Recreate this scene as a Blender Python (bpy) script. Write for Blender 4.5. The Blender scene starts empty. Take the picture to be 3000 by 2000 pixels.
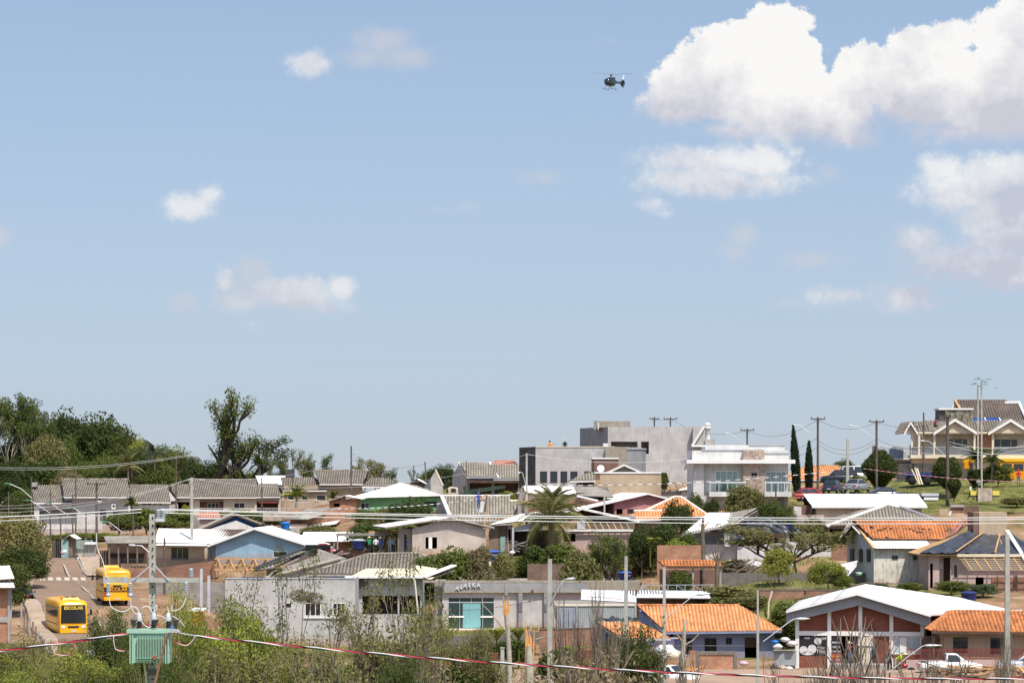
import bpy, bmesh, math, random
import numpy as np
from mathutils import Vector as V, Matrix
R = math.radians
C = bpy.context.scene.collection
scene = bpy.context.scene
# ---------------------------------------------------------------- camera, sky, sun, exposure
F = 8333.333; HY = 1390.0          # focal length and horizon row, in pixels of the 3000 x 2000 photograph
cam = bpy.data.cameras.new('camera'); cam.lens = 100; cam.sensor_width = 36; cam.shift_y = 0.13
cam.clip_start = 1; cam.clip_end = 20000
cam_o = bpy.data.objects.new('camera', cam); cam_o.rotation_euler = (R(90), 0, 0); C.objects.link(cam_o)
scene.camera = cam_o
SUN = V((0.24, -0.46, 0.86)).normalized()
sun = bpy.data.lights.new('sun', 'SUN'); sun.energy = 5.0; sun.angle = R(0.53); sun.color = (1, .945, .86)
sun_o = bpy.data.objects.new('sun', sun); sun_o.rotation_euler = (-SUN).to_track_quat('-Z', 'Y').to_euler(); C.objects.link(sun_o)
scene.view_settings.view_transform = 'Standard'; scene.view_settings.look = 'None'
scene.view_settings.exposure = 0; scene.view_settings.gamma = 1
scene.view_settings.use_curve_mapping = False
scene.render.engine = 'CYCLES'
scene.cycles.max_bounces = 5; scene.cycles.diffuse_bounces = 2; scene.cycles.glossy_bounces = 2
scene.cycles.transmission_bounces = 3; scene.cycles.transparent_max_bounces = 6

def world():
    w = bpy.data.worlds.new('World'); scene.world = w; w.use_nodes = True
    nt = w.node_tree; N = nt.nodes; L = nt.links; N.clear()
    out = N.new('ShaderNodeOutputWorld'); bg = N.new('ShaderNodeBackground'); bg.inputs[1].default_value = 0.1
    L.new(bg.outputs[0], out.inputs[0])
    sky = N.new('ShaderNodeTexSky'); sky.sky_type = 'NISHITA'; sky.sun_disc = False
    sky.sun_elevation = math.asin(SUN.z); sky.sun_rotation = math.atan2(SUN.x, SUN.y)
    sky.altitude = 800; sky.air_density = SKY[0]; sky.dust_density = SKY[1]; sky.ozone_density = SKY[2]
    tc = N.new('ShaderNodeTexCoord')
    up = N.new('ShaderNodeVectorMath'); up.operation = 'ADD'; up.inputs[1].default_value = (0, 0, SKYLIFT)
    L.new(tc.outputs['Generated'], up.inputs[0])
    ab = N.new('ShaderNodeVectorMath'); ab.operation = 'NORMALIZE'; L.new(up.outputs[0], ab.inputs[0]); L.new(ab.outputs[0], sky.inputs[0])
    def mth(op, a, b=None, c=None, clamp=False):
        n = N.new('ShaderNodeMath'); n.operation = op; n.use_clamp = clamp
        for i, x in enumerate((a, b, c)):
            if x is None: continue
            if isinstance(x, (int, float)): n.inputs[i].default_value = x
            else: L.new(x, n.inputs[i])
        return n.outputs[0]
    def vm(op, a, b=None):
        n = N.new('ShaderNodeVectorMath'); n.operation = op
        for i, x in enumerate((a, b)):
            if x is None: continue
            if isinstance(x, (tuple, list)): n.inputs[i].default_value = x
            else: L.new(x, n.inputs[i])
        return n.outputs['Value'] if op in ('LENGTH', 'DOT_PRODUCT') else n.outputs[0]
    sp = N.new('ShaderNodeSeparateXYZ'); L.new(tc.outputs['Generated'], sp.inputs[0])
    yy = mth('MAXIMUM', sp.outputs[1], 0.05)
    # direction as slopes east/north and up/north, in units of a tenth
    u = mth('DIVIDE', sp.outputs[0], yy); v = mth('DIVIDE', sp.outputs[2], yy)
    cb = N.new('ShaderNodeCombineXYZ'); L.new(mth('MULTIPLY', u, 10), cb.inputs[0]); L.new(mth('MULTIPLY', v, 10), cb.inputs[1])
    def uv(px, py): return ((px - 1500) / F * 10, (HY - py) / F * 10)
    def noise(vec, scale, detail=6, rough=.6, lac=2.1):
        n = N.new('ShaderNodeTexNoise'); n.inputs['Scale'].default_value = scale; n.inputs['Detail'].default_value = detail
        n.inputs['Roughness'].default_value = rough; n.inputs['Lacunarity'].default_value = lac; L.new(vec, n.inputs['Vector']); return n
    cache = {}
    def field(vec, blobs, amp, fine):
        k = vec.as_pointer() if hasattr(vec, 'as_pointer') else id(vec)
        if k not in cache: cache[k] = (noise(vec, 4.5, 6, .66), noise(vec, 19, 3, .62))
        n1, n2 = cache[k]
        d = None
        for (px, py, rx, ry) in blobs:
            cu, cv = uv(px, py)
            q = vm('MULTIPLY', vm('SUBTRACT', vec, (cu, cv, 0)), (F / 10 / rx, F / 10 / ry, 0))
            l = mth('SUBTRACT', 1, vm('LENGTH', q))
            l = mth('MULTIPLY', l, min(rx, ry) / 100)
            d = l if d is None else mth('SMOOTH_MAX', d, l, 0.12)
        t = mth('MULTIPLY_ADD', mth('SUBTRACT', n1.outputs[0], .5), amp, d)
        return mth('MULTIPLY_ADD', mth('SUBTRACT', n2.outputs[0], .5), fine, t)
    lifted = vm('ADD', cb.outputs[0], (0.022, 0.085, 0))
    fl = noise(cb.outputs[0], 2.6, 4, .62)
    def layer(base, blobs, amp, fine, e0, e1, amax, lit, shade, grad, vy, soft):
        vec = cb.outputs[0]
        d0 = field(vec, blobs, amp, fine)
        d1 = field(lifted, blobs, amp * 1.3, fine * .8)
        sv = N.new('ShaderNodeSeparateXYZ'); L.new(vec, sv.inputs[0])
        vg = N.new('ShaderNodeMapRange'); vg.interpolation_type = 'SMOOTHSTEP'; L.new(sv.outputs[1], vg.inputs[0])
        vg.inputs[1].default_value = uv(0, vy[0])[1]; vg.inputs[2].default_value = uv(0, vy[1])[1]   # 0 above, 1 at the flat grey base
        mr = N.new('ShaderNodeMapRange'); mr.interpolation_type = 'SMOOTHERSTEP'
        L.new(d0, mr.inputs[0]); mr.inputs[1].default_value = e0
        L.new(mth('MULTIPLY_ADD', vg.outputs[0], soft, e1), mr.inputs[2])
        mr.inputs[4].default_value = amax
        dens = mth('MULTIPLY', mr.outputs[0], mth('GREATER_THAN', sp.outputs[1], 0.06))
        m2 = N.new('ShaderNodeMapRange'); L.new(d1, m2.inputs[0]); m2.interpolation_type = 'SMOOTHSTEP'
        m2.inputs[1].default_value = grad[0]; m2.inputs[2].default_value = grad[1]
        sh = mth('MULTIPLY_ADD', vg.outputs[0], .72, mth('MULTIPLY', m2.outputs[0], .45))
        sh = mth('MULTIPLY_ADD', mth('SUBTRACT', fl.outputs[0], .5), 3.6, sh, clamp=True)
        mc = N.new('ShaderNodeMix'); mc.data_type = 'RGBA'; L.new(sh, mc.inputs[0])
        mc.inputs[6].default_value = (*lit, 1); mc.inputs[7].default_value = (*shade, 1)
        mx = N.new('ShaderNodeMix'); mx.data_type = 'RGBA'; L.new(dens, mx.inputs[0])
        L.new(base, mx.inputs[6]); L.new(mc.outputs[2], mx.inputs[7]); return mx.outputs[2]
    g = N.new('ShaderNodeMix'); g.data_type = 'RGBA'; g.blend_type = 'MULTIPLY'; g.inputs[0].default_value = 1
    L.new(sky.outputs[0], g.inputs[6]); g.inputs[7].default_value = (*SKYMUL, 1)
    # pale haze that thickens towards the horizon, the same all round
    hz = mth('POWER', 2.71828, mth('MULTIPLY', mth('MAXIMUM', sp.outputs[2], 0), -9))
    h = N.new('ShaderNodeMix'); h.data_type = 'RGBA'; L.new(hz, h.inputs[0]); L.new(g.outputs[2], h.inputs[6])
    h.inputs[7].default_value = (5.15, 5.75, 6.35, 1)
    col = h.outputs[2]
    LT = (9.55, 9.45, 9.3); SH = (6.0, 6.05, 6.9)
    big = [(2290,80,120,75),(2190,170,210,120),(2100,250,220,120),(2010,315,170,80),(2230,270,250,160),(2410,320,200,120),(2330,150,95,85),(2130,380,190,60),(2560,230,160,105),(2700,145,120,85),
           (2790,100,80,60),(2740,270,230,150),(2900,300,250,155),(2960,140,120,150),(3010,60,100,120),(2800,385,340,65),(3060,240,190,200),(2480,400,200,55),(2300,400,200,50)]
    low = [(2100,470,230,48),(2060,525,200,48),(2240,480,125,58),(2250,535,140,42),(2960,510,210,75),(2850,560,190,75),(2980,640,220,90),(2820,770,200,75),(2690,705,100,60),(2930,790,220,75),
           (2640,870,110,52),(2950,700,160,75),(2480,870,130,30),(2770,500,90,50)]
    med = [(880,870,150,75),(1000,845,65,60),(850,850,130,55),(690,890,110,50),(940,905,160,50),(555,605,110,62),(610,575,60,48),(740,950,90,30),(1915,600,68,38),(1945,625,50,32),(905,190,90,58),(660,830,36,70)]
    fai = [(1130,120,130,60),(1200,165,120,55),(1080,170,140,45),(2180,690,65,50),(2390,760,150,40),(1590,520,110,38),(1370,605,60,34),(1280,612,90,20),(540,890,65,55),(740,800,80,60),(1780,120,70,26),(2290,890,90,20),(2150,740,70,40),(0,690,60,55),(2420,510,60,45),(740,850,160,60)]
    col = layer(col, fai, .7, .35, -.08, .6, .55, (6.6,6.5,6.9), (5.9,6.1,6.7), (.0,.5), (0,3000), 0)
    col = layer(col, med, .85, .4, .0, .48, .78, (8.8,8.7,8.6), (6.1,6.2,6.9), (.1,.6), (810,960), .3)
    col = layer(col, low, 1.15, .5, -.2, .42, .86, (9.2,9.1,9.0), (5.7,5.85,6.8), (.0,.7), (420,700), .15)
    col = layer(col, big, 1.15, .55, .0, .17, 1.0, LT, SH, (.1,1.2), (190,440), .7)
    L.new(col, bg.inputs[0])
    w.cycles.sampling_method = 'MANUAL'; w.cycles.sample_map_resolution = 512
SKY = (1.0, 2.0, 2.0); SKYMUL = (2.03, 1.95, 1.78); SKYLIFT = .15
if 1: world()
# ---------------------------------------------------------------- materials
MATS = {}
def mat(name, c, r=.85, var=.14, sc=.8, bump=.15, fine=9.0, stain=None, st=.0, spec=.3, metal=0, rnd=0, emit=None):
    """procedural paint / render / soil: base colour varied by two noises; stain = second colour in streaks and blotches"""
    if name in MATS: return MATS[name]
    m = bpy.data.materials.new(name); m.use_nodes = True; MATS[name] = m
    nt = m.node_tree; N = nt.nodes; L = nt.links; b = N['Principled BSDF']
    b.inputs['Roughness'].default_value = r; b.inputs['Specular IOR Level'].default_value = spec; b.inputs['Metallic'].default_value = metal
    tc = N.new('ShaderNodeTexCoord')
    def noise(s, d=3, sx=None):
        n = N.new('ShaderNodeTexNoise'); n.inputs['Scale'].default_value = s; n.inputs['Detail'].default_value = d
        if sx:
            mp = N.new('ShaderNodeMapping'); mp.inputs['Scale'].default_value = sx; L.new(tc.outputs['Object'], mp.inputs[0]); L.new(mp.outputs[0], n.inputs[0])
        else: L.new(tc.outputs['Object'], n.inputs[0])
        return n.outputs[0]
    def rng(x, a, b_, lo, hi):
        n = N.new('ShaderNodeMapRange'); L.new(x, n.inputs[0])
        for i, v in enumerate((a, b_, lo, hi)): n.inputs[i + 1].default_value = v
        return n.outputs[0]
    def mix(f, a, b_, t='MIX'):
        n = N.new('ShaderNodeMix'); n.data_type = 'RGBA'; n.blend_type = t
        for i, v in ((0, f), (6, a), (7, b_)):
            if isinstance(v, (int, float)): n.inputs[i].default_value = v
            elif isinstance(v, tuple): n.inputs[i].default_value = (*v[:3], 1)
            else: L.new(v, n.inputs[i])
        return n.outputs[2]
    n1 = noise(sc, 5); f1 = rng(n1, .3, .7, 1 - var, 1 + var)
    col = mix(1.0, c, f1, 'MULTIPLY')
    n2 = noise(fine, 3); col = mix(1.0, col, rng(n2, .25, .75, 1 - var * .6, 1 + var * .6), 'MULTIPLY')
    if stain is not None:
        s1 = noise(sc * 2.2, 6, (1.6, 1.6, .35)); col = mix(rng(s1, .62 - st, .78 - st * .6, 0, .85), col, stain)
    if name.endswith('_wall'):     # red soil splashed and risen from the ground, in the lowest half metre
        sz = N.new('ShaderNodeSeparateXYZ'); L.new(tc.outputs['Object'], sz.inputs[0]); ad = N.new('ShaderNodeMath'); ad.operation = 'MULTIPLY_ADD'; L.new(noise(1.7, 5), ad.inputs[0]); ad.inputs[1].default_value = -1.6; L.new(sz.outputs[2], ad.inputs[2])
        col = mix(rng(ad.outputs[0], -.75, .15, .75, 0), col, (.36,.22,.14)); col = mix(rng(noise(2.6, 6, (2.2, 2.2, .16)), .52, .72, 0, .42), col, tuple(x*.62 for x in c))
    if rnd:
        at = N.new('ShaderNodeAttribute'); at.attribute_name = 'rnd'
        col = mix(1.0, col, rng(at.outputs['Fac'], 0, 1, 1 - rnd, 1 + rnd), 'MULTIPLY')
    L.new(col, b.inputs['Base Color'])
    if bump:
        bp = N.new('ShaderNodeBump'); bp.inputs['Strength'].default_value = bump; bp.inputs['Distance'].default_value = .03
        L.new(n2, bp.inputs['Height']); L.new(bp.outputs[0], b.inputs['Normal'])
    if emit: b.inputs['Emission Color'].default_value = (*emit, 1); b.inputs['Emission Strength'].default_value = 1
    return m

def brick_mat(name, c1, c2, mortar, bw=.24, rh=.12, ms=.015):
    if name in MATS: return MATS[name]
    m = mat(name, c1, .9, .2, .7, 0); nt = m.node_tree; N = nt.nodes; L = nt.links; b = N['Principled BSDF']
    tc = N.new('ShaderNodeTexCoord'); sp = N.new('ShaderNodeSeparateXYZ'); L.new(tc.outputs['Object'], sp.inputs[0])
    ad = N.new('ShaderNodeMath'); L.new(sp.outputs[0], ad.inputs[0]); L.new(sp.outputs[1], ad.inputs[1])
    cb = N.new('ShaderNodeCombineXYZ'); L.new(ad.outputs[0], cb.inputs[0]); L.new(sp.outputs[2], cb.inputs[1])
    br = N.new('ShaderNodeTexBrick'); L.new(cb.outputs[0], br.inputs[0])
    br.inputs['Scale'].default_value = 1; br.inputs['Brick Width'].default_value = bw; br.inputs['Row Height'].default_value = rh
    br.inputs['Mortar Size'].default_value = ms; br.inputs['Mortar Smooth'].default_value = .2
    br.inputs['Color1'].default_value = (*c1, 1); br.inputs['Color2'].default_value = (*c2, 1); br.inputs['Mortar'].default_value = (*mortar, 1)
    n = N.new('ShaderNodeTexNoise'); n.inputs['Scale'].default_value = .9; n.inputs['Detail'].default_value = 6; L.new(tc.outputs['Object'], n.inputs[0])
    mr = N.new('ShaderNodeMapRange'); L.new(n.outputs[0], mr.inputs[0]); mr.inputs[1].default_value = .3; mr.inputs[2].default_value = .7; mr.inputs[3].default_value = .7; mr.inputs[4].default_value = 1.25
    mx = N.new('ShaderNodeMix'); mx.data_type = 'RGBA'; mx.blend_type = 'MULTIPLY'; mx.inputs[0].default_value = 1
    L.new(br.outputs['Color'], mx.inputs[6]); L.new(mr.outputs[0], mx.inputs[7]); L.new(mx.outputs[2], b.inputs['Base Color'])
    bp = N.new('ShaderNodeBump'); bp.inputs['Strength'].default_value = .6; bp.inputs['Distance'].default_value = .02; bp.invert = True
    L.new(br.outputs['Fac'], bp.inputs['Height']); L.new(bp.outputs[0], b.inputs['Normal'])
    return m

def leaf_mat(name, c, c2, trans=.35, var=.45):
    if name in MATS: return MATS[name]
    m = bpy.data.materials.new(name); m.use_nodes = True; MATS[name] = m
    nt = m.node_tree; N = nt.nodes; L = nt.links; N.remove(N['Principled BSDF']); out = N['Material Output']
    at = N.new('ShaderNodeAttribute'); at.attribute_name = 'rnd'
    oi = N.new('ShaderNodeObjectInfo')
    mx = N.new('ShaderNodeMix'); mx.data_type = 'RGBA'; L.new(at.outputs['Fac'], mx.inputs[0])
    mx.inputs[6].default_value = (*c, 1); mx.inputs[7].default_value = (*c2, 1)
    hs = N.new('ShaderNodeHueSaturation'); L.new(mx.outputs[2], hs.inputs['Color'])
    mr = N.new('ShaderNodeMapRange'); L.new(oi.outputs['Random'], mr.inputs[0]); mr.inputs[3].default_value = 1 - var * .5; mr.inputs[4].default_value = 1 + var * .5
    L.new(mr.outputs[0], hs.inputs['Value'])
    mh = N.new('ShaderNodeMapRange'); L.new(oi.outputs['Random'], mh.inputs[0]); mh.inputs[3].default_value = .515; mh.inputs[4].default_value = .485
    L.new(mh.outputs[0], hs.inputs['Hue'])
    d = N.new('ShaderNodeBsdfDiffuse'); t = N.new('ShaderNodeBsdfTranslucent'); g = N.new('ShaderNodeBsdfGlossy'); g.inputs['Roughness'].default_value = .7
    s1 = N.new('ShaderNodeMixShader'); s1.inputs[0].default_value = trans; s2 = N.new('ShaderNodeMixShader'); s2.inputs[0].default_value = .015
    for x in (d, t): L.new(hs.outputs[0], x.inputs['Color'])
    L.new(d.outputs[0], s1.inputs[1]); L.new(t.outputs[0], s1.inputs[2]); L.new(s1.outputs[0], s2.inputs[1]); L.new(g.outputs[0], s2.inputs[2])
    L.new(s2.outputs[0], out.inputs[0]); return m

DIRT = (.26, .13, .07)
def M(k):
    if k in MATS: return MATS[k]
    T = {
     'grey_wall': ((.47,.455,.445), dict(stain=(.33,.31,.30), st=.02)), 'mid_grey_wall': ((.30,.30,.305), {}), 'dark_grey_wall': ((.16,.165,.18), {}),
     'white_wall': ((.62,.61,.59), dict(stain=(.42,.38,.34), st=.0)), 'pale_wall': ((.58,.565,.55), dict(stain=(.42,.38,.34), st=.02)), 'beige_wall': ((.50,.43,.38), dict(stain=(.40,.33,.28), st=.0)),
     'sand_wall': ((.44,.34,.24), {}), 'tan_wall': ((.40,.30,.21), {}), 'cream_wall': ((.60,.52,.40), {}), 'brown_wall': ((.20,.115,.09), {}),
     'blue_wall': ((.27,.42,.53), {}), 'deep_blue_wall': ((.035,.11,.26), {}), 'violet_blue_wall': ((.23,.28,.44), dict(stain=(.3,.3,.36), st=.0)), 'cobalt_wall': ((.07,.12,.34), {}),
     'green_wall': ((.16,.36,.16), {}), 'pink_wall': ((.42,.2,.21), {}), 'rose_wall': ((.50,.36,.34), dict(stain=(.45,.28,.2), st=.03)),
     'stained_wall': ((.66,.61,.54), dict(stain=(.27,.24,.21), st=.12, sc=1.1)), 'concrete': ((.36,.34,.31), dict(stain=(.2,.18,.16), st=.06, sc=1.4)),
     'dark_concrete': ((.17,.155,.14), dict(stain=(.09,.08,.07), st=.08, sc=1.5)), 'rough_render': ((.34,.30,.24), dict(stain=(.24,.2,.15), st=.1, sc=1.8)),
     'white_trim': ((.78,.77,.75), dict(var=.05, bump=0)), 'grey_trim': ((.40,.42,.46), dict(var=.06, bump=0)), 'cream_trim': ((.66,.58,.44), dict(var=.08)),
     'fibre_cement': ((.80,.785,.75), dict(var=.08, stain=(.52,.47,.40), st=.05, sc=.5, rnd=.05)), 'weathered_fibre': ((.29,.265,.23), dict(var=.2, stain=(.2,.18,.15), st=.05, rnd=.16)),
     'new_fibre': ((.82,.81,.79), dict(var=.05, rnd=.06, stain=(.62,.57,.5), st=.0, sc=.5)),
     'concrete_tile': ((.205,.178,.148), dict(var=.16, sc=.35, stain=(.40,.34,.26), st=-.03, rnd=.5, bump=0)), 'light_tile': ((.28,.25,.205), dict(var=.16, sc=.35, stain=(.55,.5,.42), st=-.03, rnd=.45, bump=0)),
     'clay_tile': ((.64,.29,.125), dict(var=.15, sc=.5, stain=(.22,.10,.06), st=.0, rnd=.42, bump=0)), 'old_clay_tile': ((.48,.19,.075), dict(var=.25, sc=.6, stain=(.1,.045,.03), st=.06, rnd=.4, bump=0)),
     'salmon_tile': ((.50,.25,.19), dict(rnd=.3, bump=0)), 'grey_slate': ((.30,.31,.33), dict(rnd=.2, bump=0)), 'brown_shingle': ((.15,.12,.10), dict(rnd=.4, bump=0)),
     'galvanised': ((.42,.44,.47), dict(r=.5, metal=.3, var=.2, rnd=.2, spec=.5)), 'dark_metal': ((.07,.07,.075), dict(r=.5)), 'black': ((.012,.012,.014), dict(r=.6, var=.1, bump=0)),
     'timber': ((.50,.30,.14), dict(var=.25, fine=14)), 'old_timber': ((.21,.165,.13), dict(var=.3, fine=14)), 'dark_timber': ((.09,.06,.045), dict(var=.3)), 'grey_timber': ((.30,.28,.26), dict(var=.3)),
     'split_wood': ((.62,.30,.11), dict(var=.35, fine=18, bump=.5)), 'bark': ((.16,.125,.095), dict(var=.4, sc=2, fine=16, bump=.6)), 'pale_bark': ((.43,.38,.31), dict(var=.25, sc=1.5, stain=(.24,.2,.15), st=.04, bump=.3)),
     'thin_bark': ((.24,.19,.145), dict(var=.3, sc=2)), 'dark_bark': ((.055,.045,.035), dict(var=.4, sc=2, fine=16, bump=.5)), 'pole_wood': ((.12,.095,.08), dict(var=.3, fine=12)), 'pole_concrete': ((.40,.385,.35), dict(var=.16, sc=2, fine=20, stain=(.3,.27,.23), st=.02, bump=.2)),
     'tank_blue': ((.02,.04,.17), dict(r=.45, var=.1, spec=.4)), 'tank_lid': ((.05,.13,.45), dict(r=.45, var=.1)), 'bright_blue': ((.02,.20,.62), dict(r=.5)),
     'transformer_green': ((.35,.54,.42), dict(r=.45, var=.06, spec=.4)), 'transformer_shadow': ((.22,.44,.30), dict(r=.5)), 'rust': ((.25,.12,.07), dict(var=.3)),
     'aluminium': ((.62,.63,.65), dict(r=.4, var=.05, metal=.2, spec=.6, bump=0)), 'ceramic': ((.55,.57,.6), dict(r=.3, var=.05, spec=.5, bump=0)), 'wire': ((.7,.7,.7), dict(r=.6, var=.05, bump=0)),
     'wire_dark': ((.12,.12,.125), dict(var=.05, bump=0)), 'cable_red': ((.55,.03,.07), dict(r=.5, var=.05, bump=0)), 'cable_white': ((.72,.72,.74), dict(r=.45, var=.05, bump=0)), 'cable_black': ((.02,.02,.022), dict(r=.5, bump=0)),
     'bus_yellow': ((.84,.42,.015), dict(r=.3, var=.05, sc=.3, spec=.5, bump=0, stain=(.60,.33,.06), st=-.04)), 'bus_orange': ((.74,.30,.01), dict(r=.35, var=.05, bump=0)),
     'black_plastic': ((.02,.02,.022), dict(r=.45, bump=0)), 'tyre': ((.02,.019,.018), dict(r=.9)), 'rim': ((.35,.35,.36), dict(r=.4, metal=.6, bump=0)),
     'car_white': ((.78,.78,.77), dict(r=.25, var=.04, spec=.6, bump=0)), 'car_black': ((.02,.022,.03), dict(r=.15, var=.05, spec=.7, bump=0)), 'car_navy': ((.03,.04,.07), dict(r=.18, spec=.7, bump=0)), 'car_silver': ((.45,.47,.5), dict(r=.25, metal=.5, bump=0)),
     'car_red': ((.45,.02,.05), dict(r=.25, spec=.6, bump=0)), 'car_pale_blue': ((.48,.53,.62), dict(r=.25, spec=.6, bump=0)), 'truck_green': ((.035,.07,.05), dict(r=.6, var=.3, stain=(.14,.08,.05), st=.05)),
     'lamp_red': ((.5,.01,.01), dict(r=.3, bump=0)), 'lamp_white': ((.8,.8,.78), dict(r=.2, bump=0)), 'number_plate': ((.5,.5,.52), dict(r=.5, bump=0)),
     'asphalt': ((.245,.17,.12), dict(var=.12, sc=.2, fine=5, stain=(.33,.19,.11), st=.1)), 'dirt_road': ((.36,.25,.175), dict(var=.18, sc=.25, stain=(.42,.24,.14), st=.05)), 'pavement': ((.40,.31,.23), dict(var=.2, sc=.5, stain=(.30,.15,.09), st=.08)),
     'kerb': ((.33,.30,.27), {}), 'road_paint': ((.60,.52,.42), dict(var=.2, fine=8, stain=(.33,.24,.17), st=.1)),
     'skin': ((.36,.19,.12), dict(var=.05, bump=0)), 'dark_skin': ((.2,.1,.06), dict(var=.05, bump=0)), 'hair': ((.03,.02,.015), dict(bump=0)), 'straw': ((.62,.5,.3), dict(var=.1)), 
     'orange_cloth': ((.80,.27,.01), dict(bump=0)), 'blue_cloth': ((.05,.1,.33), dict(bump=0)), 'pale_blue_cloth': ((.22,.32,.45), dict(bump=0)), 'white_cloth': ((.74,.74,.76), dict(bump=0)), 'grey_cloth': ((.35,.35,.34), dict(bump=0)),
     'black_cloth': ((.02,.02,.022), dict(bump=0)), 'navy_cloth': ((.025,.03,.06), dict(bump=0)), 'red_cloth': ((.6,.02,.03), dict(bump=0)), 'maroon_cloth': ((.28,.02,.07), dict(bump=0)), 'lime_cloth': ((.42,.70,.05), dict(bump=0)), 'jeans': ((.08,.12,.2), dict(bump=0)), 'green_cloth': ((.04,.3,.12), dict(bump=0)),
     'yellow_drum': ((.70,.60,.10), dict(r=.5)), 'fruit_red': ((.5,.03,.03), {}), 'banner_black': ((.025,.025,.03), dict(var=.1, bump=0)), 'banner_red': ((.50,.07,.08), dict(var=.1, bump=0)), 'print_white': ((.62,.62,.63), dict(var=.15, bump=0)), 'print_yellow': ((.70,.50,.08), dict(var=.1, bump=0)),
     'cloth_sheet': ((.72,.69,.74), dict(var=.06, bump=.1)), 'curtain': ((.46,.52,.53), dict(var=.1, bump=0)), 'curtain_teal': ((.19,.42,.45), dict(var=.1, bump=0)), 'tarp': ((.05,.055,.07), dict(r=.33, var=.35, sc=1.2, spec=.6, bump=.8, fine=3)),
     'letter_silver': ((.62,.62,.63), dict(r=.45, var=.03, bump=0)), 'pink_paint': ((.55,.38,.43), dict(bump=0)), 'red_rail': ((.24,.06,.05), dict(var=.1)), 'white_rail': ((.72,.71,.70), dict(var=.05, bump=0)), 'solar': ((.02,.06,.26), dict(r=.2, spec=.6, var=.1, bump=0)), 'panel_dark': ((.03,.03,.07), dict(r=.25, spec=.6, bump=0)),
     'container': ((.34,.37,.38), dict(var=.1, stain=(.28,.2,.15), st=-.01)), 'container_door': ((.28,.32,.40), dict(var=.1)), 'container_top': ((.56,.50,.40), dict(var=.1)), 'rubble': ((.42,.34,.28), dict(var=.35, sc=2)),
     'stone_dark': ((.11,.105,.10), dict(var=.3, sc=3, rnd=.5)), 'stone_mixed': ((.26,.24,.18), dict(var=.3, sc=3, rnd=.5)), 'stone_beige': ((.42,.33,.27), dict(var=.3, sc=3, rnd=.3)), 'zinc_sign': ((.3,.32,.33), dict(var=.1)), 'led_green': ((.1,.3,.2), dict(bump=0)),
     'zinc_white': ((.68,.70,.72), dict(r=.55, var=.08, rnd=.06)), 'teal_paint': ((.25,.42,.38), dict(var=.2)), 'earth': ((.35,.19,.11), dict(var=.3, sc=.6)),
     'flower': ((.5,.03,.2), dict(bump=0)), 'sign_red': ((.6,.03,.04), dict(bump=0)), 'lavender_trim': ((.5,.49,.55), {}),
    }
    if k == 'brick': return brick_mat(k, (.42,.17,.09), (.50,.24,.13), (.33,.25,.2))
    if k == 'red_brick': return brick_mat(k, (.24,.075,.045), (.30,.10,.06), (.19,.09,.07), .22, .09, .012)
    if k == 'old_brick': return brick_mat(k, (.30,.13,.08), (.36,.19,.12), (.22,.18,.15))
    if k == 'dark_brick': return brick_mat(k, (.16,.10,.075), (.24,.14,.1), (.13,.11,.095))
    if k == 'ledge_stone': return brick_mat(k, (.15,.14,.13), (.07,.066,.062), (.02,.02,.02), .7, .13, .02)
    if k == 'block_wall': return brick_mat(k, (.27,.25,.22), (.33,.30,.27), (.2,.18,.16), .4, .2, .012)
    if k == 'glass':
        m = mat(k, (.02,.025,.03), .08, 0, bump=0, spec=.8); return m
    if k == 'glass_green':
        return mat(k, (.03,.06,.06), .08, 0, bump=0, spec=.8)
    if k == 'clear_glass':
        m = bpy.data.materials.new(k); m.use_nodes = True; MATS[k] = m; nt = m.node_tree; N = nt.nodes
        N.remove(N['Principled BSDF']); t = N.new('ShaderNodeBsdfTransparent'); g = N.new('ShaderNodeBsdfGlossy'); g.inputs[1].default_value = .05; t.inputs[0].default_value = (.85,.93,.92,1)
        x = N.new('ShaderNodeMixShader'); x.inputs[0].default_value = .12; nt.links.new(t.outputs[0], x.inputs[1]); nt.links.new(g.outputs[0], x.inputs[2]); nt.links.new(x.outputs[0], N['Material Output'].inputs[0]); return m
    c, kw = T[k]; return mat(k, c, **kw)

# ---------------------------------------------------------------- objects
LOC = {}
def P(px, py, D): return V(((px - 1500) / F * D, D, (HY - py) / F * D))
def tag(o, label=None, cat=None, group=None, kind=None):
    if label: o['label'] = label
    if cat: o['category'] = cat
    if group: o['group'] = group
    if kind: o['kind'] = kind
    return o
def thing(name, label, cat, loc=(0,0,0), group=None, kind=None):
    o = bpy.data.objects.new(name, None); o.location = loc; o.empty_display_size = .3; C.objects.link(o); LOC[o.name] = V(loc)
    return tag(o, label, cat, group, kind)
def base(par): return LOC.get(par.name, V((0,0,0))) if par else V((0,0,0))
def link(name, me, par=None, origin=None):
    o = bpy.data.objects.new(name, me); C.objects.link(o)
    if par: o.parent = par; LOC[o.name] = base(par)
    elif origin is not None: o.location = origin; LOC[o.name] = V(origin)
    return o
def copy_tree(o, par=None):
    c = o.copy(); C.objects.link(c)
    if par: c.parent = par
    for ch in o.children: copy_tree(ch, c)
    return c
def place(o, loc, rz=0, s=1, label=None, cat=None, group=None):
    o.location = loc; o.rotation_euler = (0, 0, rz); o.scale = (s, s, s) if isinstance(s, (int, float)) else s
    tag(o, label, cat, group); LOC[o.name] = V(loc); return o

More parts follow.
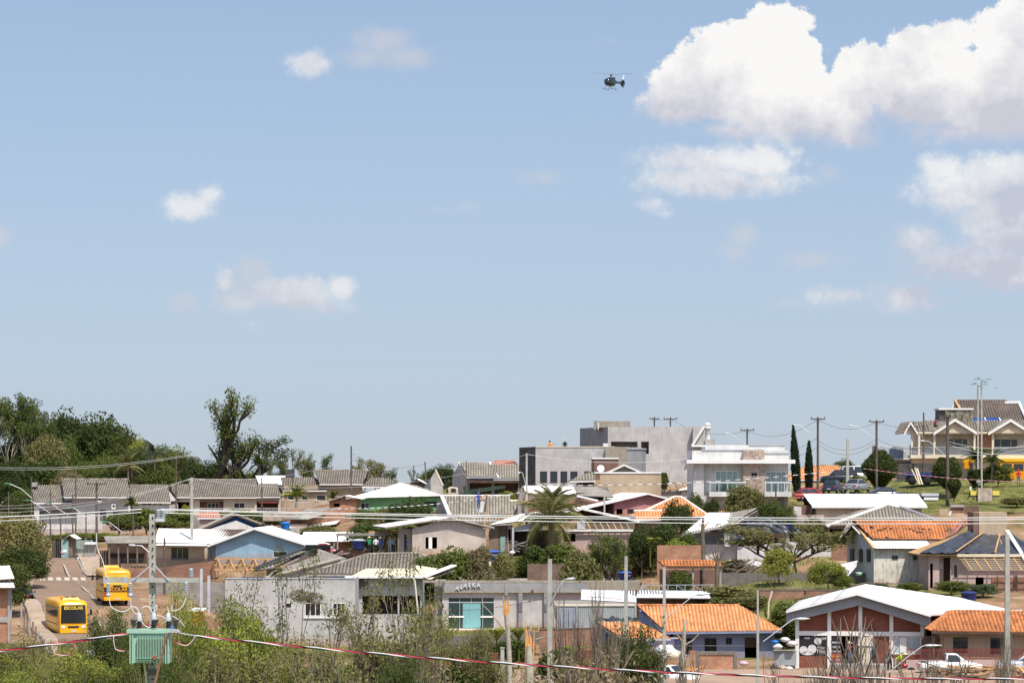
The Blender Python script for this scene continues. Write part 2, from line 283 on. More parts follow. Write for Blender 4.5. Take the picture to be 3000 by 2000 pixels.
class MB:
    """collects polygons in world (or prototype) space and links them as ONE mesh object"""
    def __init__(s): s.v = []; s.f = []; s.m = []; s.r = []; s.ms = []; s.mi = 0; s.sm = []
    def use(s, m):
        if m not in s.ms: s.ms.append(m)
        s.mi = s.ms.index(m); return s
    def face(s, idx, r=.5, sm=False): s.f.append(idx); s.m.append(s.mi); s.r.append(r); s.sm.append(sm)
    def add(s, vs, fs, r=.5, sm=False):
        n = len(s.v); s.v.extend([tuple(x) for x in vs])
        for f in fs: s.face([n + i for i in f], r, sm)
        return s
    def poly(s, *vs, r=.5): return s.add(vs, [list(range(len(vs)))], r)
    def hexa(s, a, r=.5):   # a: 8 points, bottom 4 ccw then top 4
        return s.add(a, [(3,2,1,0),(4,5,6,7),(0,1,5,4),(1,2,6,5),(2,3,7,6),(3,0,4,7)], r)
    def box(s, x0, x1, y0, y1, z0, z1, r=.5):
        return s.hexa([(x0,y0,z0),(x1,y0,z0),(x1,y1,z0),(x0,y1,z0),(x0,y0,z1),(x1,y0,z1),(x1,y1,z1),(x0,y1,z1)], r)
    def slab(s, pts, d):    # polygon pts extruded by vector d
        n = len(pts); d = V(d); a = [V(p) for p in pts]; b = [p + d for p in a]
        s.add(a + b, [list(range(n))[::-1], [n + i for i in range(n)]] + [(i, (i+1) % n, n + (i+1) % n, n + i) for i in range(n)]); return s
    def tube(s, pts, rad, n=6, cap=True, sm=True, r=.5):
        pts = [V(p) for p in pts]; k = len(pts); rs = rad if isinstance(rad, (list, tuple)) else [rad] * k
        t0 = (pts[1] - pts[0]).normalized(); up = V((0,0,1)) if abs(t0.z) < .9 else V((1,0,0)); a = t0.cross(up).normalized(); vs = []
        for i in range(k):
            t = (pts[min(i+1,k-1)] - pts[max(i-1,0)]).normalized(); a = (a - t * a.dot(t)).normalized(); b = t.cross(a)
            for j in range(n):
                q = 2 * math.pi * j / n; vs.append(pts[i] + (a * math.cos(q) + b * math.sin(q)) * rs[i])
        fs = [(i*n+j, i*n+(j+1)%n, (i+1)*n+(j+1)%n, (i+1)*n+j) for i in range(k-1) for j in range(n)]
        s.add(vs, fs, r, sm)
        if cap: s.add([vs[j] for j in range(n)], [list(range(n))[::-1]], r); s.add([vs[(k-1)*n+j] for j in range(n)], [list(range(n))], r)
        return s
    def lathe(s, c, prof, n=16, sm=True, sx=1, sy=1):   # prof: (radius, z)
        c = V(c); vs = [c + V((p[0]*math.cos(2*math.pi*j/n)*sx, p[0]*math.sin(2*math.pi*j/n)*sy, p[1])) for p in prof for j in range(n)]
        k = len(prof); s.add(vs, [(i*n+j, i*n+(j+1)%n, (i+1)*n+(j+1)%n, (i+1)*n+j) for i in range(k-1) for j in range(n)], .5, sm)
        s.add(vs[:n], [list(range(n))[::-1]]); s.add(vs[-n:], [list(range(n))]); return s
    def bar(s, a, b, w, h=None):
        a = V(a); b = V(b); t = (b - a).normalized(); h = h or w; up = V((0,0,1)) if abs(t.z) < .95 else V((0,1,0)); x = t.cross(up).normalized() * w / 2; y = x.cross(t).normalized() * h / 2
        return s.hexa([a-x-y, a+x-y, b+x-y, b-x-y, a-x+y, a+x+y, b+x+y, b-x+y])
    def xform(s, mx): s.v = [tuple(mx @ V(p)) for p in s.v]; return s
    def build(s, name, m=None, par=None, origin=None, label=None):
        off = base(par) if par else (V(origin) if origin is not None else V((0,0,0)))
        me = bpy.data.meshes.new(name); me.from_pydata([(p[0]-off.x, p[1]-off.y, p[2]-off.z) for p in s.v], [], s.f)
        if s.ms:
            for x in s.ms: me.materials.append(M(x) if isinstance(x, str) else x)
            me.polygons.foreach_set('material_index', s.m)
        elif m is not None: me.materials.append(M(m) if isinstance(m, str) else m)
        me.polygons.foreach_set('use_smooth', s.sm)
        at = me.attributes.new('rnd', 'FLOAT', 'FACE'); at.data.foreach_set('value', s.r)
        me.update(); o = link(name, me, par, None if par else (origin if origin is not None else (0,0,0)))
        if label: o['label'] = label
        return o

def text(par, s, m, loc, size, rot=(90,0,0), ext=.01, sx=1, name='lettering', bold=0):
    cu = bpy.data.curves.new(name, 'FONT'); cu.body = s; cu.size = size; cu.extrude = ext; cu.offset = bold; cu.align_x = 'CENTER'; cu.align_y = 'CENTER'; cu.resolution_u = 3
    cu.materials.append(M(m)); o = bpy.data.objects.new(name, cu); C.objects.link(o); o.parent = par; o.location = V(loc) - base(par)
    o.rotation_euler = [R(a) for a in rot]; o.scale = (sx, 1, 1); return o

# ---------------------------------------------------------------- roofs: real tile and corrugation relief
PROF = {  # period, [(phase, height)...], row length, row step
 'tile': (.34, [(0,.0),(.32,.0),(.42,.07),(.62,.115),(.85,.07)], .40, .04),
 'clay': (.30, [(0,.0),(.25,.015),(.42,.075),(.62,.09),(.82,.05)], .36, .03),
 'fibro': (.177*1.6, [(0,.0),(.25,.03),(.5,.055),(.75,.03)], 1.83, .012),
 'zinc': (.25, [(0,.0),(.3,.0),(.45,.045),(.8,.045)], 4.0, .01),
 'shingle': (.30, [(0,.0),(.97,.012)], .30, .03),
}
def roof_sheet(par, EL, ER, RR, RL, kind, m, under='dark_timber', name='roof_covering', th=.07, label=None, missing=0, seed=1, board=True):
    EL, ER, RR, RL = [V(p) for p in (EL, ER, RR, RL)]
    e = (ER - EL); Lw = e.length; e.normalize(); mid = (RL + RR) / 2 - (EL + ER) / 2
    n = e.cross(mid).normalized()
    if n.z < 0: n = -n
    g = mid - e * mid.dot(e); g.normalize()
    def ab(p): d = p - EL; return d.dot(e), d.dot(g)
    al, bl = ab(RL); ar, br = ab(RR); arE, brE = ab(ER)
    per, prof, rl, step = PROF[kind]; rows = max(1, round(max(bl, br) / rl)); rnd = random.Random(seed * 977 + int(Lw * 100))
    amin = min(0, al); amax = max(Lw, ar); cols = []
    k = math.floor(amin / per)
    while k * per < amax:
        for j, (ph, h) in enumerate(prof): cols.append(((k + ph) * per, h, k))
        k += 1
    mb = MB(); colr = {}
    for i in range(rows):
        t0 = i / rows; t1 = (i + 1) / rows + (0.02 if kind in ('tile', 'clay') and i < rows - 1 else 0)
        xl0, xr0 = al * t0, Lw + (ar - Lw) * t0; xl1, xr1 = al * min(t1, 1), Lw + (ar - Lw) * min(t1, 1)
        vs = []; prev = None
        def pt(a, t, xl, xr, h):
            f = (a - xl) / max(xr - xl, 1e-6); b = (bl + (br - bl) * f) * t
            return EL + e * a + g * b + n * h
        for (a, h, kk) in cols:
            a0 = min(max(a, xl0), xr0); a1 = min(max(a, xl1), xr1)
            cur = (pt(a0, t0, xl0, xr0, 0), pt(a0, t0, xl0, xr0, h + step), pt(a1, t1, xl1, xr1, h), kk, a0, a1, h)
            if prev is not None and (abs(cur[4] - prev[4]) > 1e-5 or abs(cur[5] - prev[5]) > 1e-5):
                key = (i, prev[3] // (1 if kind in ('tile', 'clay', 'shingle') else 4))
                if key not in colr: colr[key] = rnd.random()
                r = colr[key]*.45 + .5 if kind in ('tile','clay') else colr[key]; valley = kind in ('tile','clay') and max(prev[6], cur[6]) < .02
                if valley: r = .0  # valley faces get the darkest tone, so the tile columns stand out
                if not (missing and colr[key] < missing and ((math.sin(i * .9 + seed) + math.sin(prev[3] * .55 + seed * 2)) > .4)):
                    q = len(mb.v); mb.v.extend([tuple(prev[0]), tuple(cur[0]), tuple(cur[1]), tuple(prev[1]), tuple(cur[2]), tuple(prev[2])])
                    mb.face([q, q+1, q+2, q+3], r); mb.face([q+3, q+2, q+4, q+5], r, kind in ('fibro',))
            prev = cur
    o = mb.build(name, m, par)
    if label: o['label'] = label
    if board: MB().slab([EL - n*.02, ER - n*.02, RR - n*.02, RL - n*.02], -n * th).build('roof_board', under, par)
    return o
def ridge_caps(par, a, b, m, r=.13, name='ridge_cap', step=.4):
    a = V(a); b = V(b); k = max(1, int((b - a).length / step)); mb = MB()
    for i in range(k):
        p = a.lerp(b, i / k); q = a.lerp(b, (i + 1.06) / k); mb.tube([p, q], [r, r * .82], 6, r=random.random())
    return mb.build(name, m, par)

class House:
    """a building whose front stands at distance D through pixel (px, py); yaw in degrees turns its front away to the right"""
    def __init__(s, name, label, cat, px, py, D, yaw=0, group=None):
        s.o = P(px, py, D); a = R(yaw); s.ux = V((math.cos(a), math.sin(a), 0)); s.uy = V((-math.sin(a), math.cos(a), 0))
        s.t = thing(name, label, cat, s.o, group); s.seed = int(px + py)
    def F(s, px, py, v=0):
        d = V(((px - 1500) / F, 1, (HY - py) / F)); k = (v + s.o.dot(s.uy)) / d.dot(s.uy); return d * k
    def L(s, p): d = p - s.o; return d.dot(s.ux), d.dot(s.uy), d.z
    def W(s, u, v, z): return s.o + s.ux * u + s.uy * v + V((0, 0, z))
    def blk(s, mb, x0, x1, yt, yb, v0, v1, drop=0, r=.5):
        u0, _, z0 = s.L(s.F(x0, yb, v0)); u1, _, z1 = s.L(s.F(x1, yt, v0)); z0 -= drop
        return mb.hexa([s.W(u0,v0,z0), s.W(u1,v0,z0), s.W(u1,v1,z0), s.W(u0,v1,z0), s.W(u0,v0,z1), s.W(u1,v0,z1), s.W(u1,v1,z1), s.W(u0,v1,z1)], r)
    def part(s, name, m, x0, x1, yt, yb, v0, v1, drop=0, label=None): 
        mb = MB(); s.blk(mb, x0, x1, yt, yb, v0, v1, drop); return mb.build(name, m, s.t, label=label)
    def front(s, m, x0, x1, yt, yb, v=0, holes=(), drop=1.5, gable=None, th=.14, name='wall', eave2=None):
        """wall in plane v with openings (x0,x1,y0,y1) cut through; gable=(ax,ay) apex; eave2 = top y at the right end when it slopes"""
        mb = MB(); xs = sorted({x0, x1} | {h[0] for h in holes} | {h[1] for h in holes}); ys = sorted({yt, yb} | {h[2] for h in holes} | {h[3] for h in holes})
        def top(x): return yt if eave2 is None else yt + (eave2 - yt) * (x - x0) / (x1 - x0)
        for i in range(len(xs) - 1):
            for j in range(len(ys) - 1):
                cx = (xs[i] + xs[i+1]) / 2; cy = (ys[j] + ys[j+1]) / 2
                if any(h[0] < cx < h[1] and h[2] < cy < h[3] for h in holes): continue
                ya, yc = (top(xs[i]), top(xs[i+1])) if ys[j] == yt else (ys[j], ys[j])
                a = s.F(xs[i], ys[j+1], v); b = s.F(xs[i+1], ys[j+1], v); c = s.F(xs[i+1], yc, v); d = s.F(xs[i], ya, v)
                if ys[j+1] == yb: a.z -= drop; b.z -= drop
                mb.poly(a, b, c, d); mb.poly(*[q + s.uy * th for q in (d, c, b, a)])
        for h in holes:
            q = [s.F(h[0], h[3], v), s.F(h[1], h[3], v), s.F(h[1], h[2], v), s.F(h[0], h[2], v)]
            for k in range(4): mb.poly(q[k], q[k] + s.uy * th, q[(k+1) % 4] + s.uy * th, q[(k+1) % 4])
        if gable:
            t = [s.F(x0, yt, v), s.F(x1, yt if eave2 is None else eave2, v), s.F(gable[0], gable[1], v)]; mb.poly(*t); mb.poly(*[q + s.uy * th for q in t[::-1]])
        return mb.build(name, m, s.t)
    def shell(s, m, x0, x1, yt, yb, dep, drop=1.5, roof=True, v=.0, zt=None, th=.15):
        """side and back walls and a ceiling behind the front wall"""
        u0, _, z0 = s.L(s.F(x0, yb, v)); u1, _, z1 = s.L(s.F(x1, yt, v)); z0 -= drop; z1 -= .02
        for a, b, c, d in ((u0, u0+th, v+.15, v+dep), (u1-th, u1, v+.15, v+dep), (u0+th, u1-th, v+dep-th, v+dep)):
            MB().hexa([s.W(a,c,z0), s.W(b,c,z0), s.W(b,d,z0), s.W(a,d,z0), s.W(a,c,z1), s.W(b,c,z1), s.W(b,d,z1), s.W(a,d,z1)]).build('wall', m, s.t)
        if roof:
            MB().hexa([s.W(u0+th,v+.15,z1-.12), s.W(u1-th,v+.15,z1-.12), s.W(u1-th,v+dep-th,z1-.12), s.W(u0+th,v+dep-th,z1-.12), s.W(u0+th,v+.15,z1), s.W(u1-th,v+.15,z1), s.W(u1-th,v+dep-th,z1), s.W(u0+th,v+dep-th,z1)]).build('ceiling', 'concrete', s.t)
    def window(s, x0, x1, y0, y1, v=0, frame='white_trim', pane='glass', mull=1, back=None, name='window', fw=.06, sill=False):
        """frame proud of the wall with a pane set back in the opening"""
        A = s.F(x0, y1, v); B = s.F(x1, y0, v); u0, _, z0 = s.L(A); u1, _, z1 = s.L(B); mb = MB()
        def bx(a, b, c, d, v0, v1): mb.hexa([s.W(a,v0,c), s.W(b,v0,c), s.W(b,v1,c), s.W(a,v1,c), s.W(a,v0,d), s.W(b,v0,d), s.W(b,v1,d), s.W(a,v1,d)])
        f0, f1 = v - .02, v + .09
        bx(u0, u0+fw, z0, z1, f0, f1); bx(u1-fw, u1, z0, z1, f0, f1); bx(u0+fw, u1-fw, z1-fw, z1, f0, f1); bx(u0+fw, u1-fw, z0, z0+fw, f0, f1)
        for k in range(1, mull + 1):
            um = u0 + (u1 - u0) * k / (mull + 1); bx(um-.025, um+.025, z0+fw, z1-fw, v+.01, v+.08)
        fr = mb.build(name, frame, s.t)
        if pane: 
            if back: MB().poly(s.W(u0+fw, v+.3, z0+fw), s.W(u1-fw, v+.3, z0+fw), s.W(u1-fw, v+.3, z1-fw), s.W(u0+fw, v+.3, z1-fw)).build('curtain', back, fr)
            for k in range(mull + 1):
                a = u0 + fw + (u1 - u0 - 2*fw) * k / (mull + 1) + (.025 if k else 0); b = u0 + fw + (u1 - u0 - 2*fw) * (k+1) / (mull + 1) - (.025 if k < mull else 0)
                MB().hexa([s.W(a,v+.05,z0+fw), s.W(b,v+.05,z0+fw), s.W(b,v+.06,z0+fw), s.W(a,v+.06,z0+fw), s.W(a,v+.05,z1-fw), s.W(b,v+.05,z1-fw), s.W(b,v+.06,z1-fw), s.W(a,v+.06,z1-fw)]).build('pane', pane, fr)
        return fr
    def slope(s, px, py, E, t, vmax=40):
        """the point seen at (px,py) on a roof that rises t per metre behind eave point E"""
        ve = (E - s.o).dot(s.uy); lo, hi = ve, ve + vmax
        for _ in range(40):
            m_ = (lo + hi) / 2; p = s.F(px, py, m_)
            if p.z - E.z > t * (m_ - ve): lo = m_
            else: hi = m_
        return s.F(px, py, (lo + hi) / 2)
    def eaves_roof(s, el, er, rr, rl, kind, m, ov=.5, t=.5, fascia='white_trim', back=True, hip=False, gm=None, caps=None, missing=0, label=None, fh=.16):
        """roof whose eave faces us: el/er eave pixels, rl/rr ridge pixels"""
        EL = s.F(*el, -ov); ER = s.F(*er, -ov); RL = s.slope(*rl, EL, t); RR = s.slope(*rr, ER, t)
        v = max((RL - s.o).dot(s.uy), (RR - s.o).dot(s.uy)); z = (RL.z + RR.z) / 2
        RL = s.F(*rl, v); RR = s.F(*rr, v); RR.z = RL.z if abs(RR.z - RL.z) < .35 else RR.z
        roof_sheet(s.t, EL, ER, RR, RL, kind, m, seed=s.seed, missing=missing, label=label)
        run = v + ov
        BL = EL + s.uy * (2 * run); BR = ER + s.uy * (2 * run)
        if back: roof_sheet(s.t, BR, BL, RL, RR, 'fibro', m, seed=s.seed + 1)
        if fascia: MB().hexa([EL+V((0,0,-fh))-s.uy*.03, ER+V((0,0,-fh))-s.uy*.03, ER+V((0,0,-fh)), EL+V((0,0,-fh)), EL-s.uy*.03+V((0,0,-.005)), ER-s.uy*.03+V((0,0,-.005)), ER+V((0,0,-.005)), EL+V((0,0,-.005))]).build('fascia', fascia, s.t)
        if hip:
            roof_sheet(s.t, ER, BR, RR, RR - s.uy*.01, kind, m, seed=s.seed + 2); roof_sheet(s.t, BL, EL, RL, RL + s.uy*.01, kind, m, seed=s.seed + 3)
            if caps:
                for a, b in ((EL, RL), (ER, RR)): ridge_caps(s.t, a + V((0,0,.06)), b + V((0,0,.06)), caps)
        elif gm:
            for E_, B_, R_, sg in ((EL, BL, RL, 1), (ER, BR, RR, -1)):
                k = s.ux * (ov * .6 * sg); dz = V((0,0,-.12)); MB().slab([E_ + s.uy*ov + k + dz + V((0,0,ov*t)), B_ - s.uy*ov + k + dz + V((0,0,ov*t)), R_ + k + dz], s.ux * (.12 * sg)).build('gable', gm, s.t)
        if caps: ridge_caps(s.t, RL + V((0,0,.07)), RR + V((0,0,.07)), caps)
        return EL, ER, RR, RL, v
    def gable_roof(s, l, a, r, kind, m, dep, ov=.5, barge='white_trim', bh=.18, back_drop=0, ridge='fibre_cement', missing=0, ml=None):
        """roof whose gable end faces us: l, r eave-corner pixels, a apex pixel; runs dep metres back"""
        A = s.F(*a, -ov); Lp = s.F(*l, -ov); Rp = s.F(*r, -ov); d = s.uy * (dep + 2 * ov); dd = V((0,0,back_drop))
        if (A - Lp).length > .3: roof_sheet(s.t, Lp + d, Lp, A, A + d + dd, kind, ml or m, seed=s.seed, missing=missing)
        if (A - Rp).length > .3: roof_sheet(s.t, Rp, Rp + d, A + d + dd, A, kind, m, seed=s.seed + 4, missing=missing)
        if barge:
            for p in (Lp, Rp):
                if (A - p).length < .3: continue
                q = V((0,0,-bh)); f = -s.uy * .04; MB().hexa([p+q+f, A+q+f, A+q, p+q, p+f+V((0,0,.03)), A+f+V((0,0,.03)), A+V((0,0,.03)), p+V((0,0,.03))]).build('bargeboard', barge, s.t)
        return Lp, A, Rp, d
# ---------------------------------------------------------------- terrain
GA = [(380,1960,190),(330,1890,215),(290,1850,235),(343,1776,243),(300,1758,251),(260,1738,262),(330,1740,262),(200,1694,300),(150,1645,340),(135,1585,400),(30,1895,215),(100,1870,222),(60,1768,262),(30,1640,330),
 (200,1560,398),(500,1525,420),(900,1508,418),(1100,1482,420),(1300,1458,400),(1450,1458,400),(100,1480,480),(600,1475,480),(0,1500,470),(1000,1440,480),(1500,1430,480),(2000,1425,460),(2500,1410,460),(2900,1400,460),
 (700,1650,300),(560,1700,290),(450,1700,290),(1000,1650,305),(1250,1625,290),(1450,1650,288),(1650,1625,298),(1850,1600,300),(900,1850,262),(700,1880,245),(1350,1848,272),(1750,1862,272),(1100,1700,290),(1980,1742,262),(1850,1850,256),(1780,1856,262),(1860,1845,266),(1700,1858,256),(1980,1802,249),(2060,1805,249),(2000,1925,237),(2100,1925,237),(2200,1925,237),(2260,1925,238),(1950,1925,236),(1850,1915,232),(1760,1915,232),(2100,1880,243),(1500,1700,286),(1900,1690,275),
 (1500,1975,200),(1300,1990,200),(1000,1985,200),(1900,1995,200),(2200,1995,200),(2430,1965,214),(2700,1975,208),(2850,1985,202),(3050,1985,202),(2100,1955,226),(2000,1955,226),(1050,1925,235),(1400,1885,250),
 (2200,1728,258),(2450,1725,256),(2300,1700,266),(2600,1728,254),(2900,1745,246),(2600,1715,262),(2150,1640,285),(2400,1620,288),(2400,1690,270),(2700,1700,265),(2300,1752,249),(2500,1752,249),(2300,1870,242),(2500,1840,238),(2900,1850,232),
 (2200,1500,312),(2000,1500,318),(2450,1525,306),(2650,1500,308),(2800,1480,312),(2950,1480,312),(2700,1445,330),(2900,1425,338),(2600,1432,338),(2700,1405,356),(2950,1402,352),(2450,1432,348),(2350,1432,352),(1800,1500,322),(1600,1480,335),(1700,1470,340),
 (1200,1500,335),(1050,1520,335),(800,1560,330),(600,1570,335),
 (2550,1400,372),(2350,1415,372)]
_ga = []
for a in GA: _p = P(*a); _ga.append((_p.x, _p.y, _p.z))
for _x in (-60,-30,0,30,60):
    _ga += [(_x,150,-14.6),(_x,110,-14.6),(_x,70,-14.4),(_x,30,-14.2)]
for _x in range(-150,200,50): _ga += [(_x,560,-9),(_x,700,-16),(_x,950,-30)]
for _s in (-1,1): _ga += [(_s*110,200,-14),(_s*110,300,-10),(_s*130,400,-6)]
_ga = np.array(_ga)
def gnd(x, y):
    d2 = ((_ga[:,0]-x)**2 + ((_ga[:,1]-y)*1.0)**2) + 6; w = d2 ** -2.2; return float((w*_ga[:,2]).sum()/w.sum())
def ground():
    xs = np.concatenate([np.arange(-400,-110,20), np.arange(-110,112,1.6), np.arange(112,420,20)]); ys = np.concatenate([np.arange(-60,100,20), np.arange(100,440,1.6), np.arange(440,1200,15)])
    X, Y = np.meshgrid(xs, ys); Z = np.zeros_like(X); 
    W = np.zeros_like(X)
    for g in _ga:
        w = ((X-g[0])**2 + (Y-g[1])**2 + 6) ** -2.2; Z += w*g[2]; W += w
    Z /= W; rs = np.random.RandomState(3); Z += rs.normal(0, .045, Z.shape)
    nx, ny = len(xs), len(ys); me = bpy.data.meshes.new('ground')
    v = np.stack([X,Y,Z],-1).reshape(-1,3); i = np.arange(ny-1)[:,None]*nx + np.arange(nx-1)[None,:]
    f = np.stack([i, i+1, i+nx+1, i+nx], -1).reshape(-1,4)
    me.from_pydata(v.tolist(), [], f.tolist()); me.polygons.foreach_set('use_smooth', [True]*len(f))
    # lawns: places where grass grows thick
    G = [(2900,1440,325,16),(2700,1430,335,14),(2600,1430,335,8),(2300,1735,254,13),(2500,1735,254,9),(2150,1725,258,7),(1290,1890,250,7),(2200,1700,262,8),(2950,1480,312,8),(1640,1640,290,6),(1050,1930,232,8)]
    gm = np.zeros_like(X)
    for (px,py,D,rad) in G: q = P(px,py,D); gm = np.maximum(gm, np.clip(1.4 - np.sqrt((X-q.x)**2+((Y-q.y)*.8)**2)/rad, 0, 1))
    gm = np.maximum(gm, np.clip((Y-445)/15,0,1)); gm = np.maximum(gm, np.clip((175-Y)/15,0,.55))
    at = me.attributes.new('grass','FLOAT','POINT'); at.data.foreach_set('value', gm.reshape(-1))
    m = bpy.data.materials.new('soil and grass'); m.use_nodes = True; nt = m.node_tree; N = nt.nodes; L = nt.links; b = N['Principled BSDF']; b.inputs['Roughness'].default_value = .95; b.inputs['Specular IOR Level'].default_value = .1
    tc = N.new('ShaderNodeTexCoord'); a = N.new('ShaderNodeAttribute'); a.attribute_name = 'grass'
    def nz(s, d): n = N.new('ShaderNodeTexNoise'); n.inputs['Scale'].default_value = s; n.inputs['Detail'].default_value = d; L.new(tc.outputs['Object'], n.inputs[0]); return n.outputs[0]
    def ramp(x, *st):
        n = N.new('ShaderNodeValToRGB'); L.new(x, n.inputs[0]); cr = n.color_ramp
        while len(cr.elements) < len(st): cr.elements.new(.5)
        for e, (p, c) in zip(cr.elements, st): e.position = p; e.color = (*c, 1)
        return n.outputs[0]
    soil = ramp(nz(.35,6), (.3,(.16,.09,.055)), (.5,(.30,.18,.11)), (.7,(.40,.29,.19)))
    grass = ramp(nz(.9,6), (.3,(.075,.085,.025)), (.5,(.15,.155,.045)), (.72,(.27,.235,.10)))
    th = N.new('ShaderNodeMath'); th.operation = 'ADD'; L.new(nz(.28,5), th.inputs[0]); L.new(a.outputs['Fac'], th.inputs[1])
    mr = N.new('ShaderNodeMapRange'); L.new(th.outputs[0], mr.inputs[0]); mr.inputs[1].default_value = .50; mr.inputs[2].default_value = .75
    mx = N.new('ShaderNodeMix'); mx.data_type = 'RGBA'; L.new(mr.outputs[0], mx.inputs[0]); L.new(soil, mx.inputs[6]); L.new(grass, mx.inputs[7]); L.new(mx.outputs[2], b.inputs['Base Color'])
    bp = N.new('ShaderNodeBump'); bp.inputs['Strength'].default_value = .7; bp.inputs['Distance'].default_value = .12; L.new(nz(3.5,5), bp.inputs['Height']); L.new(bp.outputs[0], b.inputs['Normal'])
    me.materials.append(m); o = link('ground', me); tag(o, 'red earth and rough grass sloping up under the houses', 'ground', kind='structure')
ground()

def ribbon(name, cl, label, m, lift=.03, kind='structure', n=8, edges=None, th=.25):
    """strip of road between left and right edge points given as (pxL, pyL, pxR, pyR, D)"""
    mb = MB(); rows = []
    for k in range(len(cl) - 1):
        for i in range(n):
            t = i / n; a = [cl[k][j] + (cl[k+1][j] - cl[k][j]) * t for j in range(5)]; rows.append(a)
    rows.append(list(cl[-1])); pr = None
    for a in rows:
        l = P(a[0], a[1], a[4]); r = P(a[2], a[3], a[4]); z = max(gnd(l.x,l.y), gnd(r.x,r.y), gnd((l.x+r.x)/2, l.y)) + lift; l.z = z; r.z = z
        if pr: mb.poly(pr[0], pr[1], r, l); mb.poly(pr[0], l, l - V((0,0,th)), pr[0] - V((0,0,th))); mb.poly(r, pr[1], pr[1] - V((0,0,th)), r - V((0,0,th)))
        pr = (l, r)
    return tag(mb.build(name, m), label, name.replace('_', ' '), kind=kind)
# street on the left with its kerb, verge and faded zebra crossing
STREET = [(250,0,500,0,178),(175,0,470,0,215),(138,0,425,0,235),(92,0,400,0,262),(100,0,290,0,300),(118,0,196,0,335),(110,0,165,0,372),(112,0,152,0,410)]
ribbon('road', [(a,y,b,y2,D) for (a,y,b,y2,D) in STREET], 'reddish asphalt street running down past the two yellow buses', 'asphalt', .10)
ribbon('road', [(-120,0,140,0,262),(-120,0,140,0,292)], 'dusty side street meeting the bus street by the parked black car', 'dirt_road', .094)
ribbon('pavement', [(262,0,330,0,302),(196,0,250,0,336),(165,0,200,0,372),(152,0,180,0,410)], 'broken brick and earth pavement beside the picket gardens', 'pavement', .22)
ribbon('kerb', [(256,0,262,0,302),(191,0,196,0,336),(161,0,165,0,372),(149,0,152,0,410)], 'concrete kerb edging the broken pavement', 'kerb', .25)
ribbon('pavement', [(160,0,232,0,188),(128,0,172,0,217),(88,0,136,0,237),(45,0,93,0,259)], 'sunlit earth pavement between the front bus and the post fence', 'pavement', .2)
ribbon('road', [(1500,0,3300,0,192),(1500,0,3300,0,206)], 'earth covered road in front of the brick hall and pickups', 'dirt_road', .1)
mb = MB()
for i in range(6):
    x = 118 + i * 24; q = [P(x,1,288), P(x+15,1,288), P(x+12,1,296), P(x-3,1,296)]
    for a in q: a.z = max(gnd(a.x,a.y), gnd(P(140,1,288).x,288), gnd(P(262,1,290).x,290)) + .112
    mb.poly(*q)
tag(mb.build('zebra_crossing', 'road_paint'), 'faded white zebra crossing bars across the bus street', 'crossing', kind='structure')
mb = MB()
for k in range(len(STREET) - 3):
    a, b = STREET[k], STREET[k+1]
    for t in (0, .5):
        c = [(a[i] + (b[i]-a[i])*t) for i in range(5)]; d = [(a[i] + (b[i]-a[i])*(t+.42)) for i in range(5)]
        q = []
        for e, s_ in ((c,-1),(c,1),(d,1),(d,-1)):
            p = P(e[0]*.45+e[2]*.55+s_*1.6, 0, e[4]); l = P(e[0],0,e[4]); r = P(e[2],0,e[4]); p.z = max(gnd(l.x,l.y), gnd(r.x,r.y), gnd(p.x,p.y)) + .13; q.append(p)
        mb.poly(*q)
tag(mb.build('centre_line', 'road_paint'), 'worn yellowish centre line on the bus street', 'road marking', kind='structure')

def fence_rails(name, label, a, b, H, m, n, post='white_trim', cap=None, group=None, h0=.0, w=.035, lift=0):
    """railing of n upright bars between world points a and b (at their feet), H high, with two rails"""
    a = V(a); b = V(b); t = thing(name, label, name if name in ('gate',) else 'fence', a, group)
    for z in (h0 + .1, H - .12): MB().bar(a + V((0,0,z)), b + V((0,0,z)), w, w).build('rail', m, t)
    mb = MB()
    for i in range(n + 1):
        p = a.lerp(b, i / n); mb.tube([p + V((0,-.02,h0)), p + V((0,-.02,H))], w * .6, 4, True, False)
    tag(mb.build('bar', m, t), kind='stuff'); return t
def garden_wall(label, pts, H, m, name='garden_wall', th=.2, coping=None, drop=1.2):
    """free standing wall along (px, py_base, D) points"""
    q = [P(*p) for p in pts]; t = thing(name, label, 'wall', q[0])
    for i in range(len(q) - 1):
        a, b = q[i], q[i+1]; h = H if not isinstance(H, (list, tuple)) else H[i]; MB().slab([a + V((0,0,-drop)), b + V((0,0,-drop)), b + V((0,0,h)), a + V((0,0,h))], V((0,th,0))).build('wall_section', m, t)
        if coping: MB().slab([a + V((0,-.04,h)), b + V((0,-.04,h)), b + V((0,-.04,h+.07)), a + V((0,-.04,h+.07))], V((0,th+.08,0))).build('coping', coping, t)
    return t
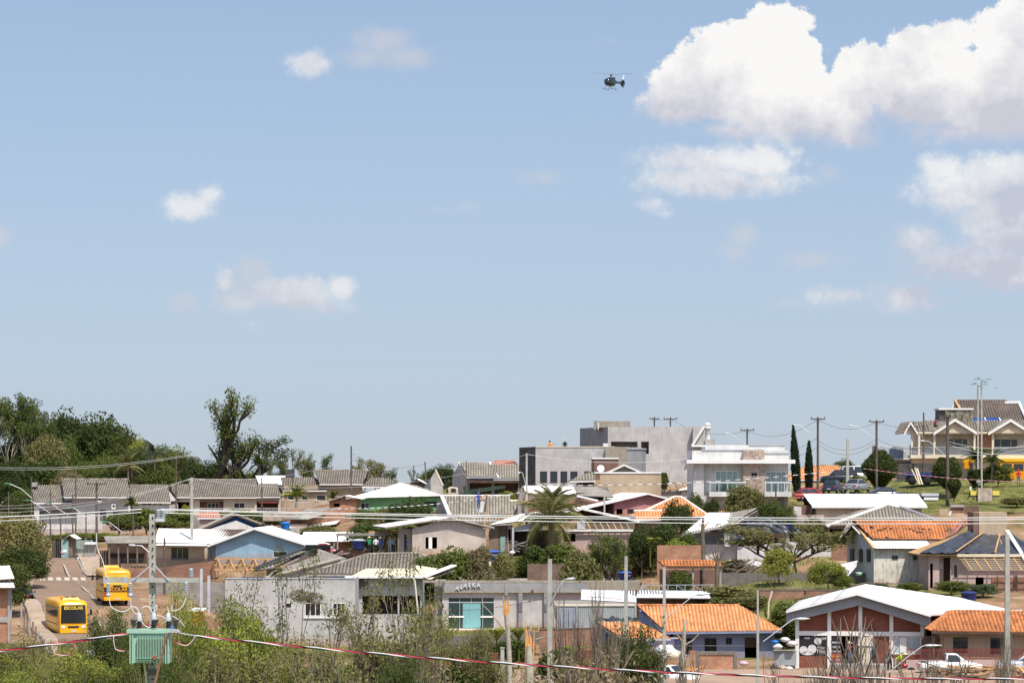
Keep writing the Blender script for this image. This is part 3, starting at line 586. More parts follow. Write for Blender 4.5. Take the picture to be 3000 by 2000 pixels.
def tank(label, px, py, D, w, H, m='tank_blue', lid='tank_lid', stand=None, txt=None, cat='water tank', group='blue roof water tanks'):
    """moulded round water tank, wider at the top, with a ribbed domed lid; (px,py) bottom centre, w and H in pixels"""
    c = P(px, py, D); s_ = D / F; r = w * s_ / 2; h = H * s_; t = thing('water_tank', label, cat, c, group)
    MB().lathe(c, [(r*.80,0),(r*.82,h*.03),(r*.90,h*.55),(r*.92,h*.57),(r*.97,h*.78),(r*1.0,h*.8)], 24).build('tank_body', m, t)
    MB().lathe(c, [(r*1.04,h*.80),(r*1.05,h*.84),(r*.98,h*.86),(r*.6,h*.95),(r*.18,h*.99),(r*.05,h)], 24).build('lid', lid, t)
    if stand: 
        MB().box(c.x-r*1.05,c.x+r*1.05,c.y-r*1.05,c.y+r*1.05,c.z-.14,c.z).build('platform', 'dark_concrete', t)
        MB().box(c.x-.17,c.x+.17,c.y-.17,c.y+.17,c.z-stand,c.z-.14).build('post', 'concrete', t)
    if txt: text(t, txt, 'print_white', (c.x + r*.33, c.y - r*.92, c.z + h*.5), h*.22, (84,0,18), .002)
    return t
def chair_box(): pass

# ---------------------------------------------------------------- far row of grey tiled houses (left)
h = House('house', 'white walled house with three stepped grey tile roofs below the forest', 'house', 95, 1545, 405)
h.shell('pale_wall', 100, 500, 1478, 1545, 9); h.front('pale_wall', 100, 500, 1478, 1545, holes=[(115,225,1490,1538),(292,312,1492,1525),(330,350,1494,1512)])
h.part('door', 'dark_metal', 292, 312, 1492, 1545, .08, .12); h.window(330, 350, 1494, 1512)
h.part('porch_wall', 'mid_grey_wall', 115, 225, 1490, 1545, 1.2, 1.35)
h.eaves_roof((99,1472),(214,1472),(181,1421),(92,1421), 'tile','concrete_tile', t=.42, gm='pale_wall')
h.eaves_roof((187,1455),(383,1455),(373,1404),(180,1404), 'tile','concrete_tile', ov=1.2, t=.42, gm='pale_wall', caps='light_tile')
h.eaves_roof((387,1470),(500,1470),(492,1422),(379,1422), 'tile','concrete_tile', t=.42, gm='pale_wall', caps='light_tile')
h.part('chimney', 'concrete', 94, 108, 1412, 1425, 3.5, 4.5); h.part('upper_wall','pale_wall',190,382,1454,1482,.02,8.8)
h = House('house', 'cream house with long grey tile roof and covered porch behind white railings', 'house', 500, 1520, 415)
h.shell('sand_wall', 505, 822, 1466, 1520, 9); h.front('cream_wall', 505, 822, 1458, 1520, holes=[(520,555,1470,1520),(585,655,1464,1520),(685,717,1472,1490),(752,815,1466,1520)])
h.part('porch_wall', 'brown_wall', 585, 655, 1458, 1520, 1.4, 1.5); h.window(608, 642, 1472, 1492, 1.3, mull=2); h.window(685, 717, 1472, 1490)
h.part('garage_back', 'brown_wall', 748, 820, 1458, 1520, 3, 3.1); h.part('awning', 'red_rail', 757, 812, 1469, 1473, -.5, .5)
h.eaves_roof((508,1455),(562,1455),(552,1418),(500,1418),'tile','concrete_tile', t=.42, gm='brown_wall')
h.eaves_roof((562,1456),(752,1456),(753,1406),(551,1406),'tile','concrete_tile', ov=.8, t=.42, gm='sand_wall', caps='light_tile')
h.eaves_roof((752,1455),(822,1454),(813,1417),(756,1417),'tile','concrete_tile', t=.42, gm='brown_wall')
h = House('house', 'tan house with raised brown tile roof and two small palms in its garden', 'house', 832, 1505, 405)
h.shell('tan_wall', 832, 1130, 1440, 1505, 9); h.front('tan_wall', 832, 1062, 1420, 1505, holes=[(843,857,1450,1464),(884,903,1450,1464),(927,955,1449,1466),(1002,1014,1449,1464)])
for a in ((843,857,1450,1464),(884,903,1450,1464),(927,955,1449,1466),(1002,1014,1449,1464)): h.window(*a, mull=0)
h.eaves_roof((832,1436),(957,1436),(922,1398),(822,1398),'tile','concrete_tile', t=.42, gm='tan_wall')
h.eaves_roof((936,1417),(1063,1417),(1080,1378),(922,1378),'tile','concrete_tile', ov=.8, t=.42, gm='tan_wall', caps='light_tile')
h.eaves_roof((1060,1425),(1180,1425),(1137,1400),(1086,1400),'tile','concrete_tile', t=.42, gm='brown_wall')
h.part('chimney', 'dark_metal', 838, 862, 1374, 1400, 3.6, 4.6)
h = House('shed', 'white sheet metal roof showing behind the grey tiled row', 'shed', 750, 1470, 422)
h.shell('white_wall', 752, 830, 1418, 1470, 7); h.front('white_wall', 752, 830, 1418, 1470); h.eaves_roof((758,1417),(835,1417),(835,1393),(748,1393),'fibro','new_fibre', t=.2, gm='white_wall')
# railings and gate in front of that row
def bars(label, x0, x1, y0, y1, D, m='white_rail', n=None, cat='fence'):
    a = P(x0, y1, D); b = P(x1, y1, D); return fence_rails('railing' if cat == 'fence' else 'gate', label, a, b, (y1 - y0) * D / F, m, n or int((x1 - x0) / 4.2))
bars('white railing on the low wall of the white tiled house', 92, 300, 1510, 1536, 396)
garden_wall('whitewashed street wall under the white railing', [(92,1566,397),(300,1566,397)], 1.45, 'white_wall')
bars('long white railing in front of the cream porch house', 570, 848, 1486, 1508, 402)
garden_wall('low pinkish wall below the long white railing', [(560,1530,403),(862,1530,403)], 1.0, 'rose_wall')
bars('tall white sliding gate between two tan pillars', 863, 921, 1468, 1506, 396, cat='gate')
bars('tall white railing right of the tan pillars', 934, 965, 1468, 1500, 396)
for x in (851, 922):
    t = thing('gate_pillar', 'tan gate pillar with flat cap, %s of the white gate' % ('left' if x < 900 else 'right'), 'pillar', P(x+5,1508,396), 'tan gate pillars'); q = base(t)
    MB().box(q.x-.3,q.x+.3,q.y-.3,q.y+.3,q.z-.5,q.z+1.95).build('shaft','sand_wall',t); MB().box(q.x-.36,q.x+.36,q.y-.36,q.y+.36,q.z+1.95,q.z+2.1).build('cap','cream_trim',t)

# ---------------------------------------------------------------- green house, brick shell, gable ends, grey tiled pair
h = House('house', 'green house under a wide white hipped corrugated roof', 'house', 1040, 1530, 345)
h.shell('green_wall', 1045, 1295, 1455, 1530, 9); h.front('green_wall', 1045, 1295, 1455, 1530, holes=[(1057,1082,1472,1491),(1242,1280,1468,1486)])
h.window(1057,1082,1472,1491,mull=1,frame='grey_trim'); h.window(1242,1280,1468,1486,mull=2,frame='dark_metal')
EL = h.F(1024,1459,-.6); ER = h.F(1305,1452,-.6); A = h.F(1170,1415,4.6); A2 = h.F(1184,1415,4.6); BL = EL + V((0,10,0)); BR = ER + V((0,10,0)); BL.z = BR.z = (EL.z+ER.z)/2
roof_sheet(h.t, EL, ER, A2, A, 'fibro', 'fibre_cement', seed=5, board=False); roof_sheet(h.t, BL, EL, A, A2, 'fibro', 'fibre_cement', seed=6, board=False); roof_sheet(h.t, ER, BR, A2, A, 'fibro', 'fibre_cement', seed=7, board=False)
ridge_caps(h.t, A2 + V((0,0,.06)), ER + V((0,0,.08)), 'light_tile'); roof_sheet(h.t, BR, BL, A, A2, 'fibro', 'fibre_cement', seed=8, board=False)
h = House('brick_building', 'unplastered red brick building with concrete corner and lean-to sheets', 'building', 965, 1556, 335)
h.shell('brick', 965, 1044, 1462, 1556, 7); h.front('brick', 965, 1044, 1462, 1556, holes=[(978,995,1474,1484)]); h.part('concrete_column','dark_concrete',1006,1016,1500,1556,-.1,.1); h.part('beam','concrete',965,1044,1505,1511,-.06,.05)
h.gable_roof((962,1468),(1012,1452),(1062,1462),'fibro','fibre_cement',7, barge=None)
h = House('shed', 'dark gabled shed behind the green house roof', 'shed', 1180, 1440, 365); h.shell('dark_timber',1184,1255,1412,1440,6); h.front('dark_timber',1184,1255,1422,1440,gable=(1222,1405)); h.gable_roof((1178,1424),(1222,1403),(1262,1425),'fibro','new_fibre',6,ov=.3,barge=None)
h = House('gable_end', 'steep bare concrete gable end beside the rain tree', 'wall', 1262, 1470, 352)
mb = MB(); f = [h.F(1262,1470), h.F(1297,1470), h.F(1297,1420), h.F(1277,1377), h.F(1262,1400)]; mb.slab(f, h.uy*.3); mb.build('wall','concrete',h.t)
mb = MB(); f = [h.F(1243,1425,3), h.F(1262,1400,0), h.F(1262,1440,0), h.F(1243,1440,3)]; mb.slab(f, V((.2,.3,0))); mb.build('side_wall','concrete',h.t)
mb = MB(); mb.bar(h.F(1276,1374,.1), h.F(1298,1421,.1), .3, .18); mb.build('coping','cream_trim',h.t)
h = House('house', 'grey gabled house with twin pale tile roofs behind the dump truck', 'house', 1368, 1455, 385, yaw=0)
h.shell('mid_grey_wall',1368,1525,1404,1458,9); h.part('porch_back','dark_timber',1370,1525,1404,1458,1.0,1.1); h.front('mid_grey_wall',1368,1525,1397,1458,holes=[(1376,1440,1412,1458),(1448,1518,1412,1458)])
mb = MB(); mb.slab([h.F(1368,1458,0), h.F(1325,1458,11), h.F(1325,1393,11), h.F(1346,1356,5.2), h.F(1368,1397,0)], V((.25,.05,0))); mb.build('gable_wall','grey_wall',h.t)
h.eaves_roof((1370,1397),(1459,1397),(1432,1355),(1346,1355),'tile','light_tile',t=.55,fascia='grey_trim'); h.eaves_roof((1446,1403),(1528,1403),(1524,1361),(1437,1361),'tile','light_tile',t=.55,fascia='grey_trim')
for a, b in (((1346,1355),(1371,1399)),((1433,1355),(1459,1399))): MB().bar(h.F(*a,5), h.F(*b,-.5), .35, .2).build('verge','white_trim',h.t)
h.part('porch_roof','dark_timber',1372,1522,1407,1414,-1.6,-.1)
h = House('house', 'small house with salmon pink roof peeking over the pale tile roofs', 'house', 1445, 1420, 430); h.shell('brown_wall',1445,1520,1362,1420,7); h.front('brown_wall',1445,1520,1362,1420,gable=(1508,1350)); h.eaves_roof((1438,1361),(1508,1361),(1508,1346),(1452,1348),'clay','salmon_tile',t=.3,gm='brown_wall')

# ---------------------------------------------------------------- stone and grey flat roofed building, big grey block
h = House('commercial_building', 'flat roofed grey building with dark stone corner and five black windows', 'building', 1569, 1475, 340, yaw=-8)
h.shell('grey_wall',1569,1800,1309,1475,12,roof=False,drop=3); h.part('roof_slab','concrete',1571,1798,1334,1338,.2,11.8)
WN = [(1582,1603,1380,1414),(1612,1633,1380,1414),(1642,1662,1380,1414),(1671,1692,1380,1414),(1712,1735,1380,1400)]
h.front('grey_wall',1569,1800,1309,1475,holes=WN)
for a in WN: h.window(*a,frame='dark_metal',mull=0,fw=.04)
mb = MB(); q = P(1521,1475,342); w1 = h.F(1569,1475); w0 = P(1521,1475,350); w0.z = w1.z
mb.slab([w0-V((0,0,3)), w1-V((0,0,3)), V((w1.x,w1.y,h.F(1569,1308).z)), V((w0.x,w0.y,h.F(1569,1308).z))], V((.25,.15,0))); o = mb.build('stone_wall','ledge_stone',h.t)
h.part('parapet_coping','cream_trim',1569,1800,1307,1310,-.06,.2); h.part('rendered_block','rough_render',1773,1836,1308,1380,-.5,6)
h.part('grey_block','mid_grey_wall',1836,1880,1316,1470,-.3,5); h.part('block_coping','grey_trim',1834,1882,1312,1316,-.4,5)
h.part('roof_tank','white_trim',1767,1779,1298,1308,1.5,2.8); 
h = House('apartment_block', 'large plain grey block with loggia openings and a rooftop box', 'building', 1781, 1480, 372, yaw=-6)
h.shell('grey_wall',1781,2062,1250,1480,14,roof=False,drop=3); h.part('roof_slab','concrete',1784,2058,1256,1260,.2,13.8)
h.front('grey_wall',1781,2062,1250,1480,holes=[(1790,1868,1293,1310),(1878,1901,1293,1329)],th=.3)
h.part('loggia_wall','cream_wall',1784,1905,1285,1340,2.2,2.3); h.part('loggia_door','glass',1798,1848,1303,1312,2.1,2.15); h.window(1884,1893,1304,1320,2.0,frame='dark_metal',mull=1); h.part('curtain','maroon_cloth',1879,1884,1311,1329,.15,.2)
w1 = h.F(1781,1480); w0 = P(1699,1480,392); w0.z = w1.z; zt = h.F(1781,1250).z; mb = MB(); mb.slab([w0-V((0,0,2)), w1-V((0,0,2)), V((w1.x,w1.y,zt)), V((w0.x,w0.y,zt+.15))], V((.3,.2,0))); mb.build('side_wall','mid_grey_wall',h.t)  # left face in a darker grey: its shade is put into the colour
h.part('rooftop_box','rough_render',1746,1841,1233,1252,3,7); h.part('rooftop_box_side','mid_grey_wall',1739,1747,1232,1258,3,7); h.part('pipe','white_trim',1751,1754,1238,1258,2.85,3.0)
h.part('stair_block','grey_wall',2030,2066,1246,1305,-1.2,3); h.part('lower_block','grey_wall',2065,2090,1286,1330,-1.5,3)
mb = MB(); mb.bar(h.F(2028,1305,-1.4),h.F(2063,1249,-1.4),.35,.3); mb.build('sloping_coping','white_trim',h.t)
mb = MB(); c = h.F(2073,1286,-1); mb.lathe(c,[(.33,0),(.33,1.35),(.42,1.4),(.42,1.55),(.36,1.6),(.36,1.75),(.42,1.8),(.42,1.95),(.1,2.15)],14); mb.build('chimney','white_trim',h.t)
h = House('house', 'sand coloured house with blank front wall, brown box and tiled gable', 'house', 1758, 1470, 325)
h.shell('tan_wall',1758,1937,1386,1475,8,drop=2); h.front('sand_wall',1758,1937,1385,1475); h.part('side_strip','brown_wall',1742,1758,1385,1440,-.02,.3); h.part('coping','white_trim',1742,1937,1382,1386,-.1,.2)
h.part('box','brown_wall',1741,1812,1343,1386,1.5,5); h.part('box_side','dark_timber',1735,1742,1342,1386,1.6,5); h.part('box_coping','white_trim',1734,1813,1340,1344,1.4,5)
h.front('rough_render',1782,1880,1384,1388,v=1.2,gable=(1829,1362),drop=.2); h.gable_roof((1776,1386),(1829,1361),(1884,1386),'tile','light_tile',7,ov=-.6,bh=.12)
h.part('porch_wall','tan_wall',1690,1758,1405,1440,-.5,3); h.eaves_roof((1669,1409),(1745,1407),(1742,1383),(1728,1383),'tile','light_tile',ov=1.8,t=.35); h.part('porch_beam','dark_timber',1695,1740,1408,1430,-.9,-.6)
mb = MB(); c = h.F(1760,1372,1); mb.lathe(c,[(.05,-.1),(.38,.02),(.42,.05)],14); mb.xform(Matrix.Translation(c)@Matrix.Rotation(R(75),4,'X')@Matrix.Translation(-c)); mb.build('satellite_dish','white_trim',h.t)

# ---------------------------------------------------------------- white two storey house with glass balconies
h = House('house', 'two storey white house with glass balconies and a tiled stone column', 'house', 2060, 1500, 312)
h.shell('white_wall',2031,2309,1357,1505,11,v=.9,drop=2,roof=False)
h.front('pale_wall',2031,2062,1357,1505,v=0,holes=[(2033,2037,1381,1397)]); h.front('pale_wall',2062,2180,1357,1505,v=.9,holes=[(2095,2163,1378,1441),(2120,2139,1471,1492)]); h.front('pale_wall',2240,2309,1357,1505,v=.9,holes=[(2243,2304,1380,1441)])
h.part('return_wall','pale_wall',2056,2062,1357,1505,.05,.9)
h.window(2095,2163,1378,1441,.9,back='curtain',pane='clear_glass',mull=3,fw=.09); h.window(2243,2304,1380,1441,.9,back='curtain',pane='clear_glass',mull=3,fw=.09); h.window(2120,2139,1471,1492,.9)
o = h.part('stone_column','stone_beige',2177,2240,1318,1452,-.25,.88); h.window(2200,2219,1383,1396,-.3,frame='grey_trim',mull=1)
h.part('roof_slab','white_trim',2012,2330,1346,1357,-1.0,10); h.part('parapet','white_wall',2028,2311,1319,1346,.3,9); h.part('parapet_coping','grey_trim',2057,2237,1316,1319,.2,.6); h.part('upper_parapet','white_wall',2066,2300,1303,1330,2.5,9); h.part('upper_coping','grey_trim',2196,2300,1301,1304,2.4,9)
h.part('wing_coping','white_trim',2027,2066,1303,1308,.2,2.5); h.part('side_coping','grey_trim',2241,2312,1325,1328,.2,.5)
for x0, x1 in ((2078,2186),(2240,2319)):
    h.part('balcony_slab','white_wall',x0,x1,1440,1454,-1.1,.85); 
    q = h.part('balcony_glass','clear_glass',x0+2,x1-2,1414,1440,-1.02,-1.0); h.part('handrail','white_trim',x0,x1,1411,1414,-1.06,-.98)
    for k in range(5): x = x0+2+(x1-x0-5)*k/4; h.part('baluster','white_trim',x,x+1.3,1414,1440,-1.05,-.99)
h.part('ground_wall','mid_grey_wall',2275,2297,1456,1505,.8,.88)
mb = MB()
for i in range(7):
    for j in range(9):
        x = 2178+i*9; y = 1402+j*5.4+(i%2)*2.7
        if x+8<2240 and y+4<1452: h.blk(mb,x,x+8,y,y+4.2,-.29,-.25,r=random.random())
for i in range(7):
    for j in range(5):
        x = 2178+i*9; y = 1320+j*5.4+(i%2)*2.7
        if x+8<2240 and y+4<1346: h.blk(mb,x,x+8,y,y+4.2,-.29,-.25,r=random.random())
tag(mb.build('stone_facing','stone_beige',h.t),kind='stuff')
h = House('house', 'low house with orange hipped roof behind the two cypresses', 'house', 2330, 1440, 372)
h.shell('beige_wall',2330,2495,1404,1440,9); h.front('beige_wall',2330,2495,1404,1440); h.eaves_roof((2300,1404),(2508,1404),(2455,1364),(2360,1364),'clay','clay_tile',t=.42,hip=True,caps='light_tile')
h = House('long_shed', 'cream walled shed with long white corrugated roof', 'shed', 2390, 1532, 306)
h.shell('beige_wall',2392,2700,1484,1530,7); h.front('cream_wall',2392,2700,1484,1530,holes=[(2512,2535,1495,1506)]); h.window(2512,2535,1495,1506,mull=1); h.eaves_roof((2379,1483),(2717,1483),(2690,1447),(2352,1447),'fibro','new_fibre',ov=.8,t=.32)
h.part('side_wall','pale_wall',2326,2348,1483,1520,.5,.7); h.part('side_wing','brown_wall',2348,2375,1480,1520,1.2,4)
mb = MB()
for i, (x, y) in enumerate(((2330,1448),(2322,1457),(2313,1464))): mb.bar(h.F(x,y,1),h.F(x+22,y,1),.12,.1)
mb.build('bare_batten','timber',h.t)

# ---------------------------------------------------------------- cream two storey house, top right
h = House('house', 'large cream two storey house with gabled balconies and steep brown roof', 'house', 2700, 1420, 365)
h.shell('cream_wall',2735,3060,1268,1425,12,drop=2,v=2.0,roof=False); h.part('side_wall','cream_wall',2700,2737,1268,1425,2.0,10)
h.front('cream_wall',2735,3060,1268,1425,v=2.0,holes=[(2781,2833,1286,1331),(2914,2979,1287,1331)])
for a in ((2781,2833,1286,1331),(2914,2979,1287,1331)): h.window(*a,v=2.0,frame='dark_metal',mull=3)
for x in (2669,2690,2735,2852,2906): h.part('column','cream_trim',x,x+6,1268,1334,-.2,.1)
h.part('beam','cream_trim',2666,3060,1264,1270,-.3,.3); h.part('balcony_floor','cream_trim',2668,3060,1332,1342,-.6,2.0); h.part('brick_panel','brick',2857,2905,1271,1332,1.2,1.9)
for x0, x1 in ((2672,2690),(2698,2735),(2741,2852),(2912,3050)):
    h.part('balcony_panel','dark_grey_wall',x0,x1,1311,1333,-.32,-.26); h.part('handrail','grey_trim',x0,x1,1309,1311,-.36,-.24)
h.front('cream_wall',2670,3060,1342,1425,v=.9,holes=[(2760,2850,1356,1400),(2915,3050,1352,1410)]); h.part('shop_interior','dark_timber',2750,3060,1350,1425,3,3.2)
for (l,a,r) in (((2649,1268),(2668,1235),(2689,1268)),((2735,1268),(2798,1227),(2862,1266)),((2895,1268),(2961,1228),(3022,1266))):
    h.front('cream_wall',l[0]+4,r[0]-4,1266,1268,v=-.35,gable=(a[0],a[1]+3),drop=0); h.gable_roof(l,a,r,'tile','concrete_tile',7,ov=.8,bh=.3)
h.front('cream_wall',2693,2722,1262,1268,v=1.2,gable=(2708,1236),drop=0); EL = h.F(2712,1262,-.4); h.eaves_roof((2672,1264),(2741,1264),(2770,1233),(2668,1235),'tile','concrete_tile',ov=.3,t=.6,back=False,fascia=None)
h.eaves_roof((2722,1262),(3060,1262),(3060,1232),(2710,1232),'tile','concrete_tile',ov=.1,t=.6,back=False,fascia=None)
v = 5.0; RQ = [h.F(2835,1240,v), h.F(3040,1240,v), h.F(3002,1180,v+5), h.F(2798,1170,v+5)]
roof_sheet(h.t, h.F(2790,1238,v), h.F(3040,1238,v), h.F(2944,1171,v+5), h.F(2797,1171,v+5),'tile','brown_shingle',seed=4); roof_sheet(h.t, h.F(2900,1236,v-.15), h.F(3030,1236,v-.15), h.F(2984,1179,v+4.3), h.F(2930,1179,v+4.3),'tile','brown_shingle',seed=9)
MB().bar(h.F(2984,1178,v+4),h.F(3012,1238,v-1),.3,.3).build('verge','white_trim',h.t); MB().bar(h.F(2943,1178,v+4),h.F(2985,1178,v+4),.3,.3).build('ridge_cap','white_trim',h.t); MB().bar(h.F(2797,1171,v+4.8),h.F(2812,1196,v+2),.3,.2).build('verge','timber',h.t)
mb = MB(); mb.slab([h.F(2788,1196,v+3),h.F(2797,1172,v+5),h.F(2797,1196,v+5)],V((.2,.2,0))); mb.build('gable','grey_wall',h.t)
h.part('stone_chimney_side','stone_dark',2752,2768,1200,1236,1.9,5.5); h.part('stone_chimney','rough_render',2768,2850,1200,1242,1.8,5.5); h.part('chimney_coping','white_trim',2750,2852,1195,1200,1.5,5.8)
mb = MB(); rs = random.Random(5)
for i in range(14):
    for j in range(6): h.blk(mb,2769+i*5.7+(j%2)*2,2769+i*5.7+(j%2)*2+rs.uniform(4.4,5.4),1202+j*6.4,1202+j*6.4+rs.uniform(4.8,6),1.7-rs.random()*.08,1.82,r=rs.random())
tag(mb.build('stone_facing','stone_mixed',h.t),kind='stuff')
for x in (2850,2893):
    q = [h.F(x,1235,3.6),h.F(x+40,1235,3.6),h.F(x+34,1223,4.6),h.F(x-5,1223,4.6)]; MB().slab(q,V((0,-.05,-.05))).build('solar_panel','solar',h.t); MB().bar(q[1],q[2],.12,.1).build('panel_frame','white_trim',h.t)
h.part('shop_awning','print_yellow',2924,3050,1342,1350,-1.6,.8); 
h = House('house', 'low annexe with grey slate roof left of the cream house', 'house', 2565, 1400, 372); h.shell('cream_wall',2600,2680,1342,1400,8); h.front('cream_wall',2600,2680,1342,1400,holes=[(2612,2676,1353,1361)]); h.eaves_roof((2612,1342),(2672,1342),(2670,1304),(2562,1304),'shingle','grey_slate',t=.5,back=False)
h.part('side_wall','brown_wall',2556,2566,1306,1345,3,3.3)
# ---------------------------------------------------------------- middle rows
h = House('house', 'deep blue gabled house with weathered roof behind the pale blue one', 'house', 585, 1600, 330, yaw=8)
h.shell('pale_wall',592,825,1556,1600,8); h.front('deep_blue_wall',592,825,1556,1600,gable=(690,1510)); h.front('white_wall',580,780,1560,1600,v=-.5,gable=(692,1524),drop=1.5)
h.gable_roof((572,1560),(690,1506),(828,1560),'tile','weathered_fibre',8,barge='dark_timber')
h = House('house', 'pale blue house with long white corrugated roof and barred porch', 'house', 632, 1642, 298, yaw=-4)
h.shell('blue_wall',632,905,1600,1642,9,drop=2); h.front('blue_wall',632,905,1592,1642,holes=[(800,842,1614,1632)],gable=(758,1548),eave2=1600); h.window(800,842,1614,1632,frame='white_trim',mull=0)
h.gable_roof((608,1597),(745,1546),(925,1602),'fibro','fibre_cement',10,ov=.7)
h.part('side_wall','blue_wall',612,632,1598,1642,1,1.2); h.part('side_window','glass',616,619,1612,1635,.96,1)
h.front('cream_wall',455,612,1598,1650,v=1.4,holes=[(502,552,1604,1640),(598,608,1604,1640)]); h.window(502,552,1604,1640,1.4,frame='dark_metal',mull=2); h.part('porch_back','cream_wall',450,612,1598,1650,9,9.15); h.part('porch_end','cream_wall',450,456,1598,1650,1.5,9)
roof_sheet(h.t,h.F(452,1588,.4),h.F(622,1592,.4),h.F(720,1549,6.5),h.F(465,1551,6.5),'fibro','fibre_cement',seed=12); h.part('porch_fascia','white_trim',455,612,1594,1598,-.2,.0)
roof_sheet(h.t,h.F(458,1597,-.6),h.F(605,1599,-.6),h.F(605,1590,1.2),h.F(458,1588,1.2),'fibro','fibre_cement',seed=13)
h = House('shed', 'open garden shelter with grey corrugated roof left of the blue house', 'shed', 312, 1655, 306)
roof_sheet(h.t,h.F(312,1591,0),h.F(438,1591,0),h.F(434,1570,3),h.F(303,1570,3),'fibro','weathered_fibre',seed=3)
for x in (318,345,372,400,430): h.part('post','old_timber',x,x+4,1590,1655,.2,.35,drop=1)
h.part('back_wall','dark_timber',315,434,1590,1650,4,4.1)
garden_wall('low terracotta wall under the iron railing of the blue house', [(318,1682,290),(470,1682,290),(640,1660,288)], .7, 'old_brick')
bars('spiked iron railing on the terracotta wall', 360, 612, 1634, 1662, 290, m='dark_metal', n=60)
h = House('pergola', 'bare orange timber roof frame standing in front of the pale blue house', 'pergola', 630, 1665, 287)
for y, v in ((1636,0),(1654,0),(1667,-.6)): mb = MB(); mb.bar(h.F(628,y,v),h.F(800,y+1,v),.1,.14); mb.build('purlin','timber',h.t)
for k in range(5):
    x = 632+k*36
    MB().bar(h.F(x+4,1636,0),h.F(x+20,1672,-.8),.1,.12).build('rafter','timber',h.t); MB().bar(h.F(x+4,1636,0),h.F(x-14,1668,1.2),.1,.12).build('rafter','timber',h.t); MB().bar(h.F(x+4,1638,.05),h.F(x+4,1690,.05),.12,.12).build('post','timber',h.t)
# white roofs, brick shells and damaged frames around the workers
h = House('house', 'low brick house with white corrugated roof behind the workers', 'house', 885, 1615, 312)
h.shell('brick',890,1150,1588,1622,6,v=.9); h.front('brick',890,1150,1588,1622,v=.8); h.eaves_roof((878,1586),(1165,1586),(1150,1558),(890,1558),'fibro','fibre_cement',ov=.2,t=.35,gm='white_wall',fascia=None)
h = House('roof_ruin', 'collapsed grey sheets lying on the torn brick wall', 'ruin', 830, 1540, 326)
h.front('brick',840,1010,1508,1560,v=1.5,eave2=1490); roof_sheet(h.t,h.F(824,1521,0),h.F(905,1521,0),h.F(1010,1487,3),h.F(905,1489,3),'fibro','weathered_fibre',seed=2)
h.part('rubble_heap','rubble',770,860,1503,1525,2,5)
roof_sheet(h.t,h.F(893,1548,0),h.F(985,1534,0),h.F(1000,1522,2),h.F(918,1532,2),'fibro','new_fibre',seed=21); roof_sheet(h.t,h.F(832,1545,0),h.F(880,1552,0),h.F(885,1540,2),h.F(834,1522,2),'fibro','new_fibre',seed=22); h.part('back_wall','white_wall',832,900,1535,1575,.4,.6)
h = House('shed','small shed with faded orange tile roof behind the deep blue gable','shed',585,1545,338); h.shell('rose_wall',585,640,1515,1545,4); h.front('rose_wall',585,640,1515,1545); h.eaves_roof((578,1516),(648,1516),(640,1499),(588,1499),'clay','salmon_tile',ov=.3,t=.5,back=False)
h = House('shed','low white walled shed with weathered sheets right of the bright blue tank','shed',845,1590,322); h.shell('white_wall',845,900,1560,1590,4); h.front('white_wall',845,900,1560,1590,holes=[(858,872,1566,1580)]); h.eaves_roof((840,1561),(905,1561),(898,1546),(848,1546),'fibro','weathered_fibre',ov=.3,t=.4,back=False)
garden_wall('patched block wall running behind the deep blue and green houses',[(560,1548,352),(760,1540,352),(960,1532,352)],1.5,'block_wall')
h = House('timber_frame', 'bare timber post frame of a stripped roof with people working under it', 'frame', 985, 1622, 296)
for x in (987,1094,1110,1138,1148): h.part('post','grey_timber',x,x+4,1562,1622,0,.14,drop=.8)
h.part('beam','grey_timber',985,1140,1561,1569,-.1,.12); h.part('beam','timber',1080,1180,1555,1561,.3,.5)
MB().bar(h.F(1128,1566,-.2),h.F(1113,1619,-.9),.22,.1).build('leaning_plank','timber',h.t); MB().bar(h.F(1134,1568,-.1),h.F(1125,1619,-.5),.35,.06).build('leaning_board','old_timber',h.t); MB().bar(h.F(980,1590,-.1),h.F(972,1618,-.3),.12,.1).build('leaning_plank','grey_timber',h.t)
h = House('house', 'beige rendered house with low white gable roof and one open window', 'house', 1208, 1628, 290, yaw=10)
h.shell('beige_wall',1208,1423,1548,1628,9,drop=2); h.front('beige_wall',1208,1423,1548,1628,holes=[(1245,1282,1571,1608)],gable=(1316,1519)); h.part('shutter','white_trim',1256,1266,1573,1608,-.02,.5); h.window(1245,1282,1571,1608,frame='cream_trim',mull=0,pane=None,fw=.05)
h.gable_roof((1128,1545),(1318,1516),(1449,1546),'fibro','fibre_cement',9,ov=.6,bh=.12,barge='old_timber')
h.part('porch_wall','beige_wall',1168,1206,1550,1622,1.0,1.2); h.part('porch_post','old_timber',1165,1169,1552,1622,.1,.25); h.part('door','dark_timber',1184,1190,1565,1615,.95,1.0); h.part('string_course','pale_wall',1208,1423,1551,1553,-.03,0)
h = House('house', 'long grey tiled house with white gable verge behind the basket lift', 'house', 1318, 1540, 322, yaw=0)
h.shell('grey_wall',1322,1500,1508,1560,8); h.front('grey_wall',1322,1600,1532,1560); mb = MB(); mb.slab([h.F(1318,1550,0),h.F(1272,1550,9),h.F(1272,1505,9),h.F(1293,1455,4.6),h.F(1318,1508,0)],V((.25,.05,0))); mb.build('gable_wall','grey_timber',h.t)
EL,ER,RR,RL,v = h.eaves_roof((1318,1511),(1512,1508),(1494,1453),(1294,1453),'tile','light_tile',t=.55,caps='fibre_cement'); roof_sheet(h.t,h.F(1322,1534,-3),h.F(1500,1530,-3),h.F(1508,1511,-.5),h.F(1318,1513,-.5),'tile','light_tile',seed=3); MB().bar(RL,EL,.4,.25).build('verge','white_trim',h.t)
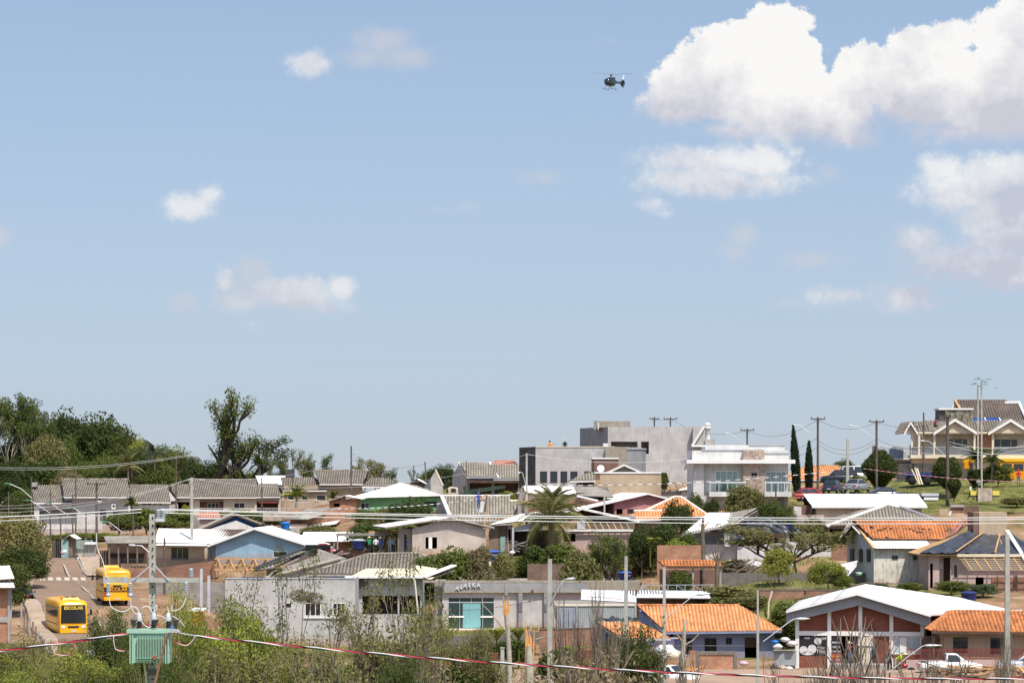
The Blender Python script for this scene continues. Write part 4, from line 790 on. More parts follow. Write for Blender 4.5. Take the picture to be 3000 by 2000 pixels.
h.eaves_roof((1512,1508),(1615,1508),(1600,1468),(1494,1468),'tile','light_tile',t=.55,caps='fibre_cement')
h = House('house', 'brick house with white and grey corrugated roof below the stone corner', 'house', 1530, 1490, 318, yaw=-6)
h.shell('old_brick',1535,1770,1450,1500,8); h.front('old_brick',1535,1770,1448,1500,eave2=1466); h.front('concrete',1517,1540,1448,1470,v=.5,gable=(1530,1432)); 
roof_sheet(h.t,h.F(1540,1445,0),h.F(1690,1448,0),h.F(1680,1424,4),h.F(1532,1423,4),'fibro','fibre_cement',seed=6); roof_sheet(h.t,h.F(1688,1452,0),h.F(1797,1455,0),h.F(1778,1425,4.5),h.F(1680,1425,4.5),'zinc','weathered_fibre',seed=6); MB().bar(h.F(1517,1452,-.2),h.F(1534,1424,3.6),.15,.3).build('bargeboard','old_timber',h.t)
MB().bar(h.F(1690,1452,-.3),h.F(1752,1466,-.3),.15,.2).build('bargeboard','white_trim',h.t)
h = House('house', 'pink gabled house with sweeping white roof and dark open porch', 'house', 1800, 1520, 315, yaw=14)
h.shell('pink_wall',1800,1950,1470,1520,10,drop=2); h.front('pink_wall',1800,1950,1472,1520,gable=(1898,1448),holes=[(1806,1824,1490,1515),(1838,1868,1490,1508)],eave2=1462); h.window(1838,1868,1490,1508,frame='dark_metal',mull=3)
h.part('porch_back','dark_timber',1690,1800,1480,1520,3,3.2); h.gable_roof((1640,1505),(1898,1445),(1955,1459),'fibro','fibre_cement',9,ov=.6,bh=.12)
h = House('house', 'timber and brick house with white sloping sheets beside the date palm', 'house', 1432, 1622, 296, yaw=0)
h.shell('grey_timber',1436,1500,1538,1622,6,drop=1); h.front('old_timber',1432,1459,1540,1618); h.front('dark_brick',1459,1488,1538,1618); h.part('door','teal_paint',1466,1480,1570,1616,-.05,0); h.front('rose_wall',1488,1502,1540,1618,holes=[(1489,1500,1550,1590)]); h.part('post','lavender_trim',1500,1506,1545,1616,-.6,-.4)
roof_sheet(h.t,h.F(1432,1537,-.8),h.F(1590,1518,-.8),h.F(1690,1486,4.5),h.F(1530,1504,4.5),'fibro','fibre_cement',seed=3); roof_sheet(h.t,h.F(1585,1520,-.8),h.F(1660,1503,-.8),h.F(1700,1489,3),h.F(1640,1497,3),'fibro','fibre_cement',seed=5)
mb = MB(); mb.slab([h.F(1500,1545,-.3),h.F(1590,1522,-.3),h.F(1590,1552,-.3),h.F(1502,1556,-.3)],V((0,.15,0))); mb.build('end_wall','lavender_trim',h.t); h.part('porch_back','dark_timber',1506,1645,1552,1618,2.5,2.7,drop=1)
h = House('house', 'rose walled house with dark gable roof void and stripped tile battens', 'house', 1645, 1625, 294)
h.shell('rose_wall',1645,1855,1555,1630,8,drop=1); h.front('rose_wall',1645,1855,1556,1630,holes=[(1649,1686,1562,1586)]); h.part('void_wall','dark_timber',1690,1860,1510,1548,3.5,3.7)
h.gable_roof((1600,1530),(1705,1489),(1873,1526),'fibro','fibre_cement',7,ov=-2.0,bh=.14,barge='fibre_cement'); h.part('gutter_board','white_trim',1645,1855,1550,1556,-.5,-.3); h.part('chimney','lavender_trim',1691,1715,1519,1548,-.3,.6); 
for k in range(6): y = 1533+k*3; MB().bar(h.F(1670,y+1,(1550-y)*.12-.4),h.F(1860,y,(1550-y)*.12-.4),.12,.08).build('batten','old_timber',h.t)
for k in range(7): x = 1720+k*19; MB().bar(h.F(x+10,1550,-.4),h.F(x,1531,2),.1,.1).build('rafter','timber',h.t)
h = House('house', 'house with bright orange hipped tile roof behind dark shrubs', 'house', 1850, 1545, 300)
h.shell('rose_wall',1850,2050,1510,1545,8); h.front('rose_wall',1850,2050,1522,1545); 
EL,ER,RR,RL,v = h.eaves_roof((1835,1524),(2075,1510),(1995,1455),(1975,1456),'clay','clay_tile',t=.5,hip=True,caps='fibre_cement',missing=.25); h.eaves_roof((1862,1522),(1955,1519),(1940,1496),(1857,1497),'clay','clay_tile',ov=2.5,t=.45,caps='fibre_cement',back=False)
roof_sheet(h.t,h.F(2080,1512,1),h.F(2220,1506,1),h.F(2215,1494,3),h.F(2100,1494,3),'clay','clay_tile',seed=8)
h = House('trusses', 'row of orange timber roof trusses left standing without a roof', 'frame', 1935, 1470, 335)
for k in range(5):
    x = 1938+k*22; mb = MB(); mb.bar(h.F(x,1432,0),h.F(x+13,1409,0),.12,.1); mb.bar(h.F(x+13,1409,0),h.F(x+28,1434,.3),.12,.1); mb.build('truss','timber',h.t)
h.part('wall','concrete',1935,2030,1434,1480,.3,.5); h.part('tie_beam','timber',1935,2028,1430,1433,-.1,.1); roof_sheet(h.t,h.F(1985,1437,-1),h.F(2030,1432,-1),h.F(2030,1424,1),h.F(2005,1428,1),'fibro','new_fibre',seed=4); h.part('side_wall','white_wall',1996,2030,1434,1470,-.6,-.4)
# grey house with black plastic sheet
h = House('house', 'grey white house with weathered roof and black plastic sheet over its torn gable', 'house', 2072, 1668, 284)
h.front('pale_wall',2160,2345,1600,1668,v=0,eave2=1585); h.part('recess_wall','mid_grey_wall',2015,2162,1560,1668,1.6,1.8); h.part('side_wall','pale_wall',2110,2412,1640,1668,3,3.2); h.front('pale_wall',2066,2162,1594,1668,v=.6)
h.shell('pale_wall',2066,2412,1590,1668,8,v=2,drop=2); h.part('porch_post','white_trim',2012,2018,1566,1600,-.3,-.1); h.part('porch_wall','pale_wall',1996,2012,1564,1600,0,.15)
h.part('porch_end','white_wall',2122,2140,1562,1600,-.25,.3)
EL,ER,RR,RL,v = None,None,None,None,None
roof_sheet(h.t,h.F(1996,1566,-.8),h.F(2135,1540,-.8),h.F(2222,1500,4.2),h.F(2075,1500,4.2),'fibro','weathered_fibre',seed=6,under='white_trim'); roof_sheet(h.t,h.F(2135,1540,-.8),h.F(2160,1534,-.8),h.F(2222,1500,4.2),h.F(2180,1500,4.2),'fibro','weathered_fibre',seed=9)
h.part('gable_wall','dark_timber',2150,2300,1530,1600,1.0,1.1)
def cloth(t, quad, m, nx=14, ny=10, amp=.18, seed=0, name='plastic_sheet', tag_=None, fringe=0):
    a, b, c, d = [V(q) for q in quad]; n = (b-a).cross(d-a).normalized(); vs = []; rs = random.Random(seed)
    ph = [rs.uniform(0,6.28) for _ in range(6)]
    for j in range(ny+1):
        for i in range(nx+1):
            u = i/nx; v_ = j/ny; p = a.lerp(b,u).lerp(d.lerp(c,u),v_); w = math.sin(u*19+ph[0]+v_*2.5)*.5+math.sin(u*37+v_*7+ph[1])*.3+math.sin((u+v_)*11+ph[2])*.4+rs.uniform(-.15,.15)
            vs.append(p + n*amp*w)
    mb = MB(); mb.add(vs,[(j*(nx+1)+i,j*(nx+1)+i+1,(j+1)*(nx+1)+i+1,(j+1)*(nx+1)+i) for j in range(ny) for i in range(nx)],.5,True); mb.add([v_+n*.03 for v_ in vs],[(j*(nx+1)+i,(j+1)*(nx+1)+i,(j+1)*(nx+1)+i+1,j*(nx+1)+i+1) for j in range(ny) for i in range(nx)],.5,True)
    return mb.build(name,m,t)
t = thing('plastic_sheet','shiny black plastic sheet draped over the torn gable of the grey house','sheet',h.F(2140,1588,-.4))
cloth(t,[h.F(2140,1588,-.45),h.F(2240,1562,-.45),h.F(2226,1512,-.3),h.F(2140,1540,-.3)],'tarp',seed=1,name='sheet_fold'); cloth(t,[h.F(2240,1562,-.45),h.F(2330,1560,0),h.F(2285,1524,.2),h.F(2226,1512,-.3)],'tarp',seed=2,name='sheet_fold'); cloth(t,[h.F(2325,1568,.2),h.F(2368,1584,.2),h.F(2366,1560,.4),h.F(2320,1542,.4)],'tarp',seed=3,name='sheet_fold')
cloth(t,[h.F(2140,1545,-.5),h.F(2222,1513,-.5),h.F(2224,1508,2.5),h.F(2160,1534,2.5)],'tarp',seed=4,amp=.08,name='sheet_fold')
garden_wall('bright white rendered garden wall right of the plastic sheeted house', [(2345,1650,283),(2436,1650,283)], 1.75, 'pale_wall')
garden_wall('low old brick wall between the white wall and the grey gable', [(2436,1648,281),(2482,1648,281)], 1.9, 'old_brick',coping='dark_concrete')
garden_wall('dark mossy stone wall behind the upper lawn', [(2110,1712,266),(2600,1712,266)], 1.1, 'dark_concrete',coping=None)
garden_wall('long concrete topped retaining wall behind the orange tiled house', [(2225,1762,249),(2560,1762,249),(2620,1762,249)], 1.0, 'old_brick',coping='dark_concrete',drop=4)
garden_wall('brick garden wall running below the rose walled house', [(1650,1668,284),(1870,1668,284)], 1.5, 'brick')
garden_wall('dark earth stained wall behind the tall street pole', [(1545,1690,280),(1660,1690,280)], 1.3, 'dark_brick')
garden_wall('orange brick wall with leftover timber rails above the tiled shelter', [(1925,1640,268),(2060,1640,268)], 1.4, 'brick',drop=2)
h = House('house', 'pink and white house with wide pale tile gable roof', 'house', 2420, 1590, 292, yaw=-5)
h.shell('rose_wall',2425,2760,1542,1600,9,drop=2); h.front('rose_wall',2425,2500,1540,1600,holes=[(2430,2470,1548,1590)]); h.front('rose_wall',2500,2760,1540,1600); h.part('side_house','rose_wall',2300,2415,1510,1560,4,8); 
roof_sheet(h.t,h.F(2412,1541,-.8),h.F(2760,1532,-.8),h.F(2600,1480,6.5),h.F(2580,1480,6.5),'tile','light_tile',seed=4); roof_sheet(h.t,h.F(2412,1541,-.8)+V((0,14,0)),h.F(2412,1541,-.8),h.F(2580,1480,6.5),h.F(2582,1480,6.7),'fibro','weathered_fibre',seed=5,board=False)
h.front('rose_wall',2600,2760,1526,1534,v=5.0,gable=(2636,1485),drop=0); MB().bar(h.F(2634,1481,4.9),h.F(2770,1530,4.9),.3,.2).build('verge','grey_trim',h.t); MB().bar(h.F(2420,1541,-.9),h.F(2590,1480,5.9),.4,.2).build('verge','fibre_cement',h.t)
h = House('house', 'white house with orange tile roof above a stained white annexe', 'house', 2560, 1722, 262, yaw=0)
h.shell('white_wall',2560,2722,1606,1722,7,drop=2,v=0); h.front('stained_wall',2560,2722,1608,1722,holes=[(2612,2631,1626,1640),(2675,2692,1626,1640)])
for a in ((2612,2631,1626,1640),(2675,2692,1626,1640)): h.window(*a,frame='dark_concrete',mull=2)
w1 = h.F(2560,1722,0); w0 = P(2481,1700,276); zt = h.F(2560,1606,0).z; mb = MB(); c = P(2491,1536,274)
mb.slab([V((w0.x,w0.y,w1.z-1)),V((w1.x,w1.y,w1.z-1)),V((w1.x,w1.y,zt)),V((c.x,c.y,c.z)),V((w0.x,w0.y,P(2481,1565,276).z))],V((.2,.2,0))); mb.build('gable_wall','pale_wall',h.t)
for x,D in ((2498,273),(2524,268.5),(2547,264.5)):
    a = P(x-5,1645,D+.6); b = P(x+5,1645,D-1.0); zz = P(x,1607,D).z; o = V((-.12,-.1,0)); MB().slab([a+o,b+o,V((b.x,b.y,zz))+o,V((a.x,a.y,zz))+o],V((.05,.05,0))).build('window','black',h.t)
h.eaves_roof((2555,1577),(2765,1580),(2850,1524),(2498,1524),'clay','old_clay_tile',ov=-1.0,t=.5,fascia='dark_timber',gm=None,missing=.12); EL = h.F(2565,1607,-.6)
roof_sheet(h.t,h.F(2562,1606,-.5),h.F(2732,1606,-.5),h.F(2708,1575,1.7),h.F(2537,1574,1.7),'zinc','new_fibre',seed=3); roof_sheet(h.t,h.F(2765,1578,1.2),h.F(2800,1560,1.6),h.F(2850,1524,5),h.F(2750,1526,5),'clay','salmon_tile',seed=3); MB().bar(h.F(2500,1526,5),h.F(2560,1606,-.5),.25,.15).build('verge_board','timber',h.t)
roof_sheet(h.t, P(2455,1587,274), P(2480,1560,270), P(2500,1530,268), P(2490,1532,278),'fibro','cream_trim',seed=1)
h = House('house', 'pinkish house with dark plastic sheeted hip roof and bare eave rafters', 'house', 2720, 1728, 255)
h.shell('rose_wall',2720,3060,1628,1728,10,drop=2); h.front('rose_wall',2720,2752,1626,1728,holes=[(2725,2733,1650,1722)]); h.front('rose_wall',2752,2764,1626,1728,v=.6); h.part('door_wall','brown_wall',2764,2784,1628,1705,1.6,1.8); h.front('rose_wall',2784,3060,1626,1735,holes=[(2793,2806,1652,1692),(2858,2882,1690,1726)]); h.window(2793,2806,1652,1692,mull=0,frame='beige_wall'); h.window(2753,2760,1651,1664,v=.58,mull=0)
h.part('brick_panel','old_brick',2905,3060,1690,1735,-.1,-.02)
A = h.F(2848,1552,4.6); B_ = h.F(2960,1562,4.6); EL = h.F(2692,1623,-.7); ER = h.F(3050,1628,-.7)
MB().slab([EL,ER,B_,A],V((0,.02,-.1))).build('roof_board','timber',h.t); MB().slab([EL+V((0,8,0)),EL,A],V((.02,.0,-.1))).build('roof_board','timber',h.t)
t = thing('plastic_sheet','dark blue black plastic sheets nailed with battens over the hip roof','sheet',EL)
for i,(a,b,c,d,sd) in enumerate(((0,.30,.42,.0,1),(.31,.62,.75,.43,2),(.63,1.0,1.0,.76,3))):
    up = V((0,-.12,.12)); cloth(t,[EL.lerp(ER,a)+up,EL.lerp(ER,b)+up,A.lerp(B_,c)+up,A.lerp(B_,d)+up],'tarp',seed=sd+10,amp=.09,nx=20,ny=8,name='sheet_strip')
for a,b in ((.30,.42),(.62,.75)): MB().bar(EL.lerp(ER,a)+V((0,-.25,.3)),A.lerp(B_,b)+V((0,-.2,.25)),.14,.06).build('batten','timber',t)
h.part('wall_plate','cream_trim',2805,3060,1622,1630,-.9,-.7)
for k in range(8):
    x = 2820+k*29; MB().bar(h.F(x,1629,-.6),h.F(x+28,1671,-2.2),.1,.12).build('rafter','timber',h.t)
for k in range(7):
    y = 1632+k*6; MB().bar(h.F(2806+k*5,y,-.7-k*.22),h.F(3060,y,-.7-k*.22),.07,.05).build('batten','cream_trim',h.t)
h.part('chimney_box','sand_wall',2868,2950,1500,1556,3.5,7,drop=.8); h.part('chimney_box_side','brown_wall',2852,2868,1500,1553,3.6,7,drop=.8)
MB().bar(h.F(2950,1553,3),h.F(3005,1640,-1.6),.35,.12).build('hip_board','white_trim',h.t)
h = House('ruined_wall', 'broken brick wall stubs with fallen panels left of the tall mast base', 'wall', 2780, 1530, 300)
h.front('old_brick',2785,2850,1484,1560,v=.5); h.front('dark_brick',2830,2868,1482,1530,v=-.3); h.part('panel','sand_wall',2752,2778,1490,1545,0,.3); h.part('coping','concrete',2785,2825,1478,1485,.3,1.0)
MB().bar(h.F(2785,1496,-.4),h.F(2775,1530,-.7),.3,.06).build('leaning_panel','white_trim',h.t)
# hip roofed house in the middle and the roofs left of it
h = House('house', 'grey house with wide hipped roof of grey brown tiles in the middle foreground', 'house', 898, 1700, 276)
h.shell('grey_wall',905,1240,1684,1760,10,drop=2); h.front('grey_wall',905,1240,1680,1760); A = h.F(1080,1624,5.2); B_ = h.F(1228,1622,5.2); EL = h.F(897,1680,-.6); ER = h.F(1342,1650,1.0); ER.z = EL.z = (ER.z+EL.z)/2; ER = h.F(1345,1655,2.2); EM = h.F(1240,1684,-.6)
EL = h.F(897,1681,-.6); EM.z = EL.z; BR = h.F(1345,1652,4.6); BR.z = EL.z + .1
roof_sheet(h.t,EL,EM,B_,A,'tile','concrete_tile',seed=3); roof_sheet(h.t,EM,BR,B_,B_+V((.02,.02,0)),'tile','concrete_tile',seed=4,board=False); BL = EL+V((2,11,0)); roof_sheet(h.t,BL,EL,A,A+V((0,.02,0)),'tile','concrete_tile',seed=5,board=False); roof_sheet(h.t,BR+V((0,5,0)),BL,A,B_,'fibro','concrete_tile',seed=6,board=False)
for a,b in ((EL,A),(A,B_),(B_,EM),(B_,BR)): ridge_caps(h.t,a+V((0,0,.08)),b+V((0,0,.1)),'light_tile')
h.part('fascia','concrete',898,1062,1682,1687,-.75,-.65)
h = House('house', 'concrete walled house with old grey roof planes and black tarred gutter', 'house', 770, 1700, 283, yaw=0)
h.front('rough_render',780,1000,1668,1720,eave2=1640,v=-.2); roof_sheet(h.t,h.F(740,1672,-1),h.F(800,1664,-1),h.F(900,1618,4),h.F(860,1612,4),'tile','weathered_fibre',seed=3); roof_sheet(h.t,h.F(790,1690,-2.2),h.F(800,1676,-2),h.F(940,1622,2),h.F(905,1622,2),'tile','weathered_fibre',seed=3)
mb = MB(); mb.slab([h.F(770,1700,-1.2),h.F(1005,1700,-1.2),h.F(1012,1636,-1.2),h.F(935,1610,-1.2),h.F(925,1628,-1.2),h.F(800,1672,-1.2)],V((0,.2,0))); mb.build('parapet_wall','concrete',h.t); MB().bar(h.F(775,1690,-1.5),h.F(1000,1632,-1.5),.3,.12).build('coping','cream_trim',h.t)
MB().bar(h.F(745,1664,-1.2),h.F(905,1600,2.8),.35,.2).build('gutter','dark_metal',h.t); MB().bar(h.F(932,1611,.4),h.F(1012,1638,-1),.5,.2).build('roof_verge','weathered_fibre',h.t)
mb = MB(); rs = random.Random(3)
for k in range(16): 
    a = h.F(895+k*7.5,1612+max(0,k-7)*3+rs.uniform(-4,4),1.5); mb.bar(a,a+V((rs.uniform(-.6,.8),rs.uniform(-.5,.5),rs.uniform(-.3,.4))),rs.uniform(.2,.5),.12)
mb.build('tarred_debris','black',h.t); h.part('tarred_wall','black',895,968,1595,1612,1.6,2.0); h.shell('concrete',790,1000,1680,1720,6,v=.2)
# grey compound walls in front
h = House('building', 'long plain grey building wall with solar panels along its top edge', 'building', 700, 1890, 243)
WW = [(837,856,1764,1781),(893,940,1765,1804),(975,1012,1765,1800)]
h.front('grey_wall',660,1040,1694,1900,holes=WW,drop=2); h.part('return_wall','grey_wall',1026,1040,1694,1880,.15,6.5,drop=3)
for a in WW: h.window(*a,frame='white_trim',mull=2 if a[1]-a[0]>30 else 0,pane='glass')
h.part('sill','white_trim',890,1015,1806,1810,-.12,0); h.part('plinth_coping','grey_trim',660,1040,1692,1695,-.05,.2); h.part('flat_roof','concrete',662,1038,1699,1702,.2,7)
for x in (706,945): 
    for k in range(2 if x==706 else 1): q=[h.F(x+k*36,1697,.3),h.F(x+k*36+(34 if x==706 else 68),1697,.3),h.F(x+k*36+(38 if x==706 else 66),1689,1.4),h.F(x+k*36+2,1689,1.4)]; MB().slab(q,V((0,.04,-.05))).build('solar_panel','panel_dark',h.t)
h = House('building', 'two tone grey building with white gutter wing behind bare branches', 'building', 1040, 1900, 250)
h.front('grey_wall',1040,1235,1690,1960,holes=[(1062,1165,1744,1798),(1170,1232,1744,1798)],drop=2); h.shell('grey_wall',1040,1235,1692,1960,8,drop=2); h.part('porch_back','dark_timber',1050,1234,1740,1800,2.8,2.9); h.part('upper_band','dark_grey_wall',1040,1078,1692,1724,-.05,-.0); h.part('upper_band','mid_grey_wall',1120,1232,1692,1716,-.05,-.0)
h.part('lower_wall','grey_wall',1060,1235,1800,1960,-1.2,-1.0,drop=2)
roof_sheet(h.t,h.F(1020,1692,-.8),h.F(1240,1692,-.8),h.F(1260,1665,3.5),h.F(1075,1665,3.5),'fibro','cream_trim',seed=4); h.part('gutter','white_trim',1010,1238,1686,1693,-1.0,-.8); MB().bar(h.F(1238,1690,-.9),h.F(1330,1655,3),.6,.12).build('verge','new_fibre',h.t)
roof_sheet(h.t,h.F(1236,1693,-.9),h.F(1262,1697,-.9),h.F(1336,1655,4),h.F(1210,1672,4),'fibro','cream_trim',seed=5)
h = House('gable_shed', 'grey rendered gable with blue grey verge behind the shop sign', 'shed', 1250, 1720, 280); h.shell('grey_wall',1255,1435,1702,1730,7); h.front('grey_wall',1250,1438,1700,1730,gable=(1336,1660)); h.gable_roof((1240,1702),(1335,1655),(1440,1702),'fibro','cream_trim',7,barge='grey_trim',bh=.3)
h = House('brick_house', 'small brick house with open timber gable under a white roof', 'house', 1405, 1705, 287, yaw=8)
h.shell('brick',1415,1590,1686,1705,6); h.front('brick',1415,1590,1686,1705); h.part('void','black',1412,1580,1660,1684,1.2,1.3); h.gable_roof((1362,1665),(1468,1651),(1596,1684),'fibro','fibre_cement',6,ov=.4,barge='timber',bh=.14)
h.part('tie_beam','timber',1408,1575,1684,1687,-.2,0)
for x,y in ((1418,1674),(1468,1660),(1520,1672)): h.part('king_post','timber',x,x+4,y,1686,-.2,-.05)
garden_wall('unplastered orange brick wall behind the timber gable roof', [(1345,1668,294),(1525,1662,294)], .62, 'brick')
t = thing('satellite_dish','round grey satellite dish leaning on the timber gable roof','dish',P(1404,1684,285)); mb = MB(); mb.lathe((0,0,0),[(.06,-.12),(.25,-.05),(.36,.02),(.38,.05)],16); mb.xform(Matrix.Translation(P(1404,1673,285))@Matrix.Rotation(R(65),4,'X')); mb.build('bowl','pole_concrete',t); MB().tube([P(1404,1684,285.2),P(1404,1673,285.1)],.03).build('arm','grey_trim',t)
# the shop
h = House('shop', 'grey flat fronted shop with raised lettering and a wide glass entrance', 'shop', 1310, 1848, 270)
DH = (1313,1448,1749,1841)
h.front('grey_wall',1296,1882,1706,1850,holes=[DH],drop=1,eave2=1706); h.shell('grey_wall',1296,1882,1706,1850,12,drop=1,roof=False,th=.15); h.part('ceiling','concrete',1300,1878,1716,1719,.2,11.8)
h.part('fascia_band','mid_grey_wall',1300,1718,1707,1731,-.35,-.01); h.part('fascia_ledge','rough_render',1300,1718,1731,1735,-.4,-.01); h.part('upper_return','rough_render',1718,1876,1702,1728,-.38,.2)
h.part('roof_edge','rough_render',1240,1882,1700,1706,-.2,.5); h.part('left_wing','mid_grey_wall',1272,1300,1702,1860,.8,6,drop=1)
for x in (1479,1519,1594): h.part('pilaster','mid_grey_wall',x,x+(12 if x!=1479 else 9),1707,1848 if x!=1479 else 1742,-.42 if x==1479 else -.38,-.36 if x==1479 else -.0)
h.part('pilaster','dark_grey_wall',1520,1530,1767,1791,-.44,-.4); h.part('pilaster','dark_grey_wall',1595,1602,1767,1791,-.44,-.4)
h.part('plinth','cream_trim',1300,1582,1843,1850,-1.6,0); 
MB().lathe(h.F(1560,1733,-.45),[(.05,0),(.14,.05),(.1,.2),(.03,.3)],8).build('wall_lamp','rust',h.t)
fr = h.window(*DH,frame='grey_trim',mull=3,pane='glass_green',fw=.05); 
MB().hexa([h.F(1356,1838,.04),h.F(1408,1838,.04),h.F(1408,1838,.055),h.F(1356,1838,.055),h.F(1356,1766,.04),h.F(1408,1766,.04),h.F(1408,1766,.055),h.F(1356,1766,.055)]).build('blind','curtain_teal',h.t)
h.part('door_rail','grey_trim',1313,1448,1762,1765,.0,.05); h.part('white_sign','white_trim',1313,1360,1803,1808,-.03,.03); h.part('white_sign','white_trim',1408,1448,1803,1808,-.03,.03)
ws = 270/F
for ch, x, y, rot, sz in (('A',1340,1722,10,19),('L',1352,1718,14,19),('A',1363,1714.5,5,20),('S',1375,1713,3,20),('K',1388,1713,0,20),('A',1402,1713,0,20)):
    p = h.F(x,y,-.48); text(h.t,ch,'letter_silver',p,sz*ws*.82,(90,rot,0),.05,.9,bold=.02)
text(h.t,'G eladas','pink_paint',h.F(1402,1725,-.37),9*ws,(90,-4,0),.005)
h.part('ramp','cream_trim',1332,1398,1848,1862,-3.0,-1.6,drop=.3)
h = House('metal_shelter', 'corrugated galvanised sheets hung above the grey container', 'shelter', 1702, 1770, 262)
roof_sheet(h.t,h.F(1702,1756,0),h.F(1864,1764,0),h.F(1864,1729,.6),h.F(1704,1727,.6),'zinc','galvanised',seed=4)
h = House('shelter','low open shelter with white corrugated sheet roof before the railing','shelter',1868,1790,247); roof_sheet(h.t,h.F(1864,1750,0),h.F(2082,1752,0),h.F(2072,1733,2.2),h.F(1868,1728,2.2),'zinc','zinc_white',seed=4); h.part('back_wall','dark_brick',1865,2070,1752,1785,2,2.2,drop=1); 
for x in (1868,1945,2020): h.part('post','dark_timber',x,x+3,1751,1775,.2,.3,drop=1)
h = House('container', 'pale grey shipping container with blue grey doors beside the pole', 'container', 1634, 1858, 252, yaw=4)
A = h.L(h.F(1634,1858)); u1 = h.L(h.F(1688,1775))[0]; zt = h.L(h.F(1634,1775))[2]; u2 = h.L(h.F(1862,1775))[0]
def hb(n,m,a,b,v0,v1,z0,z1): return MB().hexa([h.W(a,v0,z0),h.W(b,v0,z0),h.W(b,v1,z0),h.W(a,v1,z0),h.W(a,v0,z1),h.W(b,v0,z1),h.W(b,v1,z1),h.W(a,v1,z1)]).build(n,m,h.t)
hb('side_wall','container',u1,u2,.05,2.4,-.5,zt-.02); hb('corner_post','container',u1-.05,u1+.1,-.04,.06,-.5,zt); hb('corner_post','container',u2-.1,u2+.02,-.02,.06,-.5,zt); hb('corner_post','container',-.05,.08,-.04,.06,-.5,zt); hb('roof','container_top',-.1,u2+.05,-.05,2.5,zt,zt+.08); hb('end_box','container',.0,u1,.06,2.4,-.5,zt-.02)
for k in range(2): hb('door','container_door',.1+k*(u1-.2)/2,.06+(k+1)*(u1-.2)/2,-.0,.05,-.4,zt-.12)
for k in range(4): a = .25+k*(u1-.4)/3.2; MB().tube([h.W(a,-.05,-.3),h.W(a,-.05,zt-.2)],.025,5).build('lock_rod','grey_trim',h.t)
mb = MB()
for k in range(26): a = u1+.2+k*(u2-u1-.4)/26; mb.hexa([h.W(a,.01,-.4),h.W(a+.08,.01,-.4),h.W(a+.1,.05,-.4),h.W(a-.02,.05,-.4),h.W(a,.01,zt-.15),h.W(a+.08,.01,zt-.15),h.W(a+.1,.05,zt-.15),h.W(a-.02,.05,zt-.15)])
tag(mb.build('corrugation','container',h.t),kind='stuff')
h = House('shelter', 'open shelter with orange tile roof behind white garden rails', 'shelter', 1935, 1738, 262)
h.part('back_wall','brown_wall',1935,2110,1668,1738,3.2,3.4,drop=1); h.part('side_wall','brown_wall',1937,1940,1668,1738,.3,3.2,drop=1); h.eaves_roof((1945,1659),(2115,1659),(2100,1640),(1925,1640),'clay','old_clay_tile',ov=.4,t=.45,back=False,fascia='dark_timber')
for x in (2028,2108): h.part('post','concrete',x,x+5,1662,1735,-.2,0,drop=1)
h.part('screen','dark_timber',1950,2008,1682,1738,-.4,-.3)
t = thing('railing','white tubular crossed railing in front of the tiled shelter','fence',P(1880,1728,256)); 
for a,b in (((1880,1713),(2092,1712)),((1880,1728),(2070,1730))): MB().bar(P(*a,256),P(*b,256),.06,.06).build('rail','grey_trim',t)
for k in range(9): x=1882+k*25; MB().bar(P(x,1713,256),P(x,1732,256),.06,.06).build('post','grey_trim',t); 
for k in range(0,9,2): x=1882+k*25; MB().bar(P(x,1713,256),P(x+24,1729,256),.05,.05).build('brace','grey_trim',t)
# cobalt and lilac houses
h = House('house', 'lilac blue house with wide hipped clay tile roof in the foreground', 'house', 1960, 1935, 236)
H4 = [(1996,2027,1868,1915),(2064,2099,1868,1908),(2127,2144,1867,1886),(2182,2222,1866,1942)]
h.shell('violet_blue_wall',1960,2270,1852,1950,9,drop=2); h.front('violet_blue_wall',1972,2270,1850,1950,holes=H4)
for a in H4[:3]: h.window(*a,frame='dark_metal',mull=1,pane='black',fw=.03)
h.part('band','pale_wall',1972,2181,1889,1891,-.02,0); h.part('tree_litter','dark_timber',2183,2221,1866,1895,.1,.4)
EL,ER,RR,RL,v = h.eaves_roof((1950,1851),(2290,1847),(2165,1771),(1868,1774),'clay','clay_tile',ov=.8,t=.42,fascia='violet_blue_wall',back=True,caps='old_clay_tile')
roof_sheet(h.t,ER,ER+h.uy*12,RR,RR+h.uy*.02,'clay','clay_tile',seed=4,board=False); MB().slab([EL+V((0,0,-.3)),h.F(1875,1782,4.5),h.F(1870,1772,4.5),EL],V((.1,.1,0))).build('verge_board','pale_wall',h.t)
mb=MB(); mb.slab([h.F(1955,1935,.0),h.F(1872,1900,5),h.F(1872,1786,5),h.F(1955,1856,0)],V((.2,.1,0))); mb.build('gable_wall','violet_blue_wall',h.t)
h = House('house', 'small cobalt blue house with clay tile roof and torn black sheet', 'house', 1752, 1900, 232)
h.front('cobalt_wall',1752,1975,1868,1930,drop=2); mb=MB(); mb.slab([h.F(1752,1920,2),h.F(1820,1920,-2),h.F(1820,1880,-2),h.F(1752,1828,2)],V((.1,.2,0))); mb.build('gable_wall','cobalt_wall',h.t)
h.eaves_roof((1822,1870),(1965,1869),(1868,1821),(1748,1822),'clay','clay_tile',ov=2.4,t=.42,back=True,fascia='pale_wall'); MB().bar(h.F(1750,1824,1.5),h.F(1822,1871,-2.4),.25,.2).build('verge_board','pale_wall',h.t)
MB().bar(h.F(1962,1868,-2.3),h.F(1985,1868,-2.0),.3,.1).build('eave_board','grey_trim',h.t)
t = thing('plastic_sheet','crumpled black sheet along the ridge of the small cobalt house','sheet',h.F(1750,1822,2)); cloth(t,[h.F(1742,1818,2.4),h.F(1870,1816,2.4),h.F(1868,1809,3.2),h.F(1745,1811,3.2)],'tarp',seed=5,amp=.2,nx=24,ny=3)
